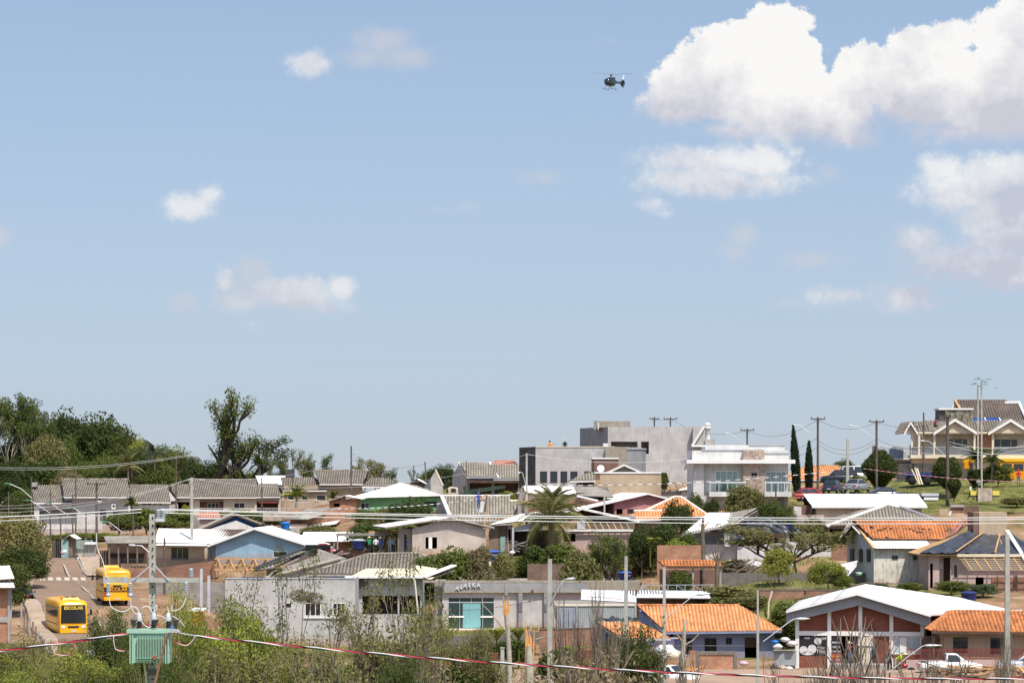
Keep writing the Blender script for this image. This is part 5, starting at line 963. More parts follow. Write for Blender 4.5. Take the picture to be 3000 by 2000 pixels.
h.shell('cobalt_wall',1790,1960,1875,1925,5,drop=2)
# brick walls along the front
garden_wall('weathered brick wall in front of the grey container', [(1580,1900,232),(1755,1895,232)], [1.55], 'old_brick',coping='dark_brick')
garden_wall('dark soil retaining wall below the shop forecourt', [(1215,1915,243),(1320,1895,243),(1440,1885,243),(1590,1880,243)], [.9,.9,.9], 'dark_concrete',drop=2)
garden_wall('painted red brick wall left of the broken pale trunk', [(1255,1992,200),(1340,1988,200)], 1.85, 'red_brick'); garden_wall('painted red brick wall with grey posts behind the broken pale trunk', [(1350,1988,199.6),(1465,1988,199.6)], 1.85, 'red_brick')
garden_wall('dull red brick wall in front of the cobalt house', [(1682,1985,199),(1860,1985,199)], 1.95, 'red_brick')
for x in (1342,1468): t = thing('wall_post','grey concrete post in the red brick wall, %s' % ('near the dish tree' if x==1342 else 'right behind the pale trunk'),'post',P(x+4,1990,199.4),'grey posts of the red wall'); q=base(t); MB().box(q.x-.13,q.x+.13,q.y-.13,q.y+.13,q.z-1,q.z+2.2).build('shaft','pole_concrete',t); MB().box(q.x-.17,q.x+.17,q.y-.17,q.y+.17,q.z+2.2,q.z+2.27).build('cap','concrete',t)
h = House('garden_wall', 'orange brick panel wall framed in grey concrete before the lilac house', 'wall', 2040, 1975, 206)
h.part('wall','brick',2046,2150,1916,1975,.02,.2,drop=.8); h.part('frame','dark_concrete',2040,2158,1907,1917,-.05,.25); h.part('frame','dark_concrete',2040,2048,1917,1975,-.05,.25,drop=.8); h.part('frame','dark_concrete',2150,2160,1917,1975,-.05,.25,drop=.8); h.part('end_wall','brick',2021,2040,1905,1975,.0,.25,drop=.8)
# hall
h = House('hall', 'red brick hall with white frame, wide low gable and posters by its door', 'building', 2335, 1962, 218, yaw=-9)
LV = [(2342,2426,1858,1920),(2437,2546,1860,1946),(2618,2698,1865,1915)]
h.front('red_brick',2333,2708,1792,1962,holes=LV,gable=(2512,1752),drop=2); h.shell('red_brick',2333,2708,1800,1962,16,drop=2,roof=False)
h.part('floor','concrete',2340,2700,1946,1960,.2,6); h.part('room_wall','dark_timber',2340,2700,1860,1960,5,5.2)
for x,yt in ((2330,1812),(2424,1785),(2515,1765),(2606,1785),(2697,1808)): h.part('column','white_trim',x,x+11,yt,1962 if x!=2515 else 1853,-.1,-.003,drop=1)
h.part('beam','white_trim',2341,2697,1850,1860,-.08,-.004); h.part('column','white_trim',2546,2556,1860,1962,-.1,-.003)
h.part('ceiling','concrete',2340,2700,1850,1853,.2,12)
Lp,A,Rp,d = h.gable_roof((2303,1790),(2511,1738),(2727,1802),'fibro','new_fibre',15,ov=1.25,bh=.12,back_drop=0)
q = V((0,0,-.95)); sg = V((0,0,-.14))
for a,b,n_ in ((Lp,A,40),(A,Rp,40)):
    f = h.uy*.5; MB().slab([a+sg+f, b+sg+f, b+q+f+V((0,0,0)), a+q*.9+f],h.uy*.05).build('gable_sheet','zinc_sign',h.t); mb = MB()
    for k in range(n_): c = a.lerp(b,(k+.3)/n_)+f; mb.bar(c+sg*1.5-h.uy*.02,c+q*.93-h.uy*.02,.06,.03)
    tag(mb.build('sheet_rib','grey_trim',h.t),kind='stuff')
roof_sheet(h.t,Rp,h.F(2990,1795,8),h.F(2810,1750,14),A+d,'fibro','new_fibre',seed=2); MB().slab([Rp,h.F(2995,1792,8),h.F(2995,1785,8),Rp+V((0,0,.2))],V((0,.1,0))).build('roof_edge','white_trim',h.t)
o = h.part('poster','banner_black',2343,2425,1859,1919,-.02,.02); o2 = h.part('banner','banner_black',2437,2463,1860,1913,-.02,.02); h.part('banner','banner_red',2437,2464,1913,1946,-.02,.02); h.part('banner','banner_black',2502,2516,1862,1946,-.02,.02)
s_ = 218/F
mb = MB()
for (cx,cy,rx,ry) in ((2396,1877,11,10),(2354,1903,12,12),(2379,1900,13,13),(2366,1912,18,6)):
    c = h.F(cx,cy,-.035); mb.add([c+h.ux*(rx*s_*math.cos(k*math.pi/8))+V((0,0,ry*s_*math.sin(k*math.pi/8))) for k in range(16)],[list(range(16))])
mb.build('poster_print','print_white',o)
for tx,x,y,sz,m_ in (('ACAI',2364,1868,7,'print_white'),('TEM',2404,1908,14,'print_white'),('AQUI',2405,1896,9,'print_white'),('OFF',2413,1870,11,'print_white'),('BEBIDAS',2450,1881,7,'print_white'),('GELO',2450,1894,9,'print_white'),('CARVAO',2450,1907,7.5,'print_white'),('PROMO',2450,1922,8,'print_yellow'),('OFERTA',2450,1932,6,'print_white')):
    text(h.t,tx,m_,h.F(x,y,-.05),sz*s_*.95,(90,8 if tx in('TEM','AQUI') else 0,-9),.004,bold=.004)
h.part('door_leaf','cream_trim',2516,2545,1865,1946,-.12,-.04); h.part('door_bar','white_trim',2514,2558,1886,1890,-.2,-.13)
for y in (1889,1908,1928): h.part('door_rib','cream_wall',2517,2544,y,y+1.5,-.135,-.122)
h.window(2618,2698,1865,1915,frame='white_trim',mull=2,pane='curtain',fw=.05); h.part('shutter','white_trim',2636,2656,1868,1910,-.03,.02)
mb = MB(); c = h.F(2561,1888,-.25); mb.lathe(c+V((0,0,-.95)),[(.03,0),(.16,.05),(.2,.35),(.13,.85),(.04,.95)],10,sy=.5); t = thing('jacket','dark jacket hanging beside the hall door','jacket',c); mb.build('cloth','navy_cloth',t)
h.part('step','concrete',2430,2600,1947,1962,-2.2,-.1,drop=1)
h = House('house', 'cream house with rust orange tile roof and red railing beside the hall', 'house', 2762, 1935, 213)
WN=[(2792,2835,1865,1912),(2901,2948,1867,1915)]
h.shell('sand_wall',2765,3080,1852,1940,9,drop=2); h.front('tan_wall',2765,3080,1850,1940,holes=WN)
for a in WN: h.window(*a,frame='dark_metal',mull=1,pane='glass',fw=.04)
EL,ER,RR,RL,v = h.eaves_roof((2730,1848),(3080,1854),(3060,1788),(2790,1788),'clay','old_clay_tile',ov=.9,t=.45,fascia='dark_timber'); roof_sheet(h.t,EL+h.uy*11,EL,RL,RL+h.uy*.02,'clay','old_clay_tile',seed=3,board=False)
h.part('side_porch','dark_brick',2700,2765,1862,1940,2,2.2)
a = P(2656,1932,209); bars('dark red railing with low wall behind the white pickup', 2656, 3010, 1898, 1932, 209, m='red_rail', n=95)
garden_wall('low pinkish wall with scratched panels behind the white pickup', [(2655,1985,208),(3040,1985,208)], 1.32, 'rose_wall')
h = House('brick_house', 'brick corner house with two small white roofs at the left edge', 'house', -30, 1880, 213)
h.front('brick',-40,28,1722,1885,drop=3); h.part('concrete_column','concrete',22,29,1722,1885,-.1,.2,drop=3); h.part('floor_beam','concrete',-40,30,1806,1822,-.08,-.004); h.part('wall','brick',-40,30,1722,1885,5,5.2,drop=3); h.part('pipe','grey_trim',30,34,1724,1815,.1,.2)
roof_sheet(h.t,h.F(-60,1721,-.8),h.F(44,1721,-.8),h.F(38,1704,1),h.F(-60,1702,1),'fibro','fibre_cement',seed=3); roof_sheet(h.t,h.F(-60,1700,.4),h.F(42,1694,.4),h.F(28,1660,4),h.F(-60,1658,4),'fibro','new_fibre',seed=3)
tank('bright blue water tank between the blue house and the white sheets',836,1549,310,29,21,'bright_blue','bright_blue',1.2)
tank('dark blue water tank on a brick stand beside the timber post frame',1050,1607,292,42,30,'tank_blue','grey_trim')
h = House('tank_stand','brick tower carrying the dark blue tank by the timber frame','tower',1032,1630,293); h.part('wall','old_brick',1032,1068,1607,1630,-.6,.7,drop=1); h.part('slab','dark_concrete',1028,1072,1605,1607.5,-.8,.9)
tank('navy water tank on a concrete post above the brick roofs',1443,1640,284,47,30,stand=2.4,txt='PROTU')
tank('navy water tank half hidden behind a street pole on the shop roof',1831,1697,266,40,25,txt='PROTU')
tank('blue water tank under the black sheet edge of the grey house',2307,1552,288,30,22,lid='tank_blue',stand=2)
tank('navy water tank above the white hall roof',2838,1762,238,48,32,lid='tank_blue')
# ---------------------------------------------------------------- plants
LEAF = {'dark': ((.036,.055,.012),(.10,.125,.03)), 'mid': ((.065,.095,.018),(.16,.19,.045)), 'bright': ((.14,.17,.025),(.32,.34,.07)), 'olive': ((.12,.125,.04),(.29,.27,.10)), 'tan': ((.15,.13,.06),(.32,.27,.14)),
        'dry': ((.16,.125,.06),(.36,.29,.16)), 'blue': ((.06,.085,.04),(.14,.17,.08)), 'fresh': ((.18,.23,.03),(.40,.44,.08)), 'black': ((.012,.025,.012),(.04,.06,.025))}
def LM(c): a, b = LEAF[c]; return leaf_mat('leaves ' + c, a, b)
def leaf_mesh(name, cen, rad, n, size, seed, flat=.75, asp=.55, outb=.75, droop=0, shell=.45):
    """n leaf blades scattered in the outer part of each clump; cen (k,3), rad (k,)"""
    rs = np.random.RandomState(seed); cen = np.asarray(cen, float); k = len(cen); rad = np.broadcast_to(np.asarray(rad, float), (k,))
    d = rs.normal(size=(k*n,3)); d /= np.linalg.norm(d,axis=1)[:,None]; rr = rs.uniform(shell,1,(k*n,1))**.6
    off = d*rr*np.repeat(rad,n)[:,None]; off[:,2] *= flat; p = np.repeat(cen,n,0) + off; p[:,2] -= droop*rs.random_sample(k*n)*np.repeat(rad,n)
    nn = d*outb + rs.normal(size=(k*n,3))*.55 + np.array([0,0,.25]); nn /= np.linalg.norm(nn,axis=1)[:,None]
    t = np.cross(nn, rs.normal(size=(k*n,3))); t /= np.linalg.norm(t,axis=1)[:,None]; b = np.cross(nn,t)
    s = size*rs.uniform(.6,1.35,(k*n,1)); t = t*s; b = b*s*asp
    v = np.stack([p-t, p-b*.9, p+t, p+b*.9],1).reshape(-1,3); N_ = k*n
    me = bpy.data.meshes.new(name); me.vertices.add(4*N_); me.vertices.foreach_set('co', v.reshape(-1)); me.loops.add(4*N_); me.polygons.add(N_)
    me.loops.foreach_set('vertex_index', np.arange(4*N_)); me.polygons.foreach_set('loop_start', np.arange(0,4*N_,4)); me.polygons.foreach_set('loop_total', np.full(N_,4))
    clump = np.repeat(rs.random_sample(k),n)*.55 + rs.random_sample(N_)*.45
    at = me.attributes.new('rnd','FLOAT','FACE'); at.data.foreach_set('value', clump.astype(np.float32)); me.update(calc_edges=True); return me
def grow(rs, mb, p, d, L, r, lev, maxl, tips, spread=.6, up=.25, kids=(2,3), shrink=.72, bend=.25, nside=5, mid=False):
    pts = [p]; q = p; dd = d
    for i in range(3):
        dd = (dd + V((rs.uniform(-1,1),rs.uniform(-1,1),rs.uniform(-.4,.8)))*bend*.5).normalized(); q = q + dd*L/3; pts.append(q)
    r2 = r*.66 if lev < maxl else r*.35
    mb.tube(pts, [r, r*.9, r*.78, r2], nside if lev < 2 else 3, cap=(lev==0))
    if lev >= maxl: tips.append((tuple(pts[-1]), lev)); tips.append((tuple(pts[2]), lev)); return
    if mid and lev > 0: tips.append((tuple(pts[-1]), lev))
    for k in range(rs.randint(*kids)):
        a = rs.uniform(0,6.283); s = V((math.cos(a),math.sin(a),0)); nd = (dd + s*rs.uniform(spread*.6,spread*1.3) + V((0,0,up))).normalized()
        grow(rs, mb, pts[-1] if k < 2 else pts[2], nd, L*shrink*rs.uniform(.8,1.15), r2, lev+1, maxl, tips, spread, up, kids, shrink, bend, nside, mid)
    if lev == 0 and rs.random() < .5: pass
TREE = {  # H nominal height. levels, spread, up, kids, trunk length, radius, clump radius, leaves per clump, leaf size
 'dense':   dict(H=10, blob=(60,.50,.20,150,.22), tr=(3.0,.30)),
 'round':   dict(H=4, blob=(42,.46,.22,170,.10), tr=(1.0,.09)),
 'shrub':   dict(H=2.4, blob=(34,.46,.24,150,.085), tr=(.4,.05)),
 'open':    dict(H=8, g=(3.0,.18,3,.62,.28,(3,4)), leaf=(.62,34,.12), flat=.6),
 'umbrella':dict(H=12, g=(5.2,.24,3,.75,.12,(3,4)), leaf=(1.25,95,.17), flat=.42),
 'gnarly':  dict(H=12, g=(4.6,.40,3,.62,.42,(3,4)), leaf=(.72,44,.13), flat=.7, mid=True, bend=.7),
 'slim':    dict(H=7, g=(2.6,.065,3,.42,.5,(2,4)), leaf=(.42,22,.06), flat=.8),
 'feather': dict(H=6, g=(1.3,.07,4,.62,.42,(2,4)), leaf=(.36,30,.042), flat=.6),
 'thicket': dict(H=5, g=(1.0,.06,4,.60,.50,(3,4)), leaf=(.26,3,.05), flat=.7),
 'bare':    dict(H=5, g=(1.5,.07,4,.55,.40,(2,4)), leaf=None),
 'limb':    dict(H=4, g=(1.3,.11,2,.5,.6,(3,4)), leaf=None),
}
PROTO = {}; NUSE = {}
def proto(kind, color, seed, bark):
    key = (kind, color, seed, bark)
    if key in PROTO: return PROTO[key]
    c = TREE[kind]; rs = random.Random(seed*31+len(kind)); root = bpy.data.objects.new('tree', None); C.objects.link(root); LOC[root.name] = V((0,0,0))
    mb = MB(); tips = []
    if 'blob' in c:
        k, R_, cr, n, sz = c['blob']; H = c['H']; tl, tr = c['tr']; mb.tube([(0,0,-.6),(0.05,0,tl*.5),(0,.05,tl),(0,0,H*.6)],[tr,tr*.85,tr*.7,tr*.2],6); cen = []; rad = []
        for i in range(k):
            a = rs.uniform(0,6.283); u = rs.uniform(-.75,1); q = math.sqrt(max(0,1-u*u)); f = rs.uniform(.55,1)**.5
            cen.append((math.cos(a)*q*R_*H*f*.86, math.sin(a)*q*R_*H*f*.86, H*.56+u*f*H*.36)); rad.append(H*cr*rs.uniform(.55,1.1))
            if i % 5 == 0: mb.tube([(0,0,tl*.9),tuple(V(cen[-1])*.6+V((0,0,tl*.4))),cen[-1]],[tr*.4,tr*.25,.01],4)
        me = leaf_mesh('crown', cen, rad, n, sz, seed, .8)
    else:
        L, r, ml, sp, up, kids = c['g']; stems = 1 if kind not in ('feather','thicket','bare') else 3
        for s_ in range(stems):
            a = rs.uniform(0,6.28); d = V((math.cos(a)*.28*(stems>1),math.sin(a)*.28*(stems>1),1)).normalized()
            grow(rs, mb, V((0,0,-.5)), d, L, r, 0, ml, tips, sp, up, kids, bend=c.get('bend',.3), mid=c.get('mid',False))
        zt = max(t[0][2] for t in tips); me = None
        if c['leaf']:
            R_, n, sz = c['leaf']; cen = [t[0] for t in tips if t[0][2] > zt*.22]; rad = np.array([R_*rs.uniform(.6,1.2) for _ in cen]); me = leaf_mesh('crown', cen, rad, n, sz, seed, c['flat'], .42, .5)
        c_h = zt + (c['leaf'][0]*.4 if c['leaf'] else 0); PROTO[('H',)+key] = c_h
    o = mb.build('trunk', bark, root)
    if me: me.materials.append(LM(color)); cr = link('crown', me, root)
    if 'blob' in c: PROTO[('H',)+key] = c['H']
    co = np.array([v.co[:] for v in (me or o.data).vertices]) if (me is None or len(me.vertices) < 200000) else None
    PROTO[('W',)+key] = float(np.percentile(co[:,0],98.5) - np.percentile(co[:,0],1.5)); PROTO[key] = root; NUSE[key] = 0; return root
def tree(kind, color, px, top, D, w, label, seed=0, bark='bark', name='tree', cat='tree', group=None, rz=None, base_y=None, dz=0):
    key = (kind, color, seed, bark); root = proto(kind, color, seed, bark); x = (px-1500)/F*D
    z = gnd(x, D) if base_y is None else (HY-base_y)/F*D; H = (HY-top)/F*D - z
    o = root if NUSE[key] == 0 else copy_tree(root); NUSE[key] += 1; o.name = name
    sz = H/PROTO[('H',)+key]; sx = w*D/F/PROTO[('W',)+key]; place(o, (x, D, z+dz), rz if rz is not None else (px*.37) % 6.28, (sx,sx,sz), label, cat, group); return o
def shaped(name, label, cat, px, base_y, top, D, w, prof, color, n=5200, size=.10, seed=0, group=None, lean=0, trunk=.1):
    """clipped plant: leaves over a turned profile [(height 0..1, half width 0..1)]"""
    rs = np.random.RandomState(seed); x = (px-1500)/F*D; z = (HY-base_y)/F*D; H = (base_y-top)/F*D; W_ = w*D/F/2; t = thing(name, label, cat, (x,D,z), group)
    hh = rs.random_sample(n); rr = np.interp(hh,[p[0] for p in prof],[p[1] for p in prof]); keep = rs.random_sample(n) < (rr+.15); hh = hh[keep]; rr = rr[keep]; n = len(hh)
    a = rs.uniform(0,6.283,n); q = rr*W_*rs.uniform(.82,1.06,n); cen = np.stack([np.cos(a)*q+lean*hh*H, np.sin(a)*q, hh*H],1)
    me = leaf_mesh('crown', cen, .06, 1, size, seed, 1, .5, .2); me.materials.append(LM(color)); link('crown', me, t)
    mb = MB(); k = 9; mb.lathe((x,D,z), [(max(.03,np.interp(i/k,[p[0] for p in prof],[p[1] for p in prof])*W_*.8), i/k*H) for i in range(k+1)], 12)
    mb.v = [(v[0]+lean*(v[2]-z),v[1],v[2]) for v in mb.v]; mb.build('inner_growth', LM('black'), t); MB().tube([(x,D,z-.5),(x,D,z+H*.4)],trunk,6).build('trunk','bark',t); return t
def frond_mesh(L, seed, leafl=.5, sag=1.0):
    rs = random.Random(seed); mb = MB(); pts = []
    for i in range(9): t = i/8; pts.append(V((L*(t-.12*t*t*sag), 0, L*(.55*t - .85*sag*t*t))))
    mb.tube(pts, [.035*(1-i/10) for i in range(9)], 3, False)
    for i in range(3, 40):
        t = i/40; j = min(7,int(t*8)); p = pts[j].lerp(pts[j+1], t*8-j); l = leafl*math.sin(math.pi*min(1,t*.9+.12))*rs.uniform(.85,1.1)
        for s in (-1,1): d = V((.45,s*.8,-.35-.5*rs.random())).normalized()*l; w = V((.045,0,.012)); mb.add([p-w, p+w, p+d],[(0,1,2)],rs.random())
    me = bpy.data.meshes.new('frond'); me.from_pydata(mb.v,[],mb.f); at = me.attributes.new('rnd','FLOAT','FACE'); at.data.foreach_set('value', mb.r); me.update(); return me
FR = {}
def palm(label, px, crown_y, D, L, color='olive', n=22, base_y=None, seed=0, trunk=.16, sag=1.0, group=None, el=(-.3,1.2)):
    x = (px-1500)/F*D; z = gnd(x,D) if base_y is None else (HY-base_y)/F*D; zc = (HY-crown_y)/F*D; t = thing('palm_tree', label, 'palm', (x,D,z), group)
    mb = MB(); mb.tube([(x,D,z-.5),(x+.1,D,(z+zc)/2),(x,D,zc)],[trunk*1.25,trunk,trunk*.9],8); mb.build('trunk','bark',t); k = (round(L,1), color, sag)
    if k not in FR: FR[k] = frond_mesh(L, 5, L*.22, sag); FR[k].materials.append(LM(color))
    rs = random.Random(seed+7)
    for i in range(n):
        o = bpy.data.objects.new('frond', FR[k]); C.objects.link(o); o.parent = t; o.location = V((0,0,zc-z)); o.rotation_euler = (rs.uniform(-.25,.25), -rs.uniform(*el), i*2.4+rs.uniform(-.3,.3)); s = rs.uniform(.8,1.1); o.scale = (s,s,s)
    return t

# forest behind the tiled row
fo = 'trees of the dense wood behind the tiled houses'
FT = [('dense','dark',30,1290,470,200,'dark broadleaf tree at the left frame edge below the open umbrella crowns',1),('dense','dark',95,1262,480,190,'dark tree under the umbrella crowns, second from the frame edge',2),('dense','olive',135,1268,455,120,'brownish olive tree standing before the dark wood',3),
 ('dense','dark',205,1202,478,180,'tall dark tree forming the left shoulder of the wood ridge',1),('dense','dark',262,1206,486,190,'highest rounded dark crown of the wood ridge',2),('dense','dark',325,1240,484,170,'dark crown sloping down right of the wood summit',3),('dense','dark',375,1262,478,130,'dark crown at the right shoulder of the wood',1),
 ('dense','mid',182,1272,462,110,'mid green tree beside the brownish olive crown',2),('dense','tan',205,1372,446,100,'pale flowering tree just above the white tiled house',1),('dense','mid',130,1330,452,130,'mid green tree low in the wood left of the pale one',1),('dense','dark',50,1350,450,150,'low dark tree above the left end of the tiled house',2),
 ('dense','mid',245,1350,452,90,'green tree right of the pale flowering one',3),('dense','mid',300,1330,458,120,'dense green tree over the white tiled house ridge',1),('dense','bright',400,1278,462,70,'yellowish tree top at the right of the dark wood',1),('dense','blue',440,1300,460,90,'bluish green tree between the yellow top and the gnarled tree',2),
 ('dense','mid',505,1300,456,110,'green tree left below the gnarled giant',2),('dense','mid',470,1352,448,120,'mid green tree low behind the grey tile ridge',3),('dense','dark',540,1330,452,110,'shadowy green tree under the left limbs of the gnarled giant',1),('dense','dark',600,1345,450,130,'dark bushy tree at the foot of the gnarled giant',3),
 ('dense','mid',660,1365,448,110,'green undergrowth tree right of the gnarled giant trunk',1),('dense','bright',650,1382,440,60,'light green bush tree above the cream house ridge',1),('dense','mid',720,1372,448,110,'green tree below the airy crown',2),('dense','blue',765,1385,444,60,'bluish small tree at the right end of the wood',1),
 ('dense','dark',360,1350,450,110,'dark tree low behind the palm fronds',2),('dense','dark',20,1400,440,130,'dark tree left of the first tiled roof',3),('dense','mid',60,1430,425,90,'green tree touching the first tiled roof edge',1),('dense','dark',420,1380,446,100,'dark tree behind the wooden pole',2)]
for k,c,px,tp,D,w,lb,sd in FT: tree(k,c,px,tp,D,w,lb,sd,group=fo,bark='dark_bark')
for px,tp,w,lb,sd,c in ((28,1160,110,'umbrella crowned tree at the left frame edge with bare limbs below',1,'mid'),(75,1148,110,'tallest umbrella crowned tree with sky under its crown',2,'mid'),(120,1168,100,'umbrella crowned tree leaning over the dark wood',3,'mid')): tree('umbrella',c,px,tp,468,w,lb,sd,group=fo,bark='pale_bark')
tree('gnarly','mid',622,1137,440,150,'tall gnarled tree with thick dark limbs towering over the cream house',2,bark='dark_bark')
tree('open','blue',708,1247,442,110,'airy tree with feathery crown right of the gnarled giant',1,bark='dark_bark'); tree('limb','mid',655,1285,441,50,'broken leafless stem between the gnarled giant and the airy tree',1,bark='dark_bark')
for px,tp,w,lb,sd in ((840,1312,75,'tall airy tree behind the white sheet metal roof',2),(895,1325,70,'middle airy tree behind the dark chimney',3),(938,1328,45,'small dark topped tree right of the airy pair',1),(800,1352,50,'low olive tree left of the airy pair',2)): tree('open','olive' if px != 938 else 'mid',px,tp,450,w,lb,sd,bark='dark_bark')
tree('open','olive',1062,1345,440,62,'shaggy tree behind the raised brown roof, left one',3); tree('open','olive',1102,1338,442,56,'shaggy tree behind the raised brown roof, right one',1); tree('open','mid',1135,1368,440,60,'leafy tree right of the drooping palms',3)
palm('palm with hanging fronds inside the wood edge',385,1350,445,4.2,'dark',20,seed=3); palm('bluish palm behind the wooden pole',452,1332,446,3.6,'blue',18,seed=4); palm('palm with hanging skirt low in the wood',375,1370,440,3.6,'olive',16,seed=8)
palm('palm at the right end of the wood above the cream house',760,1360,440,2.6,'mid',16,seed=5)
tree('open','blue',1222,1372,420,40,'thin small tree between the two leaning poles',2); tree('dense','dark',1295,1357,400,75,'dark rain tree behind the concrete gable end',2); tree('dense','mid',1262,1372,402,60,'dark spreading tree left of the rain tree',3)
# garden plants of the upper streets
palm('stubby garden palm before the tan house',868,1452,398,2.6,'bright',18,base_y=1475,seed=6,sag=.8); palm('small garden palm right of the dark door',975,1458,398,1.8,'mid',16,base_y=1480,seed=7,sag=.8); palm('yucca palm in front of the white tiled house',384,1478,394,1.6,'mid',20,base_y=1512,seed=8,sag=.6)
SH = [('shrub','mid',430,1488,386,120,'green hedge bush right of the white tiled house'),('shrub','mid',350,1500,384,90,'hedge bush behind the twin insulators'),('shrub','bright',545,1478,398,30,'lime bush in the small porch of the cream house'),('shrub','mid',520,1500,384,110,'hedge bush left of the deep blue gable'),('shrub','mid',470,1512,380,90,'hedge bush behind the concrete pole top'),
 ('shrub','bright',240,1560,372,120,'bright vine bank below the whitewashed wall'),('shrub','bright',180,1565,370,90,'bright vines left on the whitewashed wall foot'),('shrub','bright',310,1560,368,80,'bright vines right on the whitewashed wall foot'),
 ('shrub','mid',700,1490,350,110,'hedge behind the deep blue gable ridge'),('shrub','olive',640,1498,345,80,'bush beside the faded orange shed roof'),('shrub','mid',790,1500,348,90,'green bush under the long white railing'),('shrub','mid',905,1498,346,80,'bush below the tall white gate'),('shrub','olive',600,1560,310,70,'bush behind the pale blue house ridge'),('shrub','mid',1340,1500,340,60,'bush below the dump truck'),('shrub','mid',1990,1668,262,70,'bush at the left of the tiled shelter'),('shrub','olive',2150,1640,272,80,'weeds before the grey plastic sheeted house'),('shrub','mid',2010,1560,282,60,'small tree behind the lone stripped trunk'),('round','mid',1070,1490,322,70,'green tree left in front of the green house'),('round','olive',1135,1482,318,90,'leafy olive tree before the green house wall'),('round','dark',1200,1460,316,130,'large dark tree before the green house'),('shrub','mid',1090,1530,312,130,'green bush row above the worker roof'),('shrub','mid',1180,1530,310,120,'bush under the large dark tree'),
 ('shrub','olive',930,1535,318,90,'grey green bush over the small white sheets'),('shrub','bright',1480,1436,372,50,'lime bush beside the dump truck'),
 ('round','olive',2180,1418,300,105,'glossy green tree in front of the glass balcony'),('round','dark',2250,1462,298,85,'dark green tree right of the glossy one'),('round','mid',2300,1475,296,60,'low tree by the corner of the balcony house'),('shrub','dark',2085,1462,302,50,'dark shrub below the balcony house wall'),('shrub','mid',2030,1450,306,60,'sprawling green shrub behind the orange roof hip'),
 ('round','dark',1985,1462,288,90,'dark thin leaved tree before the bright orange roof'),('round','dark',1930,1532,280,110,'dense dark green citrus tree behind the brick wall'),('round','dark',1880,1540,279,80,'left half of the dark citrus pair'),('shrub','fresh',1985,1578,276,70,'yellow green bush beside the brick wall end'),
 ('open','olive',1740,1555,276,130,'branching olive tree before the rose walled house'),('open','mid',1800,1560,274,90,'thin leaved tree beside the branching olive tree'),('shrub','olive',1700,1610,272,110,'dusty shrub below the branching olive tree'),('shrub','olive',1800,1630,285,150,'dusty brush behind the shop roof tank'),('shrub','olive',1885,1635,285,110,'dry brush left of the tiled shelter'),('shrub','mid',1640,1590,284,110,'garden shrub under the date palm'),('shrub','mid',1570,1600,283,70,'green shrub left of the date palm trunk'),
 ('shrub','mid',1330,1608,280,120,'bushy hedge below the beige gable house'),('shrub','mid',1250,1625,279,110,'low hedge left below the beige gable house'),('shrub','dry',1405,1600,279,80,'dry shrub beside the blue tank post'),('shrub','olive',1480,1618,280,60,'light shrub by the teal door'),('shrub','mid',1560,1630,285,120,'green shrub behind the first street pole'),('shrub','mid',1680,1640,285,140,'green shrub on the shop roof line'),
 ('open','olive',2270,1535,270,190,'wide airy olive tree before the plastic sheeted house'),('open','olive',2330,1560,268,130,'airy tree right half before the plastic sheeted house'),('round','bright',2282,1605,262,85,'yellow green round tree under the airy olive tree'),('shrub','olive',2370,1515,292,90,'vine thicket above the white garden wall'),('shrub','mid',2400,1562,288,90,'creeper on the roof edge above the white wall'),('shrub','mid',2455,1560,286,60,'creeper in the carport of the pink house'),
 ('round','bright',2425,1640,254,95,'bright green young tree on the upper lawn'),('round','bright',2465,1680,254,60,'lower right bush of the young lawn tree'),('shrub','olive',2130,1715,250,170,'large olive bush beside the tiled shelter lawn'),('shrub','olive',2190,1735,248,120,'olive bush above the lilac house roof'),('shrub','mid',2090,1740,249,110,'bush left above the lilac house roof'),('shrub','mid',2310,1765,243,110,'green shrub climbing the retaining wall'),('shrub','dark',2330,1805,240,90,'dark shrub beside the hall roof corner'),('shrub','olive',2380,1745,246,90,'olive weeds on the retaining wall'),
 ('shrub','mid',2560,1708,252,90,'weeds before the stained annexe wall'),('shrub','mid',2670,1705,251,60,'spiky weeds right of the plank pile'),('shrub','mid',2790,1700,249,90,'leafy shrub below the sheeted hip roof'),('shrub','blue',2880,1710,244,90,'spiky blue green shrub beside the tank'),
 ('round','mid',2470,1345,378,60,'tree behind the orange hipped roof'),('shrub','mid',2505,1392,330,60,'garden shrub left of the large topiary'),('shrub','mid',2925,1360,335,80,'bush beside the yellow truck'),('shrub','mid',2880,1375,336,70,'dark bush under the palm by the masts'),('shrub','olive',2980,1455,305,90,'weeds on the upper right slope'),('shrub','olive',2930,1500,300,90,'dry weeds behind the brown box chimney')]
for i,(k,c,px,tp,D,w,lb) in enumerate(SH): tree(k,c,px,tp,D,w,lb,i%3,name='tree' if k in('round','open') else 'shrub',cat='tree' if k in('round','open') else 'shrub',group='garden shrubs and trees between the houses')
palm('large date palm with arching fronds in the middle of the town',1612,1525,288,5.4,'olive',46,seed=9,trunk=.22,el=(-.8,1.2)); palm('upper crown palm behind the large date palm',1620,1484,292,3.4,'olive',30,seed=10,trunk=.2,el=(-.3,1.3))
palm('palm between the two lamp masts',2860,1345,336,2.6,'dark',18,base_y=1400,seed=11); palm('palm right of the lamp masts',2905,1350,334,2.4,'dark',16,base_y=1400,seed=12)
palm('small palm beside the upper street pole',2507,1412,328,1.6,'olive',14,base_y=1435,seed=13)
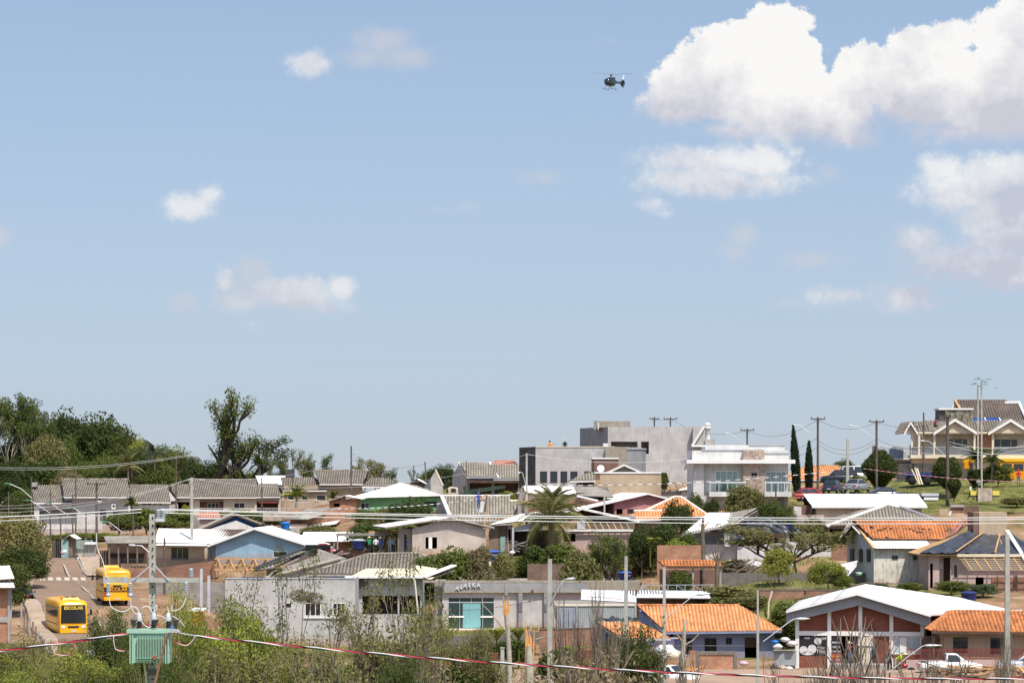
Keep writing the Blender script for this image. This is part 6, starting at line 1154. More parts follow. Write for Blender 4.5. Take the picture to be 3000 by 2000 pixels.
# clipped plants
cy = [(0,.35),(.15,.8),(.4,1),(.7,.75),(.9,.35),(1,.08)]
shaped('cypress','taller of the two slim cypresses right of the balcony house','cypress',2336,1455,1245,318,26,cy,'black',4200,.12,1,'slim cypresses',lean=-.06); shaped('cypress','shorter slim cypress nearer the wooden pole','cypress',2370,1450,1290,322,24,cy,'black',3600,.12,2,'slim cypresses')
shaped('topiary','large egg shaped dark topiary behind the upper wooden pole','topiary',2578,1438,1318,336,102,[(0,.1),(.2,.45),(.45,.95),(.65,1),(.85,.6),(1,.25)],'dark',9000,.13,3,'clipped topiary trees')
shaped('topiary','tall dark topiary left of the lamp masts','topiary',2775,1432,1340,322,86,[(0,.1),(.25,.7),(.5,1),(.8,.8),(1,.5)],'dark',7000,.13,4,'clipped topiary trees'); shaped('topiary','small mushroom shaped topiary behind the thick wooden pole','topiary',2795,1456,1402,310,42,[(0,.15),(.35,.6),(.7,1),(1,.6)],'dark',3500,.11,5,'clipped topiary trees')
shaped('topiary','half hidden topiary right behind the lamp masts','topiary',2855,1428,1375,326,44,[(0,.1),(.5,.9),(1,.8)],'dark',3000,.11,6,'clipped topiary trees'); shaped('shrub','round clipped light shrub beside the orange trusses','shrub',1946,1432,1385,330,26,[(0,.5),(.5,1),(1,.5)],'mid',1800,.1,7)
# near brush
NB = [('feather','fresh',615,1698,118,210,'bright feathery tree right of the transformer pole',1),('feather','bright',705,1745,122,190,'feathery tree filling the gap before the grey wall',2),('feather','bright',545,1745,114,200,'leafy tree just right of the transformer',3),('feather','bright',790,1840,120,190,'olive feathery tree below the long grey wall',1),('feather','olive',640,1880,108,240,'low dense brush under the red and white cable',2),('feather','mid',520,1860,104,200,'brush at the foot of the transformer',3),
 ('slim','mid',868,1595,130,110,'slender tree rising before the grey wall windows',1),('slim','olive',690,1655,126,110,'slender tree left of the small square window',2),('slim','olive',950,1745,128,130,'thin leafy tree in front of the grey building',3),('slim','olive',1168,1600,134,120,'slender tree crossing the hipped tile roof',1),('slim','olive',1060,1690,132,140,'slender tree at the grey building corner',2),('slim','bright',1285,1775,126,110,'thin leafy tree at the left of the shop entrance',3),('slim','bright',1235,1700,128,120,'leafy tree left of the shop entrance glass',2),
 ('thicket','olive',900,1885,116,230,'tangled thicket below the white framed windows',1),('thicket','olive',1030,1870,118,230,'tangled thicket in front of the dark porch',2),('thicket','olive',1130,1740,122,200,'bare branched thicket crossing the porch opening',3),('thicket','olive',1225,1790,120,170,'bare branched thicket left of the shop',1),('feather','mid',1180,1880,112,150,'green bush at the left of the red brick wall',3),
 ('feather','bright',70,1880,132,230,'green brush in the lower left corner',1),('feather','bright',230,1890,128,240,'green brush below the front bus',2),('feather','mid',330,1900,120,220,'green brush at the lower left of the transformer',3),('feather','bright',130,1930,112,300,'low brush along the lower left edge',3),('feather','mid',215,1835,150,110,'feathery branch tips before the front bus bumper',1),('feather','mid',345,1770,138,130,'branch crossing below the rear bus',2),('feather','olive',20,1800,150,180,'dry grassy brush below the corner brick house',1),('feather','mid',400,1790,134,110,'branch tips between the rear bus and the pole',3),
 ('dense','dark',72,1598,276,150,'dark round tree above the parked black car',1),('round','dark',20,1640,240,120,'dark tree behind the white corner roofs',2),('round','olive',50,1500,300,150,'olive tree at the left edge above the street',2),('round','olive',110,1560,310,80,'olive tree beside the yield sign',0),
 ('thicket','mid',1800,1795,140,170,'dark feathery brush before the lilac house',2),('feather','dark',1870,1830,138,150,'dark feathery bush between the two street poles',2),('thicket','dry',1650,1880,120,240,'dry thicket before the weathered brick wall',2),('thicket','dry',1800,1880,116,260,'dry thicket before the cobalt house',3),('thicket','dry',1440,1930,118,260,'dry thicket at the foot of the broken trunks',1),('thicket','olive',1560,1920,124,160,'weedy thicket between trunk and street pole',1),('feather','olive',1390,1830,150,120,'banana like brush below the shop plinth',2),
 ('shrub','mid',1640,1900,190,120,'green weeds before the dull red wall',0),('shrub','mid',1500,1870,210,110,'garden weeds above the painted wall',1),('shrub','olive',960,1950,170,220,'sunlit weeds on the grassy slope',1),('shrub','olive',820,1960,160,220,'sunlit weeds left on the grassy slope',2),('shrub','dry',1120,1955,165,200,'dry weeds on the grassy slope',0),('shrub','mid',1330,1950,150,150,'green weeds before the red wall',2)]
for k,c,px,tp,D,w,lb,sd in NB: tree(k,c,px,tp,D,w,lb,sd,bark='thin_bark' if k!='round' else 'bark',name='tree' if k in('slim','feather','round') else 'shrub',cat='tree' if k in('slim','feather','round') else 'shrub',group='brush on the near slope' if D<200 else 'street trees by the buses')
BR = [(1690,1650,130,130,'bare branched shrub rising past the container'),(1760,1690,128,120,'bare branched shrub before the cobalt roof'),(1985,1880,126,120,'bare twigs by the wrecked pickup'),(2290,1880,112,230,'bare thicket before the lilac house end'),(2420,1830,108,260,'bare thicket across the hall posters'),(2530,1800,106,260,'bare thicket across the hall door'),(2640,1830,110,220,'bare thicket before the motorcyclist'),(2350,1900,100,260,'low bare thicket by the last pointed pole'),(2760,1900,112,200,'bare twigs before the white pickup'),(2975,1790,120,120,'bare twigs at the right frame edge')]
for i,(px,tp,D,w,lb) in enumerate(BR): tree('bare','dry',px,tp,D,w,lb,i%3,bark='old_timber',name='shrub',cat='shrub',group='bare storm stripped thickets')

# storm broken trunks
def trunk(label, pts, D, w, bark='pale_bark', splint=None, limbs=(), name='broken_trunk'):
    """pts: (px,py) going up; w widths in px; splint: list of (px,py,px2,py2,w) splinters; limbs: lists of points with widths"""
    P0 = P(*pts[0], D); P0.z -= 2.5; t = thing(name, label, 'tree trunk', P0); q = [P0] + [P(x,y,D) for x,y in pts[1:]]
    MB().tube(q,[a*D/F/2 for a in w],10).build('trunk',bark,t)
    for s in splint or (): a = P(s[0],s[1],D+s[5] if len(s)>5 else D); b = P(s[2],s[3],D); MB().tube([a,a.lerp(b,.6)+V((.02,0,0)),b],[s[4]*D/F/2,s[4]*D/F/2.6,.012],5,sm=False).build('splinter','split_wood',t)
    for l in limbs: n = len(l['p']); MB().tube([P(x,y,D-.1*i) for i,(x,y) in enumerate(l['p'])],[l['w']*(1-.75*i/(n-1))*D/F/2 for i in range(n)],6).build('branch',l.get('m',bark),t)
    return t
trunk('broken pale trunk with orange splintered top and one long thin limb', [(1495,2000),(1492,1930),(1489,1870),(1485,1800)],132,[17,16,15,15],splint=[(1483,1830,1474,1742,9),(1488,1820,1488,1745,8),(1485,1800,1481,1765,12),(1476,1800,1475,1780,5)],limbs=[dict(p=[(1487,1852),(1470,1833),(1452,1812),(1432,1788),(1413,1770),(1412,1750),(1421,1728)],w=5),dict(p=[(1490,1870),(1500,1855),(1508,1848)],w=6)])
trunk('split double trunk with torn rust coloured heartwood', [(1551,2000),(1551,1930),(1549,1890)],134,[26,24,16],bark='pale_bark',splint=[(1541,1990,1540,1816,10),(1548,1900,1542,1840,9),(1562,1930,1564,1828,7),(1556,1900,1550,1850,10),(1549,1900,1557,1868,12)],limbs=[dict(p=[(1572,1872),(1590,1867),(1605,1862)],w=7)])
trunk('pale broken trunk forking right in front of the lilac house', [(1990,2000),(1998,1940),(2003,1880),(2006,1811)],150,[17,15,14,9],limbs=[dict(p=[(2003,1890),(2030,1875),(2048,1855),(2058,1838)],w=7),dict(p=[(2057,1840),(2053,1825),(2052,1818)],w=4),dict(p=[(2000,1880),(1988,1862),(1981,1855)],w=5,m='split_wood')])
trunk('stripped dark trunk with stubs before the grey plastic sheeted house', [(2062,1642),(2060,1600),(2058,1560),(2060,1515)],265,[13,12,11,8],bark='bark',limbs=[dict(p=[(2059,1545),(2050,1537),(2048,1533)],w=5,m='timber'),dict(p=[(2062,1545),(2073,1530),(2080,1528)],w=6,m='timber'),dict(p=[(2060,1562),(2078,1558),(2084,1560)],w=4)])
trunk('lopped pollard trunk with stub limbs beside the tiled shelter', [(2100,1732),(2100,1690),(2101,1650)],258,[13,11,12],bark='bark',limbs=[dict(p=[(2100,1650),(2090,1625),(2081,1588)],w=7),dict(p=[(2101,1648),(2096,1615),(2094,1592)],w=6),dict(p=[(2102,1648),(2104,1615),(2106,1588)],w=7),dict(p=[(2104,1645),(2118,1615),(2126,1590)],w=7),dict(p=[(2106,1640),(2122,1615),(2132,1605)],w=5),dict(p=[(2098,1642),(2078,1630),(2064,1610)],w=5)])
trunk('barkless yellow limb leaning over the upper lawn', [(2248,1788),(2252,1765),(2262,1730)],246,[5,6,6],bark='cream_trim',limbs=[dict(p=[(2262,1730),(2260,1715),(2250,1700)],w=4,m='bark'),dict(p=[(2262,1728),(2275,1715),(2286,1718)],w=4,m='bark')])
trunk('torn trunk with pale inner wood rising behind the slender trees', [(1215,1990),(1225,1800),(1215,1700),(1208,1690)],128,[7,6,5,3],bark='cream_trim')
trunk('thick grey limbs fork left of the shop entrance', [(1250,1990),(1250,1910),(1248,1890)],130,[12,11,11],bark='bark',limbs=[dict(p=[(1248,1895),(1230,1850),(1205,1810),(1190,1760)],w=9),dict(p=[(1250,1895),(1290,1870),(1320,1850),(1336,1836)],w=8),dict(p=[(1248,1890),(1252,1830),(1258,1760),(1262,1700)],w=7)])
# banana plants
def banana(label, px, py, D, s=1, seed=0):
    rs = random.Random(seed); b = P(px,py,D); t = thing('banana_plant', label, 'banana plant', b, 'banana plants by the brick walls'); MB().tube([b-V((0,0,2)), b+V((0,0,.2*s))],[.10,.05],6).build('stem',LM('mid'),t)
    for i in range(6):
        a = rs.uniform(0,6.28); d = V((math.cos(a),math.sin(a),0)); top = b+V((0,0,.2*s)); vs=[]; n = 7
        for k in range(n):
            u = k/(n-1); c = top + d*u*(.5+.2*i)*s*.9 + V((0,0,(u*1.9-u*u*1.3)*s)); w = .24*s*math.sin(math.pi*(u*.9+.05)); sd = d.cross(V((0,0,1)))*w; vs += [c-sd-V((0,0,.06)), c, c+sd-V((0,0,.06))]
        mb = MB(); mb.add(vs,[(3*k+j,3*k+j+1,3*k+j+4,3*k+j+3) for k in range(n-1) for j in (0,1)],rs.random()); mb.build('leaf',LM('bright'),t)
banana('banana plant left of the broken pale trunk',1455,1885,205,1.3,1); banana('banana plant between the two broken trunks',1520,1880,208,1.2,2); banana('banana plant right of the first street pole',1670,1940,195,1.3,3); banana('small banana plant at the foot of the red wall',1735,1970,190,.9,4); banana('banana plant near the brick garden wall',1905,1600,276,1,5)
# grass as one mass
def grass():
    rs = np.random.RandomState(9); pts = []; 
    def area(px0,px1,D0,D1,n,h): 
        D = rs.uniform(D0,D1,n); px = rs.uniform(px0,px1,n); pts.append(np.stack([(px-1500)/F*D, D, np.full(n,h)],1))
    area(350,1300,150,225,16000,.42); area(1250,2000,150,205,9000,.35); area(2000,2560,246,262,5000,.16); area(2560,3050,308,338,6000,.16); area(0,330,140,215,7000,.5); area(1100,1450,238,262,2500,.2); area(2200,2700,320,345,2500,.15); area(100,400,225,330,2500,.2); area(1450,2400,262,300,6000,.3); area(500,1100,225,300,3000,.3)
    p = np.concatenate(pts); n = len(p); z = np.array([gnd(a,b) for a,b in p[:,:2]]); a = rs.uniform(0,6.283,n); h = p[:,2]*rs.uniform(.5,1.4,n); w = h*.16
    dx = np.cos(a)*w; dy = np.sin(a)*w; lx = rs.normal(0,.35,n)*h; ly = rs.normal(0,.35,n)*h
    v = np.stack([np.stack([p[:,0]-dx,p[:,1]-dy,z-.03],1), np.stack([p[:,0]+dx,p[:,1]+dy,z-.03],1), np.stack([p[:,0]+lx,p[:,1]+ly,z+h],1)],1).reshape(-1,3)
    me = bpy.data.meshes.new('grass'); me.from_pydata(v.tolist(),[],np.arange(3*n).reshape(-1,3).tolist()); at = me.attributes.new('rnd','FLOAT','FACE'); at.data.foreach_set('value', rs.random_sample(n).astype(np.float32)); me.materials.append(LM('olive')); o = link('grass', me); tag(o,'tufts of dry and green grass over the slopes','grass',kind='stuff')
grass()
# ---------------------------------------------------------------- poles and lines
def pole(label, px, top, D, w, wtop=None, m='pole_wood', arms=(), lamp=None, base_z=None, lean=0, group=None, name='utility_pole', holes=False, cat='pole'):
    """arms: list of (py, half width px, insulators); lamp: list of px points for a street light arm"""
    x = (px-1500)/F*D; z = gnd(x,D) if base_z is None else base_z; zt = (HY-top)/F*D; s_ = D/F; t = thing(name, label, cat, (x,D,z), group); wt = (wtop or w*.75)*s_/2; wb = w*s_/2
    a = V((x-lean*s_,D,z-.5)); b = V((x,D,zt))
    if m == 'pole_concrete':
        MB().hexa([a+V((-wb,-wb,0)),a+V((wb,-wb,0)),a+V((wb,wb,0)),a+V((-wb,wb,0)),b+V((-wt,-wt,0)),b+V((wt,-wt,0)),b+V((wt,wt,0)),b+V((-wt,wt,0))]).build('shaft',m,t)
    else: MB().tube([a,a.lerp(b,.5),b],[wb,(wb+wt)/2,wt],8).build('shaft',m,t)
    for (py,hw,ins) in arms:
        zz = (HY-py)*s_; arm = MB().bar((x-hw*s_,D-wt-.05,zz),(x+hw*s_,D-wt-.05,zz),.10,.12).build('crossarm','dark_timber' if m!='pole_concrete' else 'pole_concrete',t)
        for k in range(ins): xx = x+hw*s_*(-.92+1.84*k/(ins-1)); MB().lathe((xx,D-wt-.05,zz+.05),[(.03,0),(.06,.05),(.035,.1),(.06,.15),(.02,.22)],6).build('insulator','dark_metal',arm)
        for q in (-1,1): MB().bar((x+q*hw*s_*.45,D-wt-.08,zz-.05),(x,D-wt-.05,zz-.65),.04,.03).build('brace','dark_metal',t)
    if lamp:
        pts = [P(a_,b_,D-.25) for a_,b_ in lamp[:-1]]; MB().tube(pts,.03 if D>250 else .028,6).build('lamp_arm','aluminium',t); e = P(*lamp[-1],D-.3); q = pts[-1]; d = (e-q).normalized()
        mb = MB(); mb.lathe((0,0,0),[(.02,0),(.10,.05),(.14,.25),(.12,.5),(.03,(e-q).length+.05)],10,sy=.55); mb.xform(Matrix.Translation(q)@d.to_track_quat('Z','Y').to_matrix().to_4x4()); mb.build('lamp_head','aluminium',t)
    return t
up = 'wooden utility poles on the upper street'
pole('wooden pole with crossarm behind the big grey block, left one',1917,1222,400,5,m='pole_wood',arms=[(1227,14,4)],base_z=-5,group=up); pole('wooden pole with crossarm behind the big grey block, right one',1964,1222,395,5,arms=[(1227,20,3)],base_z=-5,group=up)
pole('wooden pole with crossarm rising behind the balcony house',2189,1257,345,6,arms=[(1260,20,3)],lamp=[(2184,1300),(2142,1271),(2138,1270),(2122,1270)],group=up); pole('tall wooden pole beside the shorter cypress',2396,1223,322,8,arms=[(1227,21,3)],lamp=[(2390,1280),(2344,1246),(2336,1245),(2322,1244)],group=up)
pole('wooden pole rising before the large topiary',2568,1232,322,8,arms=[(1235,22,3)],lamp=[(2560,1281),(2510,1248),(2500,1247),(2487,1246)],group=up); pole('wooden pole left of the cream house balcony',2706,1208,350,6,lamp=[(2704,1283),(2690,1248),(2688,1246)],group=up)
pole('thick wooden pole standing before the cream house',2776,1216,312,11,arms=[(1222,26,4)],lamp=[(2770,1335),(2722,1292),(2712,1291),(2695,1290)],group=up,name='utility_pole'); pole('pale concrete pole beside the parked dark cars',2483,1285,322,9,m='pole_concrete',group='concrete poles of the upper street')
pole('pale concrete pole near the stone cornered building',1543,1327,300,7,m='pole_concrete',arms=(),lamp=[(1541,1423),(1531,1385),(1526,1382),(1521,1384)])
pole('short pale pole in front of the pink porch',1771,1440,300,6,m='pole_concrete'); pole('dark slim pole at the balcony house corner',2273,1418,300,6); pole('slim dark pole beside the orange trusses',2029,1392,318,4)
fw = 'wooden poles of the street with the buses'
pole('wooden pole with crossarm in front of the white tiled house',283,1414,330,8,arms=[(1417,28,3)],group=fw); pole('dark pole between the railing bars, left of the crossarm pole',222,1372,352,5,group=fw); pole('dark pole next to the slim dark one above the fence',213,1448,350,5,group=fw); pole('bare dark pole left of the crossarm pole pair',148,1435,362,5,group=fw); pole('short dark pole above the whitewashed wall',178,1482,350,5,group=fw); pole('leaning dark pole at the left of the first tiled roof',92,1398,372,5,group=fw)
pole('slim dark pole over the yield sign',25,1440,380,5,group=fw); pole('dark pole beside the vine bank',252,1495,345,5,group=fw); pole('thin pole in front of the hedge',347,1500,338,4,group=fw); pole('dark weathered pole right of the transformer pole',482,1575,262,7,group=fw); pole('dark pole left of the concrete pole top',390,1498,320,5,group=fw)
pole('tall wooden pole between the grey tiled roofs',516,1322,400,5,group=fw); pole('pale concrete pole before the cream house',562,1398,300,8,7,m='pole_concrete'); pole('dark pole in front of the brown awning garage',767,1398,396,5); pole('thin pole before the left garden palm',857,1395,400,4)
pole('tall dark pole rising above the tan house',1029,1306,375,6,lamp=[(1031,1350),(1036,1330),(1040,1328)]); pole('small leaning pole left of the rain tree',1212,1363,385,4); pole('taller leaning pole left of the rain tree',1245,1352,372,5,lean=-8); pole('thin dark pole before the white verge house',1366,1350,368,4); pole('thin dark pole crossing the grey tile roof',1345,1450,300,4)
sp_ = 'concrete street poles along the near road'
pole('concrete street pole rising before the shop with a lamp arm',1611,1636,140,17,12,m='pole_concrete',lamp=[(1617,1757),(1650,1700),(1655,1697),(1671,1695)],group=sp_); pole('concrete street pole crossing the navy tank and container',1834,1628,144,15,9,m='pole_concrete',group=sp_)
pole('concrete street pole left of the wrecked pickup',1946,1660,150,12,8,m='pole_concrete',lamp=[(1948,1810),(2030,1745),(2040,1742),(2080,1737)],group=sp_); pole('pointed concrete street pole before the lilac house',2220,1728,148,12,5,m='pole_concrete',group=sp_,lamp=[(2236,1878),(2320,1815),(2330,1812),(2370,1811)])
pole('tall concrete street pole right of the hall',2951,1565,165,17,12,m='pole_concrete',group=sp_); pole('short fence post before the motorcyclist',2592,1860,150,6,6,m='pole_wood',name='post',cat='post')
pole('galvanised lamp pole leaning behind the dry branches',2606,1965,150,5,5,m='pole_wood',lamp=[(2602,1970),(2650,1930),(2700,1893),(2708,1890),(2757,1889)],name='street_lamp',cat='street lamp')
for lb,px,pts in (('street lamp arm above the lilac clay roof',1880,[(1880,1865),(1905,1760),(1920,1738),(1960,1706)]),): pass
for lb,pts,D in (('bowed street lamp over the far left tiled roof',[(95,1460),(62,1431),(27,1416),(12,1416)],330),('street lamp over the railing of the white tiled house',[(146,1502),(110,1478),(90,1465),(65,1465)],330),('street lamp left of the crossarm pole',[(200,1508),(170,1490),(152,1473),(130,1473)],330),('street lamp beside the wooden crossarm pole',[(240,1505),(228,1495),(215,1487),(192,1486)],325),('street lamp crossing the concrete transformer pole',[(440,1620),(415,1598),(400,1597),(377,1596)],150),('street lamp behind the transformer pole insulators',[(360,1560),(335,1540),(318,1528),(290,1527)],300)):
    t = thing('street_lamp',lb,'street lamp',P(*pts[0],D),'street lamps of the bus street'); q = [P(a,b,D) for a,b in pts]; MB().tube(q[:-1],.04 if D>200 else .03,6).build('lamp_arm','aluminium',t); mb = MB(); d=(q[-1]-q[-2]).normalized(); mb.lathe((0,0,0),[(.02,0),(.11,.1),(.13,.4),(.03,(q[-1]-q[-2]).length)],8,sy=.5); mb.xform(Matrix.Translation(q[-2])@d.to_track_quat('Z','Y').to_matrix().to_4x4()); mb.build('lamp_head','led_green' if D>200 else 'aluminium',t)
# lamp masts on the right
for px,top,D,lb in ((2876,1112,325,'taller of the two lamp masts with green lamp heads'),(2865,1127,332,'shorter of the two lamp masts with green lamp heads')):
    t = pole(lb,px,top,D,5,4,m='pole_concrete',name='lamp_mast',cat='lamp mast',group='lamp masts before the cream house'); s_=D/F; x=(px-1500)*s_; z=(HY-top)*s_
    for dx,dy,dz in ((-22,-1,.05),(28,-1,.05),(-6,4,.3),(8,-4,-.35)): e = V((x+dx*s_,D+dy*.3,z+dz)); MB().bar((x,D,z),e,.05,.05).build('arm','grey_trim',t); MB().bar(e.lerp(V((x,D,z)),.55),e,.2,.08).build('lamp_head','led_green',t)
def wire(label, a, b, sag=1.5, r=.02, m='wire', n=18, name='power_line', group=None, cat='power line'):
    """a, b: (px, py, D)"""
    A = P(*a); B = P(*b); pts = [A.lerp(B,i/n)-V((0,0,sag*4*(i/n)*(1-i/n))) for i in range(n+1)]
    o = MB().tube(pts,r,5,True,False).build(name,m,None,A); tag(o,label,cat,group); return o
wire('upper bright aluminium line crossing the whole town, front strand',(-60,1516,80),(415,1491,80),.02,.016); wire('upper bright aluminium line right of the transformer pole',(470,1491,80),(3060,1515,84),.10,.013); wire('second bright aluminium line just under the upper one',(470,1493,80.5),(3060,1521,85),.12,.012)
wire('lower bright aluminium line left of the transformer pole',(-60,1528,80),(415,1500,80),.02,.011); wire('lowest bright aluminium line crossing the town',(475,1502,80),(3060,1532,84),.12,.011)
wg = 'thin lines strung between the street poles'
WS = [((-20,1368,320),(560,1330,330),.6,'wire','pale line crossing the dark wood'),((-20,1374,320),(560,1334,330),.6,'wire','second pale line crossing the dark wood'),((-20,1490,240),(560,1400,300),.8,'wire','bundled line climbing to the concrete pole before the cream house'),((-20,1502,240),(560,1402,300),.8,'wire','lower bundled line climbing to the concrete pole'),((562,1400,300),(1030,1345,375),1.0,'wire','line from the concrete pole to the tall dark pole'),((562,1402,300),(1366,1385,368),1.4,'wire','line from the concrete pole across the tiled roofs'),((1030,1345,375),(1245,1358,372),.8,'wire_dark','line between the tall dark pole and the leaning pole'),((1245,1365,372),(1543,1330,300),.8,'wire','line rising to the pole by the stone corner'),((1543,1330,300),(2000,1345,318),.6,'wire','line across the grey building front'),
 ((1917,1226,400),(1964,1226,395),.2,'wire_dark','short line between the two skyline poles'),((1964,1226,395),(2189,1260,345),1.2,'wire_dark','line from the skyline pole to the balcony house pole'),((2189,1262,345),(2396,1227,322),1.2,'wire_dark','upper line from the balcony house pole to the cypress pole'),((2189,1300,345),(2396,1280,322),1.4,'wire_dark','lower line from the balcony house pole to the cypress pole'),((2189,1330,345),(2396,1310,322),1.0,'wire_dark','lowest line from the balcony house pole to the cypress pole'),((2396,1227,322),(2568,1235,322),1.0,'wire_dark','upper line between the cypress pole and topiary pole'),((2396,1290,322),(2568,1285,322),1.2,'wire_dark','middle line between the cypress pole and topiary pole'),((2396,1300,322),(2568,1295,322),1.3,'wire_dark','lower line between the cypress pole and topiary pole'),((2568,1235,322),(2776,1222,312),.9,'wire_dark','upper line between the topiary pole and thick pole'),((2568,1285,322),(2776,1290,312),1.0,'wire_dark','middle line between the topiary pole and thick pole'),((2568,1300,322),(3050,1305,315),1.2,'wire','lower line passing the cream house balcony'),((2776,1292,312),(3050,1292,315),.8,'wire','line along the cream house balcony'),((2776,1300,312),(3050,1318,315),.8,'wire','second line along the cream house balcony'),
 ((92,1440,372),(148,1450,362),.3,'wire_dark','first short line on the left street poles'),((-20,1450,360),(283,1440,330),.9,'wire_dark','upper line past the white tiled house'),((-20,1470,350),(283,1465,330),1.0,'wire_dark','lower line past the white tiled house'),((283,1420,330),(482,1580,262),.8,'wire_dark','service line to the weathered pole'),((-20,1480,350),(222,1440,352),.6,'wire','pale service line over the street')]
for a,b,sg,m,lb in WS: wire(lb,a,b,sg,.013 if a[0]<700 else .019,m,group=wg)
def beaded(label,a,b,sag,m1='cable_white',m2='wire_dark',r=.03,n=60):
    A=P(*a);B=P(*b);pts=[A.lerp(B,i/n)-V((0,0,sag*4*(i/n)*(1-i/n))) for i in range(n+1)]; mb=MB()
    for i in range(n): mb.use(m1 if i%2 else m2).tube([pts[i],pts[i+1]],r*(1.25 if i%2 else .8),5,False,False)
    tag(mb.build('insulated_line',None,None,A),label,'power line')
beaded('beaded insulated line running from the green house to the balcony house',(980,1490,300),(1560,1435,300),.5); beaded('beaded insulated line across the sand coloured house to the right skyline',(1560,1420,300),(2420,1382,310),.5); beaded('red and white line sagging before the upper topiary trees',(2530,1372,300),(3050,1412,300),.3,'cable_red','wire',.022); beaded('red tinted line sagging before the shop',(1200,1776,180),(1600,1750,140),.4,'cable_red','wire_dark',.012); beaded('red tinted line from the shop pole over the container',(1615,1750,140),(1834,1757,144),-.1,'cable_red','wire_dark',.012)
# twisted red, white and black cable in front
def twisted(label, pts, D, r=.032, name='twisted_cable'):
    C0 = [P(x,y,D) for x,y in pts]; L_=[0]
    for i in range(1,len(C0)): L_.append(L_[-1]+(C0[i]-C0[i-1]).length)
    n = int(L_[-1]/.09); t = thing(name,label,'cable',C0[0])
    def at(s):
        for i in range(1,len(L_)):
            if s <= L_[i] or i == len(L_)-1: return C0[i-1].lerp(C0[i],(s-L_[i-1])/(L_[i]-L_[i-1]))
    for k,m in enumerate(('cable_red','cable_white','cable_black')):
        mb=MB(); q=[]
        for i in range(n+1): s=L_[-1]*i/n; c=at(s); a=s*3.6+k*2.094; q.append(c+V((0,math.cos(a)*r,math.sin(a)*r)))
        mb.tube(q,r*.92,5,True); mb.build('strand',m,t)
    return t
def cat_(x0,y0,x1,y1,s,n=24): return [(x0+(x1-x0)*i/n, y0+(y1-y0)*i/n + s*4*(i/n)*(1-i/n)) for i in range(n+1)]
twisted('twisted red white and black cable sweeping right across the foreground',cat_(575,1862,3080,1986,38,40),80,.019); twisted('twisted red white and black cable left of the transformer',cat_(-60,1912,390,1852,3,16),80,.019)
twisted('looped tail of the twisted cable under the left span',[(150,1886),(157,1905),(160,1915),(185,1918),(205,1917),(216,1905),(218,1880)],79.9,.010,'cable_loop'); twisted('hanging loop of twisted cable beside the transformer tank',[(332,1862),(334,1885),(338,1900),(350,1905),(370,1905),(392,1895)],79.9,.012,'cable_loop'); twisted('short twisted cable jumper right of the transformer',[(575,1862),(562,1878),(550,1890),(535,1888),(520,1882),(508,1878)],79.9,.012,'cable_loop')
# the near concrete pole with its transformer
D0=80; s0=D0/F
t = pole('tall perforated concrete pole carrying the green transformer',447,1505,D0,27,17,m='pole_concrete',base_z=gnd((447-1500)*s0,D0))
for k in range(24):
    y = 1516+k*22.5
    if not 1838 < y < 1935: c = P(447.5-(k*.08),y,D0-.10-k*.0028); MB().lathe((0,0,0),[(.028,0),(.028,.01)],8).xform(Matrix.Translation(c)@Matrix.Rotation(R(90),4,'X')).build('bolt_hole','black',t)
MB().box(P(434,1,D0).x,P(459,1,D0).x,D0-.17,D0+.1,P(0,1975,D0).z,P(0,1958,D0).z).build('collar','dark_concrete',t)
arm = MB().box(P(312,1,D0).x,P(586,1,D0).x,D0-.27,D0-.14,P(0,1704,D0).z,P(0,1691,D0).z).build('crossarm','pole_concrete',t)
for x in (312,370): MB().box(P(x-5,1,D0).x,P(x+7,1,D0).x,D0-.3,D0-.12,P(0,1706,D0).z,P(0,1689,D0).z).build('clamp','grey_trim',arm)
for a,b in (((388,1702),(438,1657)),((496,1702),(455,1657))): MB().bar(P(*a,D0-.3),P(*b,D0-.2),.045,.03).build('brace','grey_trim',t)
def insul(x,y0,y1,r,m='ceramic',n=6,dD=-.3,par=None):
    mb=MB(); h=(y1-y0)*s0; pr=[]
    for k in range(n): z=h*(k/n); pr+= [(r*.5,z),(r,z+h/n*.35),(r*.5,z+h/n*.7)]
    pr.append((r*.5,h)); mb.lathe(P(x,y1,D0+dD),pr,12); return mb.build('insulator',m,par or t)
for x in (317,382): insul(x,1706,1735,.075); MB().lathe(P(x,1748,D0-.3),[(.03,0),(.07,.03),(.07,.09),(.03,.13)],8).build('fuse_end','aluminium',t)
insul(545,1704,1732,.07); insul(560,1664,1690,.085,n=5,dD=-.2)
for x in (464,478): insul(x,1492,1517,.085,n=5,dD=-.1); 
MB().box(P(458,1,D0).x,P(484,1,D0).x,D0-.2,D0,P(0,1527,D0).z,P(0,1517,D0).z).build('bracket','ceramic',t)
def jumper(*pts,r=.013,m='cable_white'):
    q=[P(x,y,D0-.33) for x,y in pts]; out=[]
    for i in range(len(q)-1):
        p0=q[max(i-1,0)];p1=q[i];p2=q[i+1];p3=q[min(i+2,len(q)-1)]
        for k in range(5): u=k/5; out.append(.5*((2*p1)+(p2-p0)*u+(2*p0-5*p1+4*p2-p3)*u*u+(3*p1-p0-3*p2+p3)*u**3))
    out.append(q[-1]); return MB().tube(out,r,5).build('jumper_wire',m,t)
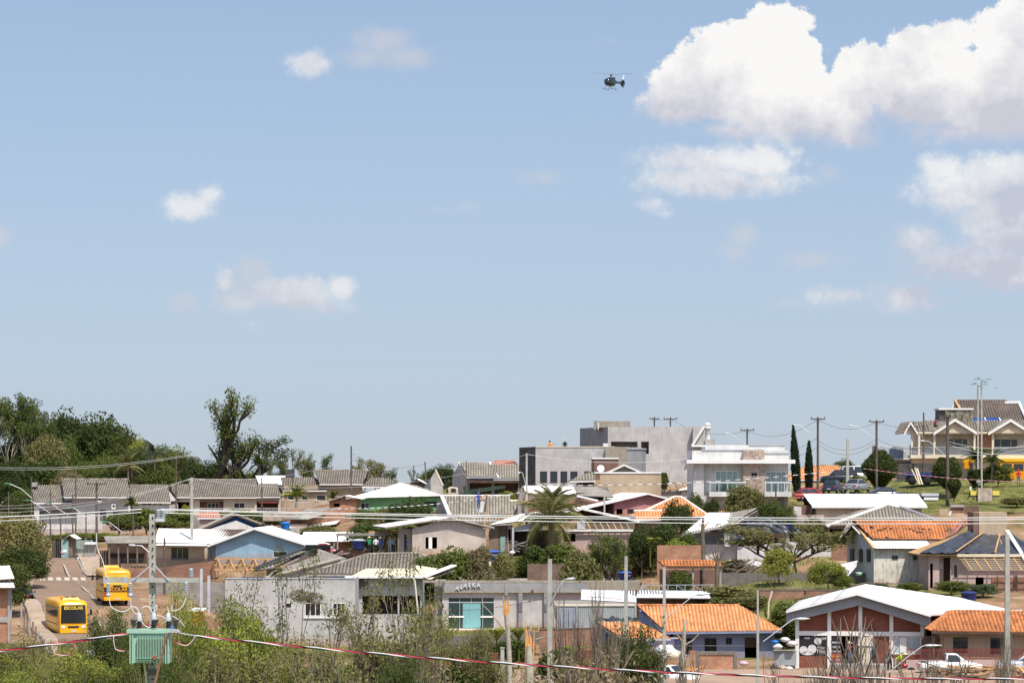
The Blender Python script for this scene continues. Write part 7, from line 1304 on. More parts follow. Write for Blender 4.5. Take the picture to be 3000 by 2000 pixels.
jumper((282,1560),(285,1605),(300,1640),(312,1690)); jumper((320,1750),(325,1775),(345,1788),(365,1790),(382,1780)); jumper((383,1750),(384,1775),(392,1792),(402,1797),(408,1790)); jumper((545,1748),(535,1775),(515,1788),(503,1785),(505,1772)); jumper((408,1795),(400,1780),(388,1776),(383,1778)); jumper((416,1780),(432,1775),(442,1785),(446,1795)); jumper((452,1795),(455,1775),(460,1773),(459,1790)); jumper((491,1775),(493,1790),(493,1797)); jumper((415,1820),(425,1832),(440,1838)); jumper((505,1803),(520,1812),(535,1826),(540,1832),r=.01); jumper((460,1802),(475,1805),(485,1815),(478,1825),r=.01); jumper((416,1834),(430,1828),(450,1828),(468,1832),r=.012,m='cable_red'); jumper((395,1838),(410,1848),(440,1848),(455,1842),r=.012)
tr = thing('transformer','mint green pole transformer with cooling fins and bushings','transformer',P(450,1937,D0-.2))
def tb(n,m,x0,x1,y0,y1,v0,v1): return MB().box(P(x0,1,D0).x,P(x1,1,D0).x,D0+v0,D0+v1,P(0,y1,D0).z,P(0,y0,D0).z).build(n,m,tr)
tb('tank','transformer_green',393,508,1848,1934,-.95,-.35); tb('lid','transformer_green',385,512,1838,1848,-1.02,-.28)
for k in range(17): x = 417+k*4.6; tb('fin','transformer_green',x,x+1.6,1855,1926 if k%2 else 1929,-1.09,-.95)
for x in (394,401,497,504): tb('side_fin','transformer_green',x,x+3,1852,1935,-1.05,-.95)
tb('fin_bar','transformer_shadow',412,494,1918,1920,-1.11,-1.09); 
mb=MB(); mb.lathe((0,0,0),[(.05,0),(.075,.0),(.075,.012),(.05,.012)],16); mb.xform(Matrix.Translation(P(453,1925,D0-1.1))@Matrix.Rotation(R(90),4,'X')); mb.build('emblem','rust',tr); text(tr,'M','rust',P(453,1925,D0-1.12),.09,(90,0,0),.002); text(tr,'NOTRA.ER.OTO','rust',P(453,1933.5,D0-1.06),.055,(90,0,0),.002); text(tr,'15KV','rust',P(502,1911,D0-1.06),.08,(90,0,0),.002)
for x in (408,451,493): 
    mb=MB(); mb.lathe(P(x,1838,D0-.6),[(.06,0),(.06,.02),(.075,.03),(.05,.05),(.075,.08),(.05,.1),(.075,.13),(.05,.15),(.05,.2)],12); mb.build('bushing','black_plastic',tr); MB().lathe(P(x,1818,D0-.6),[(.08,0),(.085,.03),(.07,.12),(.055,.2),(.03,.23)],12).build('arrester','ceramic',tr)
for x in (391,455,515): mb=MB(); mb.lathe(P(x,1836,D0-.75),[(.03,0),(.03,.05),(.09,.06),(.05,.08),(.09,.1),(.05,.12),(.09,.14),(.05,.16),(.1,.18),(.1,.21),(.02,.22)],14); mb.build('bushing','dark_metal',tr)
MB().lathe(P(504,1840,D0-.8),[(.05,0),(.06,.05),(.03,.08)],10).build('blue_cap','tank_lid',tr)
mb=MB(); mb.slab([P(491,1852,D0-1.15),P(526,1852,D0-1.15),P(518,1844,D0-1.15),P(500,1843,D0-1.15)],V((0,.3,0))); mb.build('clamp_plate','grey_trim',t)
MB().bar(P(490,1853,D0-1.18),P(452,2010,D0-1.18),.055,.05).build('angle_strut','rust',t); MB().tube([P(421,1936,D0-.5),P(427,1975,D0-.3),P(430,2020,D0-.2)],.03,8).build('conduit','aluminium',t)
wire('thin steel wire from the transformer clamp to the twisted cable',(524,1853,79),(576,1862,79.9),.0,.014,'cable_white')

# ---------------------------------------------------------------- vehicles (built at the origin, nose towards -y)
def wheel(par, x, y, z, r, w=.22):
    o = MB().lathe((0,0,-w/2),[(r*.62,0),(r*.95,0),(r,.04),(r,w-.04),(r*.95,w),(r*.62,w)],20).xform(Matrix.Translation((x,y,z))@Matrix.Rotation(R(90),4,'Y')).build('wheel','tyre',par)
    MB().lathe((0,0,-w/2-.012),[(.05,0),(r*.6,.01),(r*.62,w+.02),(.05,w+.024)],14).xform(Matrix.Translation((x,y,z))@Matrix.Rotation(R(90),4,'Y')).build('rim','rim',o); return o
def loft(mb, secs, m=None):   # secs: list of (y, [(x,z)...]) closed half-outlines mirrored -> rings
    if m: mb.use(m)
    vs = []; n = None
    for y, hp in secs:
        ring = [V((x,y,z)) for x,z in hp] + [V((-x,y,z)) for x,z in reversed(hp)]; n = len(ring); vs += ring
    k = len(secs); mb.add(vs, [(i*n+j,i*n+(j+1)%n,(i+1)*n+(j+1)%n,(i+1)*n+j) for i in range(k-1) for j in range(n)],.5,True); mb.add(vs[:n],[list(range(n))[::-1]]); mb.add(vs[-n:],[list(range(n))]); return mb
def bevel(o, w=.04, seg=2):
    b = o.modifiers.new('bevel','BEVEL'); b.width = w; b.segments = seg; b.limit_method = 'ANGLE'; b.angle_limit = R(35)
def bus():
    t = thing('school_bus','', 'bus'); L=8.4; W=1.16
    def sec(y,zb,zt,w): return (y,[(w*.96,zb),(w,zb+.12),(w,zt-.45),(w*.97,zt-.16),(w*.86,zt-.04),(w*.45,zt+.02)])
    o = loft(MB(),[sec(0,.5,2.55,W*.93),sec(.06,.42,2.82,W*.97),sec(.35,.38,3.0,W),sec(2.5,.38,3.02,W),sec(6,.38,3.02,W),sec(L-.25,.4,3.0,W),sec(L-.04,.45,2.9,W*.97),sec(L,.55,2.75,W*.93)]).build('body','bus_yellow',t)
    gl = MB().slab([(-1.02,-.06,1.2),(1.02,-.06,1.2),(.97,-.02,2.66),(-.97,-.02,2.66)],(0,.05,0)).build('windscreen','glass',t); bevel(gl,.1,3)
    MB().box(-.015,.015,-.075,.0,1.22,2.3).build('pillar','black_plastic',gl); text(t,'ESCOLAR','print_yellow',(0,-.075,2.42),.36,(88,0,0),.004,bold=.012)
    for x in (-1.15,1.15):
        s=1 if x>0 else -1
        for k in range(6): a=1.1+k*1.12; MB().box(min(x,x+s*.03),max(x,x+s*.03),a,a+.98,1.62,2.45).build('side_window','glass',t)
        MB().box(min(x,x+s*.02),max(x,x+s*.02),.9,7.6,1.05,1.12).build('side_stripe','black_plastic',t)
        wheel(t,x-s*.16,1.55,.45,.45); wheel(t,x-s*.18,6.3,.45,.45)
        MB().tube([(s*1.1,-.0,2.5),(s*1.35,-.2,2.45),(s*1.38,-.2,2.25)],.02,5).build('mirror_arm','black_plastic',t); MB().box(s*1.38-.09,s*1.38+.09,-.24,-.18,1.85,2.3).build('mirror','black_plastic',t)
    for s in (-1,1): MB().lathe((0,0,0),[(.02,0),(.13,.01),(.12,.04)],12,sx=1.3).xform(Matrix.Translation((s*.82,-.02,.92))@Matrix.Rotation(R(90),4,'X')).build('headlight','lamp_white',t)
    MB().box(-1.08,1.08,-.12,.15,.42,.72).build('bumper','bus_yellow',t); MB().box(-.45,.45,-.03,.02,.82,.98).build('grille','black_plastic',t); MB().box(-.2,.2,-.14,-.12,.5,.63).build('number_plate','number_plate',t)
    MB().box(-.55,-.35,-.04,.0,1.38,1.56).build('access_sticker','bright_blue',t)
    rf = MB(); rf.hexa([(-.7,1.2,3.0),(.7,1.2,3.0),(.7,2.9,3.0),(-.7,2.9,3.0),(-.6,1.35,3.2),(.6,1.35,3.2),(.6,2.7,3.24),(-.6,2.7,3.24)]); o=rf.build('air_conditioner','bus_yellow',t); MB().box(-.45,-.1,1.5,2.5,3.235,3.26).build('vent_grille','black_plastic',o); MB().box(.1,.45,1.5,2.5,3.235,3.26).build('vent_grille','black_plastic',o)
    for y in (4.2,6.4): MB().box(-.4,.4,y,y+.7,3.0,3.1).build('roof_hatch','bus_orange',t)
    for y in (.75,): MB().box(-.3,.3,y,y+.25,3.0,3.07).build('roof_vent','bus_orange',t)
    # rear
    MB().slab([(-.95,L+.005,1.75),(.95,L+.005,1.75),(.9,L-.02,2.6),(-.9,L-.02,2.6)],(0,.02,0)).build('rear_board','print_yellow',t); MB().box(-1.1,1.1,L,L+.03,1.15,1.55).build('rear_band','black_plastic',t)
    text(t,'ESCOLAR','bus_orange',(0,L+.05,1.35),.42,(90,0,180),.004,bold=.012); text(t,'ESCOLAR','black_plastic',(0,L+.04,2.3),.28,(90,0,180),.004); text(t,'CAMINHO DA ESCOLA','green_cloth',(0,L+.045,2.03),.12,(90,0,180),.003)
    for s in (-1,1): MB().box(s*.98-.1,s*.98+.1,L-.0,L+.03,.75,1.1).build('tail_light','lamp_red',t)
    MB().box(-1.1,1.1,L-.1,L+.12,.42,.66).build('rear_bumper','bus_yellow',t); MB().box(-.2,.2,L+.12,L+.14,.48,.6).build('number_plate','number_plate',t); MB().box(-.35,.35,L,L+.04,1.6,1.7).build('maker_badge','black_plastic',t)
    return t
def set_on(o, px, D, rz, label, cat, group=None, dz=0, base_y=None):
    x=(px-1500)/F*D; z=(HY-base_y)/F*D if base_y else gnd(x,D)+dz; place(o,(x,D,z),R(rz),1,label,cat,group); return o
b1 = bus(); b2 = copy_tree(b1)
set_on(b1,215,229,17,'yellow school bus facing us with its wide windscreen lit','bus','yellow school buses on the street',base_y=1868); set_on(b2,343,243,193,'yellow school bus seen from behind with a black lettered band','bus','yellow school buses on the street',base_y=1772)
b2.location = V(b2.location) + V((-1.89, 8.18, 0))
def car(m, kind='hatch', name='parked_car'):
    t = thing(name,'','car'); L={'hatch':3.9,'sedan':4.4,'suv':4.6,'pickup':4.5,'van':4.4}[kind]; W=.84; hz={'suv':.18}.get(kind,0); ct={'suv':1.75,'hatch':1.48,'sedan':1.45,'pickup':1.5,'van':1.8}[kind]; bl=.88+hz
    def s(y,zb,zt,w): return (y,[(w*.9,zb),(w,zb+.12),(w*1.0,zt-.18),(w*.93,zt),(w*.4,zt+.03)])
    o = loft(MB(),[s(0,.32,.62+hz,W*.82),s(.12,.22,.74+hz,W*.93),s(.9,.22,bl+.02,W),s(1.4,.22,bl+.05,W),s(L-1.0,.22,bl+.05,W),s(L-.12,.24,bl,W*.95),s(L,.34,bl-.1,W*.85)]).build('body',m,t)
    y0,y1,y2,y3 = {'hatch':(.95,1.65,3.1,3.72),'sedan':(1.2,1.9,3.0,3.7),'suv':(1.1,1.75,3.9,4.45),'pickup':(1.15,1.85,2.55,2.72),'van':(.5,1.4,4.0,4.35)}[kind]
    b=bl+.04; cb = loft(MB(),[(y0,[(W*.86,b),(W*.8,b+.03)]),(y1,[(W*.86,b),(W*.68,ct)]),(y2,[(W*.86,b),(W*.68,ct)]),(y3,[(W*.84,b),(W*.76,b+.04)])]).build('cabin',m,t)
    w0=V((0,y0+.06,b+.05)); MB().slab([(-W*.76,y0+.05,b+.06),(W*.76,y0+.05,b+.06),(W*.62,y1-.03,ct-.05),(-W*.62,y1-.03,ct-.05)],(0,-.03,.02)).build('windscreen','glass',t); MB().slab([(W*.76,y3-.04,b+.07),(-W*.76,y3-.04,b+.07),(-W*.62,y2+.03,ct-.05),(W*.62,y2+.03,ct-.05)],(0,.03,.02)).build('rear_window','glass',t)
    for sd in (-1,1):
        ym=(y1+y2)/2; segs=[(y0+.28,y1,ym-.04,ym-.04),(ym+.04,ym+.04,y2,y3-.18)] if kind not in ('pickup',) else [(y0+.3,y1+.02,y2-.05,y2-.05)]
        for a,a2,c2,c in segs: MB().slab([(sd*W*.875,a,b+.03),(sd*W*.875,c,b+.03),(sd*W*.705,c2,ct-.07),(sd*W*.705,a2,ct-.07)],(sd*.012,0,0)).build('side_window','glass',t)
        wheel(t,sd*(W-.09),.75,.3,.31,.2); wheel(t,sd*(W-.09),L-.78,.3,.31,.2); MB().slab([(sd*.78-.14,-.01,.55+hz),(sd*.78-.14+.24*1,-.01 if sd<0 else .06,.55+hz),(sd*.78+.08,.05,.7+hz),(sd*.78-.12,.0,.7+hz)],(0,.03,0)).build('headlight','lamp_white',t); MB().box(sd*.68-.09,sd*.68+.09,L-.03,L+.02,.6+hz,.82+hz).build('tail_light','lamp_red',t); MB().box(sd*(W+.1)-.08,sd*(W+.1)+.08,y0+.45,y0+.55,b+.02,b+.16).build('mirror',m,t)
    MB().box(-W*.8,W*.8,-.05,.1,.25,.42).build('bumper','black_plastic' if kind in('suv','pickup') else m,t); MB().box(-.2,.2,L,L+.02,.45,.56).build('number_plate','number_plate',t)
    if kind=='pickup': MB().box(-W*.86,W*.86,2.85,L-.12,bl-.02,bl+.055).build('cargo_bed','black_plastic',t)
    return t
up2='cars parked by the upper street'
set_on(car('car_black','suv'),2402,335,270,'dark glossy estate car parked before the orange hipped roof','car',up2,base_y=1419); set_on(car('car_navy','hatch'),2452,318,160,'dark hatchback parked beside the pale concrete pole','car',up2,base_y=1444); set_on(car('car_silver','sedan'),2533,322,150,'silver car right of the pale concrete pole','car',up2,base_y=1440); set_on(car('car_navy','sedan'),2655,318,95,'dark blue car roof showing behind the long white shed','car',up2,base_y=1464); set_on(car('car_red','hatch'),2428,312,100,'red car peeking beside the cypress foot','car',up2,base_y=1468)
set_on(car('car_white','van','parked_van'),2562,352,95,'white van behind the upper palm','van',up2,base_y=1407); set_on(car('car_white','pickup','pickup_truck'),2877,201,90,'white pickup with black bed parked before the red railing','pickup truck',None,base_y=1975); set_on(car('car_pale_blue','sedan'),2925,203,270,'pale blue car cut by the right frame edge','car',None,base_y=1972)
set_on(car('car_black','hatch'),80,262,180,'black car parked under the dark tree with plastic on its roof','car',None,dz=.14); set_on(car('car_red','hatch'),1002,302,90,'magenta red car behind the leaning planks','car',None,base_y=1632)
o = car('car_white','pickup','pickup_truck'); set_on(o,2042,196,62,'wrecked white pickup with torn sheet between pole and pale trunk','pickup truck',None,base_y=2014)
set_on(car('car_white','van','parked_van'),300,200,10,'white vehicle half hidden in the brush below the buses','van',None,base_y=1950)
# dump truck, big vehicles top right
t = thing('dump_truck','dark green dump truck with pale cab parked before the gabled house','truck',P(1400,1458,372)); s_=372/F
def tbx(par,n,m,x0,x1,y0,y1,v0,v1,D=372): return MB().box(P(x0,1,D).x,P(x1,1,D).x,D+v0,D+v1,P(0,y1,D).z,P(0,y0,D).z).build(n,m,par)
mb=MB(); mb.slab([P(1307,1452,371),P(1343,1452,371),P(1341,1428,371),P(1318,1425,371),P(1311,1430,371)],V((0,2.2,0))); o=mb.build('cab','cream_wall',t); bevel(o,.12); tbx(t,'window','glass',1322,1336,1430,1441,-1.04,-.98); tbx(t,'windscreen','glass',1308,1314,1432,1442,-1.05,-.9)
mb=MB(); mb.slab([P(1378,1446,371),P(1480,1430,371),P(1480,1421,371),P(1378,1433,371)],V((0,2.3,0))); mb.build('tipper_bed','truck_green',t); mb=MB(); mb.slab([P(1362,1452,370.9),P(1378,1452,370.9),P(1374,1420,370.9),P(1355,1424,370.9)],V((0,2.4,0))); mb.build('headboard','truck_green',t)
for k in range(11): x=1384+k*9; MB().bar(P(x,1445-(x-1378)*.155,370.9),P(x,1433-(x-1378)*.12,370.9),.07,.07).build('rib','truck_green',t)
tbx(t,'chassis','dark_metal',1345,1470,1446,1452,-.8,.8)
for x in (1325,1430,1450): wheel(t,P(x,1,371).x-t.location.x,0,0,.5).location = V((0,0,0))
for ch in t.children:
    if ch.name.startswith('wheel'): pass
t = thing('truck','dark truck with silver roof and open back behind the white shed','truck',P(2732,1508,322)); tbx(t,'body','dark_metal',2700,2748,1452,1500,-1,2,322); tbx(t,'cover','aluminium',2696,2746,1444,1452,-1.2,2.2,322); tbx(t,'windscreen','glass',2706,2744,1466,1482,-1.04,-1,322); tbx(t,'bonnet','car_white',2702,2744,1456,1464,-1.3,-1.04,322); tbx(t,'bumper','black_plastic',2698,2750,1486,1506,-1.2,1,322)
t = thing('truck','dark blue flatbed truck parked below the stone wall','truck',P(2700,1418,345)); tbx(t,'bed','tank_blue',2650,2745,1384,1394,-1,1.5,345); tbx(t,'chassis','black',2655,2742,1394,1412,-.8,1.2,345); tbx(t,'cab','car_navy',2738,2762,1376,1404,-1,1.4,345)
for x in (2672,2715): MB().lathe((0,0,0),[(.1,0),(.5,0),(.5,.3),(.1,.3)],16).xform(Matrix.Translation(P(x,1408,343.7))@Matrix.Rotation(R(90),4,'X')).build('wheel','tyre',t)
for i,(a,b) in enumerate((((2671,1374),(2692,1418)),((2681,1370),(2695,1418)),((2687,1371),(2702,1418)))): o=MB().bar(P(*a,342),P(*b,341.4),.22,.05).build('plank','cream_trim',None,P(*b,341.4)); tag(o,'pale board leaning on the blue flatbed truck, %s' % ('leftmost','middle one','rightmost')[i],'board','pale boards on the flatbed truck')
t = thing('school_bus','yellow bus partly hidden behind the upper palms and bush','bus',P(2960,1408,338)); tbx(t,'body','bus_orange',2925,3060,1352,1402,-1,1.5,338); tbx(t,'roof','bus_yellow',2922,3065,1345,1352,-1.1,1.6,338)
for k in range(4): tbx(t,'window','glass',2932+k*34,2960+k*34,1358,1378,-1.03,-1,338)
t = thing('yellow_machine','orange yellow machine arm behind the tall topiary','machine',P(2838,1402,340)); tbx(t,'arm','bus_yellow',2820,2858,1343,1352,-.3,.3,340); tbx(t,'leg','bus_orange',2824,2838,1352,1372,-.3,.3,340)
for x in (2842,2906): t = thing('drum','yellow block %s of the mast base' % ('left' if x<2870 else 'right'),'block',P(x+10,1455,318),'yellow blocks at the mast base'); tbx(t,'block','yellow_drum',x,x+20,1437,1450,-.4,.4,318); tbx(t,'foot','dark_metal',x,x+20,1450,1455,-.38,.38,318)
t = thing('mast_base','rough concrete block at the foot of the lamp masts','base',P(2882,1468,318)); o=tbx(t,'block','rubble',2862,2903,1430,1468,-.8,.8,318)
garden_wall('dark ledge stone wall along the upper street',[(2628,1387,352),(2760,1387,352)],1.3,'ledge_stone')
# basket lift
t = thing('basket_lift','orange aerial lift arm holding a grey bucket above the tiled roof','aerial lift',P(1418,1620,298)); 
MB().bar(P(1420,1535,298),P(1427,1452,298),.18,.18).build('boom','timber',t); MB().bar(P(1427,1449,298),P(1402,1462,297.6),.2,.2).build('boom','timber',t); MB().bar(P(1419,1540,298),P(1417,1620,298),.14,.14).build('boom','white_trim',t); MB().bar(P(1426,1452,297.9),P(1421,1498,297.9),.16,.12).build('cylinder','dark_metal',t)
mb=MB(); a=297.4; mb.hexa([P(1398,1501,a),P(1415,1501,a),P(1415,1501,a)+V((0,.6,0)),P(1398,1501,a)+V((0,.6,0)),P(1396,1469,a),P(1419,1469,a),P(1419,1469,a)+V((0,.7,0)),P(1396,1469,a)+V((0,.7,0))]); o=mb.build('bucket','pale_wall',t); bevel(o,.06)
MB().bar(P(1388,1468,297.3),P(1388,1530,297.3),.08,.08).build('hanging_hose','grey_trim',t)

# ---------------------------------------------------------------- helicopter
def helicopter():
    D=700; c=P(1788,245,D); s_=D/F; t=thing('helicopter','dark helicopter with enclosed tail rotor hovering beside the big cloud','helicopter',c)
    mx=Matrix.Translation(c)@Matrix.Rotation(R(-30),4,'Z')@Matrix.Rotation(R(1),4,'X')@Matrix.Rotation(R(3),4,'Y')
    def sec(y,w,zb,zt):
        h=(zt-zb)/2; zc=(zt+zb)/2; return (y,[(w*math.sin(a),zc-h*math.cos(a)) for a in (.25,.75,1.2,1.57,1.95,2.4,2.9)])
    body=loft(MB(),[sec(-2.35,.12,-.05,.25),sec(-2.2,.45,-.35,.62),sec(-1.8,.78,-.6,.98),sec(-1.1,.98,-.72,1.22),sec(0,1.0,-.76,1.3),sec(1.0,.95,-.7,1.3),sec(1.8,.72,-.45,1.2),sec(2.6,.36,.1,1.0),sec(4.2,.24,.35,.92),sec(6.0,.17,.45,.9)])
    body.xform(mx).build('fuselage','car_navy',t)
    loft(MB(),[sec(-2.3,.2,.0,.42),sec(-2.16,.5,.05,.66),sec(-1.76,.8,.1,1.0),sec(-1.15,.99,.2,1.2),sec(-1.1,.97,.22,1.18)]).xform(mx@Matrix.Scale(1.02,4)).build('canopy','glass',t)
    for s in (-1,1):
        MB().box(s*.985-.02,s*.985+.02,-.95,-.1,.1,.95).xform(mx).build('door_window','glass',t); MB().box(s*.985-.02,s*.985+.02,.1,.9,.15,.9).xform(mx).build('door_window','glass',t)
        MB().tube([(s*1.1,-2.1,-1.25),(s*1.1,-1.7,-1.42),(s*1.1,1.6,-1.42)],.05,6).xform(mx).build('skid','black_plastic',t)
        for y in (-1.0,1.0): MB().tube([(s*.5,y,-.68),(s*.85,y,-.9),(s*1.1,y,-1.4)],.045,6).xform(mx).build('skid_strut','black_plastic',t)
    MB().hexa([(-.45,-.4,1.25),(.45,-.4,1.25),(.4,1.8,1.1),(-.4,1.8,1.1),(-.3,0,1.62),(.3,0,1.62),(.28,1.5,1.55),(-.28,1.5,1.55)]).xform(mx).build('engine_cowling','dark_metal',t)
    for s in (-1,1): MB().tube([(s*.3,1.2,1.45),(s*.42,1.8,1.5)],.13,8).xform(mx).build('exhaust','dark_metal',t)
    MB().tube([(0,.3,1.5),(0,.3,2.15)],.09,8).xform(mx).build('rotor_mast','dark_metal',t); MB().lathe((0,.3,2.05),[(.1,0),(.42,.06),(.42,.14),(.12,.24)],12).xform(mx).build('rotor_hub','dark_metal',t)
    for k in range(3):
        a=R(120*k); d=V((math.cos(a),math.sin(a),.0)); n=V((-math.sin(a),math.cos(a),0))*.16; p=V((0,.3,2.16)); MB().slab([p+d*.35-n*.5,p+d*1.0-n,p+d*5.9-n*.9+V((0,0,.16)),p+d*5.95+n*.6+V((0,0,.16)),p+d*1.0+n,p+d*.35+n*.5],V((0,0,.04))).xform(mx).build('rotor_blade','grey_trim',t)
    ring=MB(); ring.lathe((0,0,0),[(.52,0),(.82,-.1),(.86,.12),(.82,.34),(.52,.24),(.5,.12),(.52,0)],20); ring.xform(mx@Matrix.Translation((-.12,6.4,.75))@Matrix.Rotation(R(90),4,'Y')).build('tail_shroud','car_navy',t)
    for k in range(8): a=k*math.pi/4; MB().bar((0,6.4,.75),(0,6.4+math.cos(a)*.52,.75+math.sin(a)*.52),.05,.02).xform(mx).build('tail_blade','dark_metal',t)
    MB().slab([(-.06,6.1,1.4),(-.06,6.75,1.4),(-.06,7.15,2.75),(-.06,6.75,2.75)],(.12,0,0)).xform(mx).build('tail_fin','white_trim',t); MB().slab([(-.05,6.3,0.1),(-.05,6.8,.15),(-.05,6.85,-.45),(-.05,6.6,-.5)],(.1,0,0)).xform(mx).build('lower_fin','car_navy',t); MB().box(-1.1,1.1,5.4,5.8,.6,.66).xform(mx).build('tailplane','car_navy',t)
helicopter()
o=thing('bird','tiny bird flying above the right houses','bird',P(2919,1137,300)); MB().add([P(2913,1135,300),P(2919,1138,300),P(2920,1136.5,300.1)],[(0,1,2)]).add([P(2919,1138,300),P(2924,1138.5,300),P(2920,1136.5,300.1)],[(0,1,2)]).build('wings','black',o)

# ---------------------------------------------------------------- people: one skinned body each
def person(label, px, py, D, pose='stand', rz=0, cloth=('blue_cloth','jeans','skin'), hat=None, h=1.70, base=None, group=None):
    P_ = {'stand': dict(), 'reach': dict(ra=((-.30,-.25,1.20),(-.25,-.55,1.15)), la=((.30,-.22,1.22),(.22,-.5,1.1))), 'bend': dict(ch=(0,-.42,1.12),nk=(0,-.58,1.2),hd=(0,-.72,1.24),ra=((-.2,-.55,.85),(-.15,-.6,.6)),la=((.2,-.55,.85),(.15,-.62,.58))),
          'sit': dict(hp=.32, ch=(0,-.12,.78), nk=(0,-.16,.98), hd=(0,-.19,1.14), ra=((-.26,-.35,.72),(-.1,-.55,.66)), la=((.26,-.35,.72),(.1,-.55,.66)), kn=((-.16,-.42,.42),(.16,-.42,.42)), ft=((-.16,-.38,.04),(.16,-.38,.04))),
          'walk': dict(ra=((-.25,.12,1.15),(-.24,.02,.92)), la=((.25,-.14,1.15),(.24,-.32,.98)), kn=((-.11,-.22,.5),(.11,.08,.48)), ft=((-.11,-.32,.05),(.11,.34,.1))), 'point': dict(ra=((-.42,-.15,1.32),(-.72,-.2,1.3)))}[pose]
    hp=P_.get('hp',.92); ch=P_.get('ch',(0,0,1.25)); nk=P_.get('nk',(0,0,1.45)); hd=P_.get('hd',(0,-.03,1.56))
    sh=[(-.19,ch[1]*1.1,ch[2]+.13),(.19,ch[1]*1.1,ch[2]+.13)]; ra=P_.get('ra',((-.27,.02,1.12),(-.26,-.08,.86))); la=P_.get('la',((.27,.02,1.12),(.26,-.08,.86))); kn=P_.get('kn',((-.11,-.03,.5),(.11,-.03,.5))); ft=P_.get('ft',((-.12,0,.06),(.12,0,.06)))
    vs=[(0,0,hp),ch,nk,hd,(hd[0],hd[1],hd[2]+.11),sh[0],ra[0],ra[1],sh[1],la[0],la[1],(-.1,0,hp-.04),kn[0],ft[0],(ft[0][0],ft[0][1]-.16,ft[0][2]-.03),(.1,0,hp-.04),kn[1],ft[1],(ft[1][0],ft[1][1]-.16,ft[1][2]-.03)]
    es=[(0,1),(1,2),(2,3),(3,4),(1,5),(5,6),(6,7),(1,8),(8,9),(9,10),(0,11),(11,12),(12,13),(13,14),(0,15),(15,16),(16,17),(17,18)]
    rd=[.15,.165,.06,.10,.085,.08,.05,.038,.08,.05,.038,.105,.065,.045,.035,.105,.065,.045,.035]; mt={0:0,1:0,2:2,3:2,4:0,5:0,6:2,7:0,8:0,9:2,10:1,11:1,12:1,13:3,14:1,15:1,16:1,17:3}
    me=bpy.data.meshes.new('tmp'); me.from_pydata([V(v)*h/1.7 for v in vs],es,[]); ob=bpy.data.objects.new('tmp',me); C.objects.link(ob); me.skin_vertices if me.skin_vertices else None
    md=ob.modifiers.new('s','SKIN'); 
    if not me.skin_vertices:
        bm=bmesh.new(); bm.from_mesh(me); bm.verts.layers.skin.verify(); bm.to_mesh(me); bm.free()
    for i,r in enumerate(rd): me.skin_vertices[0].data[i].radius=(r*h/1.7,r*h/1.7*(.72 if i in(0,1) else 1)); 
    me.skin_vertices[0].data[0].use_root=True; sb=ob.modifiers.new('b','SUBSURF'); sb.levels=sb.render_levels=1
    dg=bpy.context.evaluated_depsgraph_get(); m2=bpy.data.meshes.new_from_object(ob.evaluated_get(dg)); bpy.data.objects.remove(ob); m2.name='person'
    for k in list(m2.materials): pass
    m2.materials.clear()
    for k in (cloth[0],cloth[1],cloth[2],'black_plastic'): m2.materials.append(M(k))
    A=[V(v)*h/1.7 for v in vs]
    for p in m2.polygons:
        c=p.center; best=(9,0)
        for i,(a,b) in enumerate(es): ab=A[b]-A[a]; u=max(0,min(1,(c-A[a]).dot(ab)/ab.length_squared)); d=(c-A[a]-ab*u).length-rd[a]*.5; best=min(best,(d,mt[i]))
        p.material_index=best[1]; p.use_smooth=True
    o=bpy.data.objects.new('person',m2); C.objects.link(o); q=P(px,py,D); o.location=q; o.rotation_euler=(0,0,R(rz)); LOC[o.name]=V((0,0,0)); tag(o,label,'person',group)
    k=h/1.7; hx=V(hd)*k+V((0,.0,.07))
    if hat: mb=MB(); mb.lathe(hx,[(.24*k if hat in('straw',) else .12*k,0),(.235*k if hat=='straw' else .125*k,.02),(.11*k,.04),(.1*k,.13),(.03*k,.16)],12); mb.build('hat',hat if hat!='cap' else 'navy_cloth',o)
    else: mb=MB(); mb.lathe(hx+V((0,.015,-.03)),[(.10*k,0),(.112*k,.06),(.09*k,.12),(.03*k,.15)],10); mb.build('hair','hair',o)
    mb=MB(); 
    for sd in (-1,1): mb.lathe(V(hd)*k+V((sd*.035,-.098*k,.01)),[(.012,0),(.012,.015)],6)
    mb.build('eyes','black',o)
    return o
person('man in orange shirt reaching out on the grey flat roof',1611,1332,343,'point',200,('orange_cloth','jeans','dark_skin'),'black_cloth',1.65); person('person in straw hat and dark shirt on the grey flat roof',1655,1330,343,'stand',160,('black_cloth','black_cloth','skin'),'straw')
gw='men working under the bare timber frame'
for lb,px,py,rz,cl,ht,ps in (('man in green and white shirt, leftmost under the frame',1082,1621,200,('green_cloth','black_cloth','skin'),'straw','reach'),('man in black and white shirt behind the second post',1101,1622,180,('white_cloth','black_cloth','skin'),None,'stand'),('man in blue shirt and straw hat beside the leaning plank',1116,1622,180,('blue_cloth','jeans','skin'),'straw','stand'),('man in pale shirt and straw hat right of the white post',1142,1622,170,('grey_cloth','grey_cloth','skin'),'straw','stand'),('man in pale blue shirt leaning over the brazier',1152,1622,210,('pale_blue_cloth','navy_cloth','skin'),'red_cloth','reach'),('dark dressed man in the shade of the beige house porch',1164,1621,120,('navy_cloth','black_cloth','dark_skin'),None,'stand'),('man in blue shirt bending beside the porch door',1191,1622,60,('blue_cloth','jeans','skin'),None,'walk')): person(lb,px,py,291,ps,rz,cl,ht,group=gw)
person('worker in blue with white helmet standing in the lift bucket',1402,1490,297.2,'reach',0,('blue_cloth','blue_cloth','skin'),'blue_cloth'); person('worker clinging to the pole by the date palm',1553,1476,299,'sit',90,('grey_cloth','black_cloth','skin'),'white_trim')
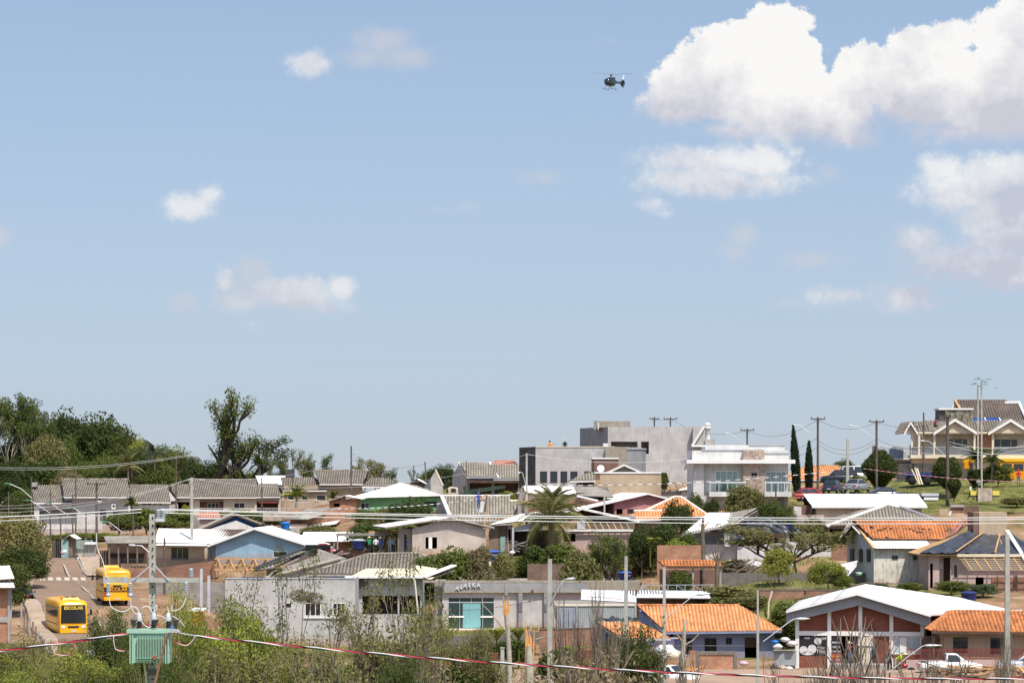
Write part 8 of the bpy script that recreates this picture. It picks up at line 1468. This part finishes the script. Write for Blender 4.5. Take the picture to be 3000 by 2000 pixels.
person('red dressed roofer crouching on the cream house roof',2738,1254,362,'sit',40,('maroon_cloth','black_cloth','dark_skin'),None); person('woman in black and white walking on the upper lawn path',2843,1464,318,'walk',90,('white_cloth','black_cloth','skin'),None); person('person in red shirt and cap at the right frame edge',2984,1420,318,'stand',0,('red_cloth','jeans','skin'),'red_cloth'); person('grey dressed person by the mast base',2867,1432,320,'sit',0,('grey_cloth','black_cloth','skin'),None)
person('man in maroon shirt with straw hat standing in the hall doorway',2489,1945,216.5,'reach',20,('maroon_cloth','jeans','skin'),'straw'); person('person in lime shirt and straw cap bending beside the motorcycle',2624,1968,205,'bend',60,('lime_cloth','grey_cloth','skin'),'straw'); person('motorcyclist with black helmet beside the fence post',2606,1972,204,'stand',0,('black_cloth','black_cloth','skin'),'black',1.7)
t = thing('motorcycle','dark motorcycle parked behind the person in lime shirt','motorcycle',P(2645,1978,205))
q=base(t)
for dx in (-.6,.6): MB().lathe((0,0,0),[(.2,0),(.3,0),(.31,.05),(.3,.1),(.2,.1)],16).xform(Matrix.Translation(q+V((dx,-.05,.31)))@Matrix.Rotation(R(90),4,'X')).build('wheel','tyre',t)
MB().tube([q+V((-.6,0,.31)),q+V((-.2,0,.55)),q+V((.3,0,.6)),q+V((.6,0,.31))],.04,6).build('frame','dark_metal',t); MB().lathe(q+V((.1,0,.62)),[(.05,0),(.15,.05),(.16,.15),(.08,.22)],10,sx=1.8).build('fuel_tank','car_red',t); MB().box(q.x-.55,q.x-.05,q.y-.12,q.y+.12,q.z+.68,q.z+.76).build('seat','black_plastic',t); MB().tube([q+V((.6,0,.31)),q+V((.42,0,.95))],.03,6).build('fork','aluminium',t); MB().tube([q+V((.4,-.3,.98)),q+V((.4,.3,.98))],.02,5).build('handlebar','dark_metal',t)

# ---------------------------------------------------------------- debris, laundry, signs, small things
def planks(label, px0, px1, py, D, n, L, m, seed=0, h=.6, flat=.3, name='plank_pile'):
    """heap of single boards, each a part"""
    rs=random.Random(seed); t=thing(name,label,'pile',P((px0+px1)/2,py,D)); a=P(px0,py,D); b=P(px1,py,D); me=None
    for i in range(n):
        c=a.lerp(b,rs.random())+V((0,rs.uniform(-1,1),rs.uniform(0,h))); an=rs.uniform(-.6,.6) if rs.random()<.7 else rs.uniform(0,3); l=L*rs.uniform(.5,1.2)/2
        d=V((math.cos(an),math.sin(an)*.6,rs.uniform(-flat,flat)))*l; MB().bar(c-d,c+d,rs.uniform(.06,.2),rs.uniform(.03,.07)).build('plank',m if rs.random()<.7 else 'old_timber',t)
    return t
planks('heap of splintered yellow boards along the road before the pickups',2745,3020,1990,196,120,2.6,'timber',1,.9,.3); planks('heap of torn boards left of the white pickup tail',2640,2760,1990,199,20,2,'timber',2,.4); planks('pile of dark broken branches below the grey plastic sheeted house',2120,2225,1690,268,45,2.2,'old_timber',3,1.2,.6,'branch_pile'); planks('low stack of boards before the stained annexe',2530,2680,1722,252,24,3,'old_timber',4,.5,.05)
planks('scattered boards by the motorcyclist doorstep',2430,2600,1972,208,18,1.5,'timber',5,.2); planks('pale scraps on the forecourt of the lilac house',2160,2330,1975,215,22,1.4,'grey_timber',6,.4); planks('planks heaped between the wrecked pickup and brick panel',1960,2040,1985,200,14,1.8,'split_wood',7,.8,.7); planks('broken boards under the timber frame workers',990,1080,1622,293,14,1.5,'grey_timber',8,.4)
planks('rubble timber on the lawn terrace wall',2300,2370,1733,250,14,1.6,'old_timber',9,.4,name='branch_pile'); planks('brown debris beside the rose walled house',1480,1560,1612,286,14,1.4,'grey_timber',10,.9)
def lump(label,px,py,D,r,m,seed=0,name='sack',cat='sack',group=None,sz=.6):
    rs=random.Random(seed); c=P(px,py,D); mb=MB(); k=[rs.uniform(.75,1.15) for _ in range(200)]; n=12
    vs=[]; 
    for i in range(7):
        for j in range(n): a=2*math.pi*j/n; ph=math.pi*i/6; q=r*k[i*n+j]; vs.append(c+V((q*math.sin(ph)*math.cos(a),q*math.sin(ph)*math.sin(a),r*sz*(1+k[i]*math.cos(ph)) if 0<i<6 else r*sz*(1+math.cos(ph)))))
    mb.add(vs,[(i*n+j,i*n+(j+1)%n,(i+1)*n+(j+1)%n,(i+1)*n+j) for i in range(6) for j in range(n)],.5,True); o=mb.build(name,m,None,c); tag(o,label,cat,group); return o
t = thing('cart','grey cart loaded with sacks left of the hall','cart',P(2300,1965,213)); tbx(t,'bed','grey_timber',2266,2330,1904,1912,-.8,.8,213); tbx(t,'side_board','zinc_sign',2266,2330,1912,1945,-.8,-.75,213); tbx(t,'load','rubble',2270,2326,1912,1950,-.7,.7,213)
for i,(px,py,r,m,lb) in enumerate(((2300,1880,.38,'print_white','upper white sack in the pile left of the hall'),(2320,1893,.45,'print_white','largest white sack in the pile left of the hall'),(2278,1900,.4,'print_white','pale sack at the left of the loaded cart'),(2290,1962,.4,'rubble','grey sack at the pile foot left of the hall'),(2270,1885,.3,'bright_blue','blue plastic bag beside the white sacks'),(2295,1968,.3,'bright_blue','blue jug on the ground before the sacks'),(2310,1972,.3,'bright_blue','second blue jug on the ground before the sacks'),(2312,1962,.3,'car_white','small white bag above the blue jugs'),(1950,1925,.9,'car_white','white sheet bundle above the wrecked pickup'),(1975,1935,.8,'cream_trim','cream tarpaulin bundle behind the wrecked pickup'),(2205,1668,.9,'car_white','white mattress dumped below the plastic sheeted house'),(1500,1622,.3,'white_trim','white rubble bag by the teal door'),(2178,1950,.4,'pink_paint','pink bundle at the lilac house corner'))):
    lump(lb,px,py,212 if px>2170 and py>1800 else (200 if py>1900 else 274),r,m,i,sz=.5)
t = thing('laundry_sheet','white sheet hung to dry beside the bright green lawn tree','sheet',P(2480,1645,262)); cloth(t,[P(2458,1652,261),P(2482,1688,261),P(2508,1660,262),P(2512,1641,262)][::1],'cloth_sheet',seed=8,amp=.04)
t = thing('white_tarp','white cloth slung low across the yard below the bright round tree','sheet',P(2300,1688,262)); cloth(t,[P(2272,1688,262),P(2290,1690,262),P(2326,1656,262),P(2322,1650,262)],'cloth_sheet',seed=9,amp=.03)
t = thing('basin','mint green plastic basin on the wall by the laundry','basin',P(2516,1685,262)); MB().lathe(P(2516,1685,262),[(.2,0),(.28,.12),(.32,.3),(.05,.32)],12).build('bowl','transformer_green',t)
# yield sign, garden fence, huts, posts on the left
t = thing('yield_sign','red and white yield sign tilted beside the olive tree','road sign',P(88,1600,330)); MB().tube([P(88,1605,330),P(88,1550,330)],.04,6).build('post','grey_trim',t); MB().slab([P(81,1550,329.9),P(97,1549,329.9),P(90,1564,329.9)],V((0,-.03,0))).build('sign_plate','sign_red',t); MB().slab([P(85,1552,329.8),P(94,1551.5,329.8),P(90,1559,329.8)],V((0,-.02,0))).build('sign_face','white_trim',t)
for i in range(12):
    px=62+i*8.2; py=1800+i*14.5; D=236-i*3.3; x=(px-1500)/F*D; b=V((x,D,gnd(x,D)-.3)); zt=(HY-(1765+i*13.8))/F*D
    o=MB().bar(b,V((x+.05,D,max(zt,b.z+1.2))),.13,.13).build('fence_post','old_timber' if i%3 else 'concrete',None,b); tag(o,'rough grey post along the pavement, number %s counting from the black car' % ('one two three four five six seven eight nine ten eleven twelve'.split()[i]),'fence post','rough posts along the pavement')
h = House('hut','narrow mint green wooden hut with small gable roof by the pavement','hut',182,1640,330); h.part('front','teal_paint',182,200,1580,1642,0,.1,drop=.5); h.part('side','old_timber',200,212,1580,1640,.3,3,drop=.5); h.gable_roof((186,1580),(204,1567),(226,1580),'fibro','fibre_cement',3,ov=.3,barge=None)
h = House('fence','weathered mint painted board fence behind the hut','fence',212,1640,334)
for k in range(10): h.part('plank','teal_paint',212+k*6,217+k*6,1580+k%3,1640,0,.06,drop=.5)
h = House('fence','black and brown board fence at the top of the pavement','fence',152,1638,345)
for k in range(5): h.part('plank','black' if k>1 else 'dark_timber',152+k*5.5,157+k*5.5,1580,1638,0,.06,drop=.5)
h = House('fence','grey corrugated sheet fence beside the crossarm pole','fence',242,1668,318)
for k in range(7): h.part('panel','zinc_sign' if k%2 else 'grey_timber',243+k*5.6,248+k*5.6,1593 if k else 1600,1668,0,.05,drop=.5)
h.part('roof','fibre_cement',248,280,1588,1594,-.5,1.2)
h = House('fence','dark gate boards and bamboo screen left of the terracotta wall','fence',292,1670,308)
for k in range(5): h.part('plank','dark_timber',292+k*6,297+k*6,1612,1672,0,.06,drop=.5)
for k in range(7): h.part('plank','old_timber',322+k*4.6,326+k*4.6,1632+(k%2)*2,1672,-.4,-.3,drop=.5)
t = thing('mail_stand','white mailbox stand on the verge','stand',P(234,1672,318)); MB().tube([P(234,1675,318),P(234,1635,318)],.06,6).build('post','old_timber',t); o=MB().box(P(228,1,318).x,P(245,1,318).x,317.8,318.2,P(0,1640,318).z,P(0,1631,318).z).build('box','white_trim',t)
for px,py,D,r,m,lb in ((184,1624,325,.28,'pink_paint','left pale balloon shaped bin on the pavement'),(190,1622,325,.28,'white_trim','right pale balloon shaped bin on the pavement')): lump(lb,px,py,D,r,m,int(px),'bin','bin',sz=.9)
t = thing('steps','short concrete stair on the verge beside the hut','stairs',P(195,1658,322))
for k in range(6): MB().box(P(188+k*3.2,1,322).x,P(194+k*3.2,1,322).x,321,322.2,P(0,1662,322).z,P(0,1655-k*4,322).z).build('step','concrete' if k%2 else 'white_trim',t)
h = House('outbuilding','orange painted shed glimpsed through the brush by the transformer','shed',558,1845,200); h.part('wall','orange_cloth',560,590,1790,1850,0,2,drop=3); h.part('roof','fibre_cement',555,596,1784,1790,-.3,2.2)
h = House('yard_wall','long concrete block wall behind the brush right of the transformer pole','wall',470,1760,262); h.front('block_wall',455,660,1705,1800,drop=2)
for px,py,D in ((590,1720,258),(612,1740,258)): t=thing('clothes_pole','grey post standing behind the bright feathery trees, %s' % ('left' if px<600 else 'right'),'post',P(px,py+60,D),'grey posts behind the feathery trees'); MB().bar(P(px,py+90,D),P(px,py-55,D),.25,.2).build('shaft','lavender_trim',t)
# house numbers of vertical vents, air units
for px,py,D,lb in ((333,1482,404.4,'white air conditioner on the white tiled house wall'),(292,1462,404.4,'tilted air conditioner under the middle grey eave'),): t=thing('air_conditioner',lb,'air conditioner',P(px,py,D)); MB().box(P(px-5,1,D).x,P(px+6,1,D).x,D-.4,D,P(0,py+8,D).z,P(0,py-6,D).z).build('case','white_trim',t); MB().lathe((0,0,0),[(.02,0),(.2,.01)],12).xform(Matrix.Translation(P(px,py,D-.41))@Matrix.Rotation(R(90),4,'X')).build('fan_grille','dark_metal',t)
# nest-like straw tangle
o = leaf_mesh('straw_tangle',[(0,0,0),(.5,.1,-.1),(-.4,0,.1)],.5,260,.16,4,.7,.12,.2); o.materials.append(LM('dry')); q=bpy.data.objects.new('straw_tangle',o); C.objects.link(q); q.location=P(895,1748,150); tag(q,'brown straw tangle caught in a broken stem before the white framed windows','debris')
# text objects become meshes of their own
dg = bpy.context.evaluated_depsgraph_get()
for o in [o for o in bpy.data.objects if o.type=='FONT']:
    me = bpy.data.meshes.new_from_object(o.evaluated_get(dg)); n = bpy.data.objects.new('lettering',me); C.objects.link(n); n.parent=o.parent; n.location=o.location; n.rotation_euler=o.rotation_euler; n.scale=o.scale; bpy.data.objects.remove(o)
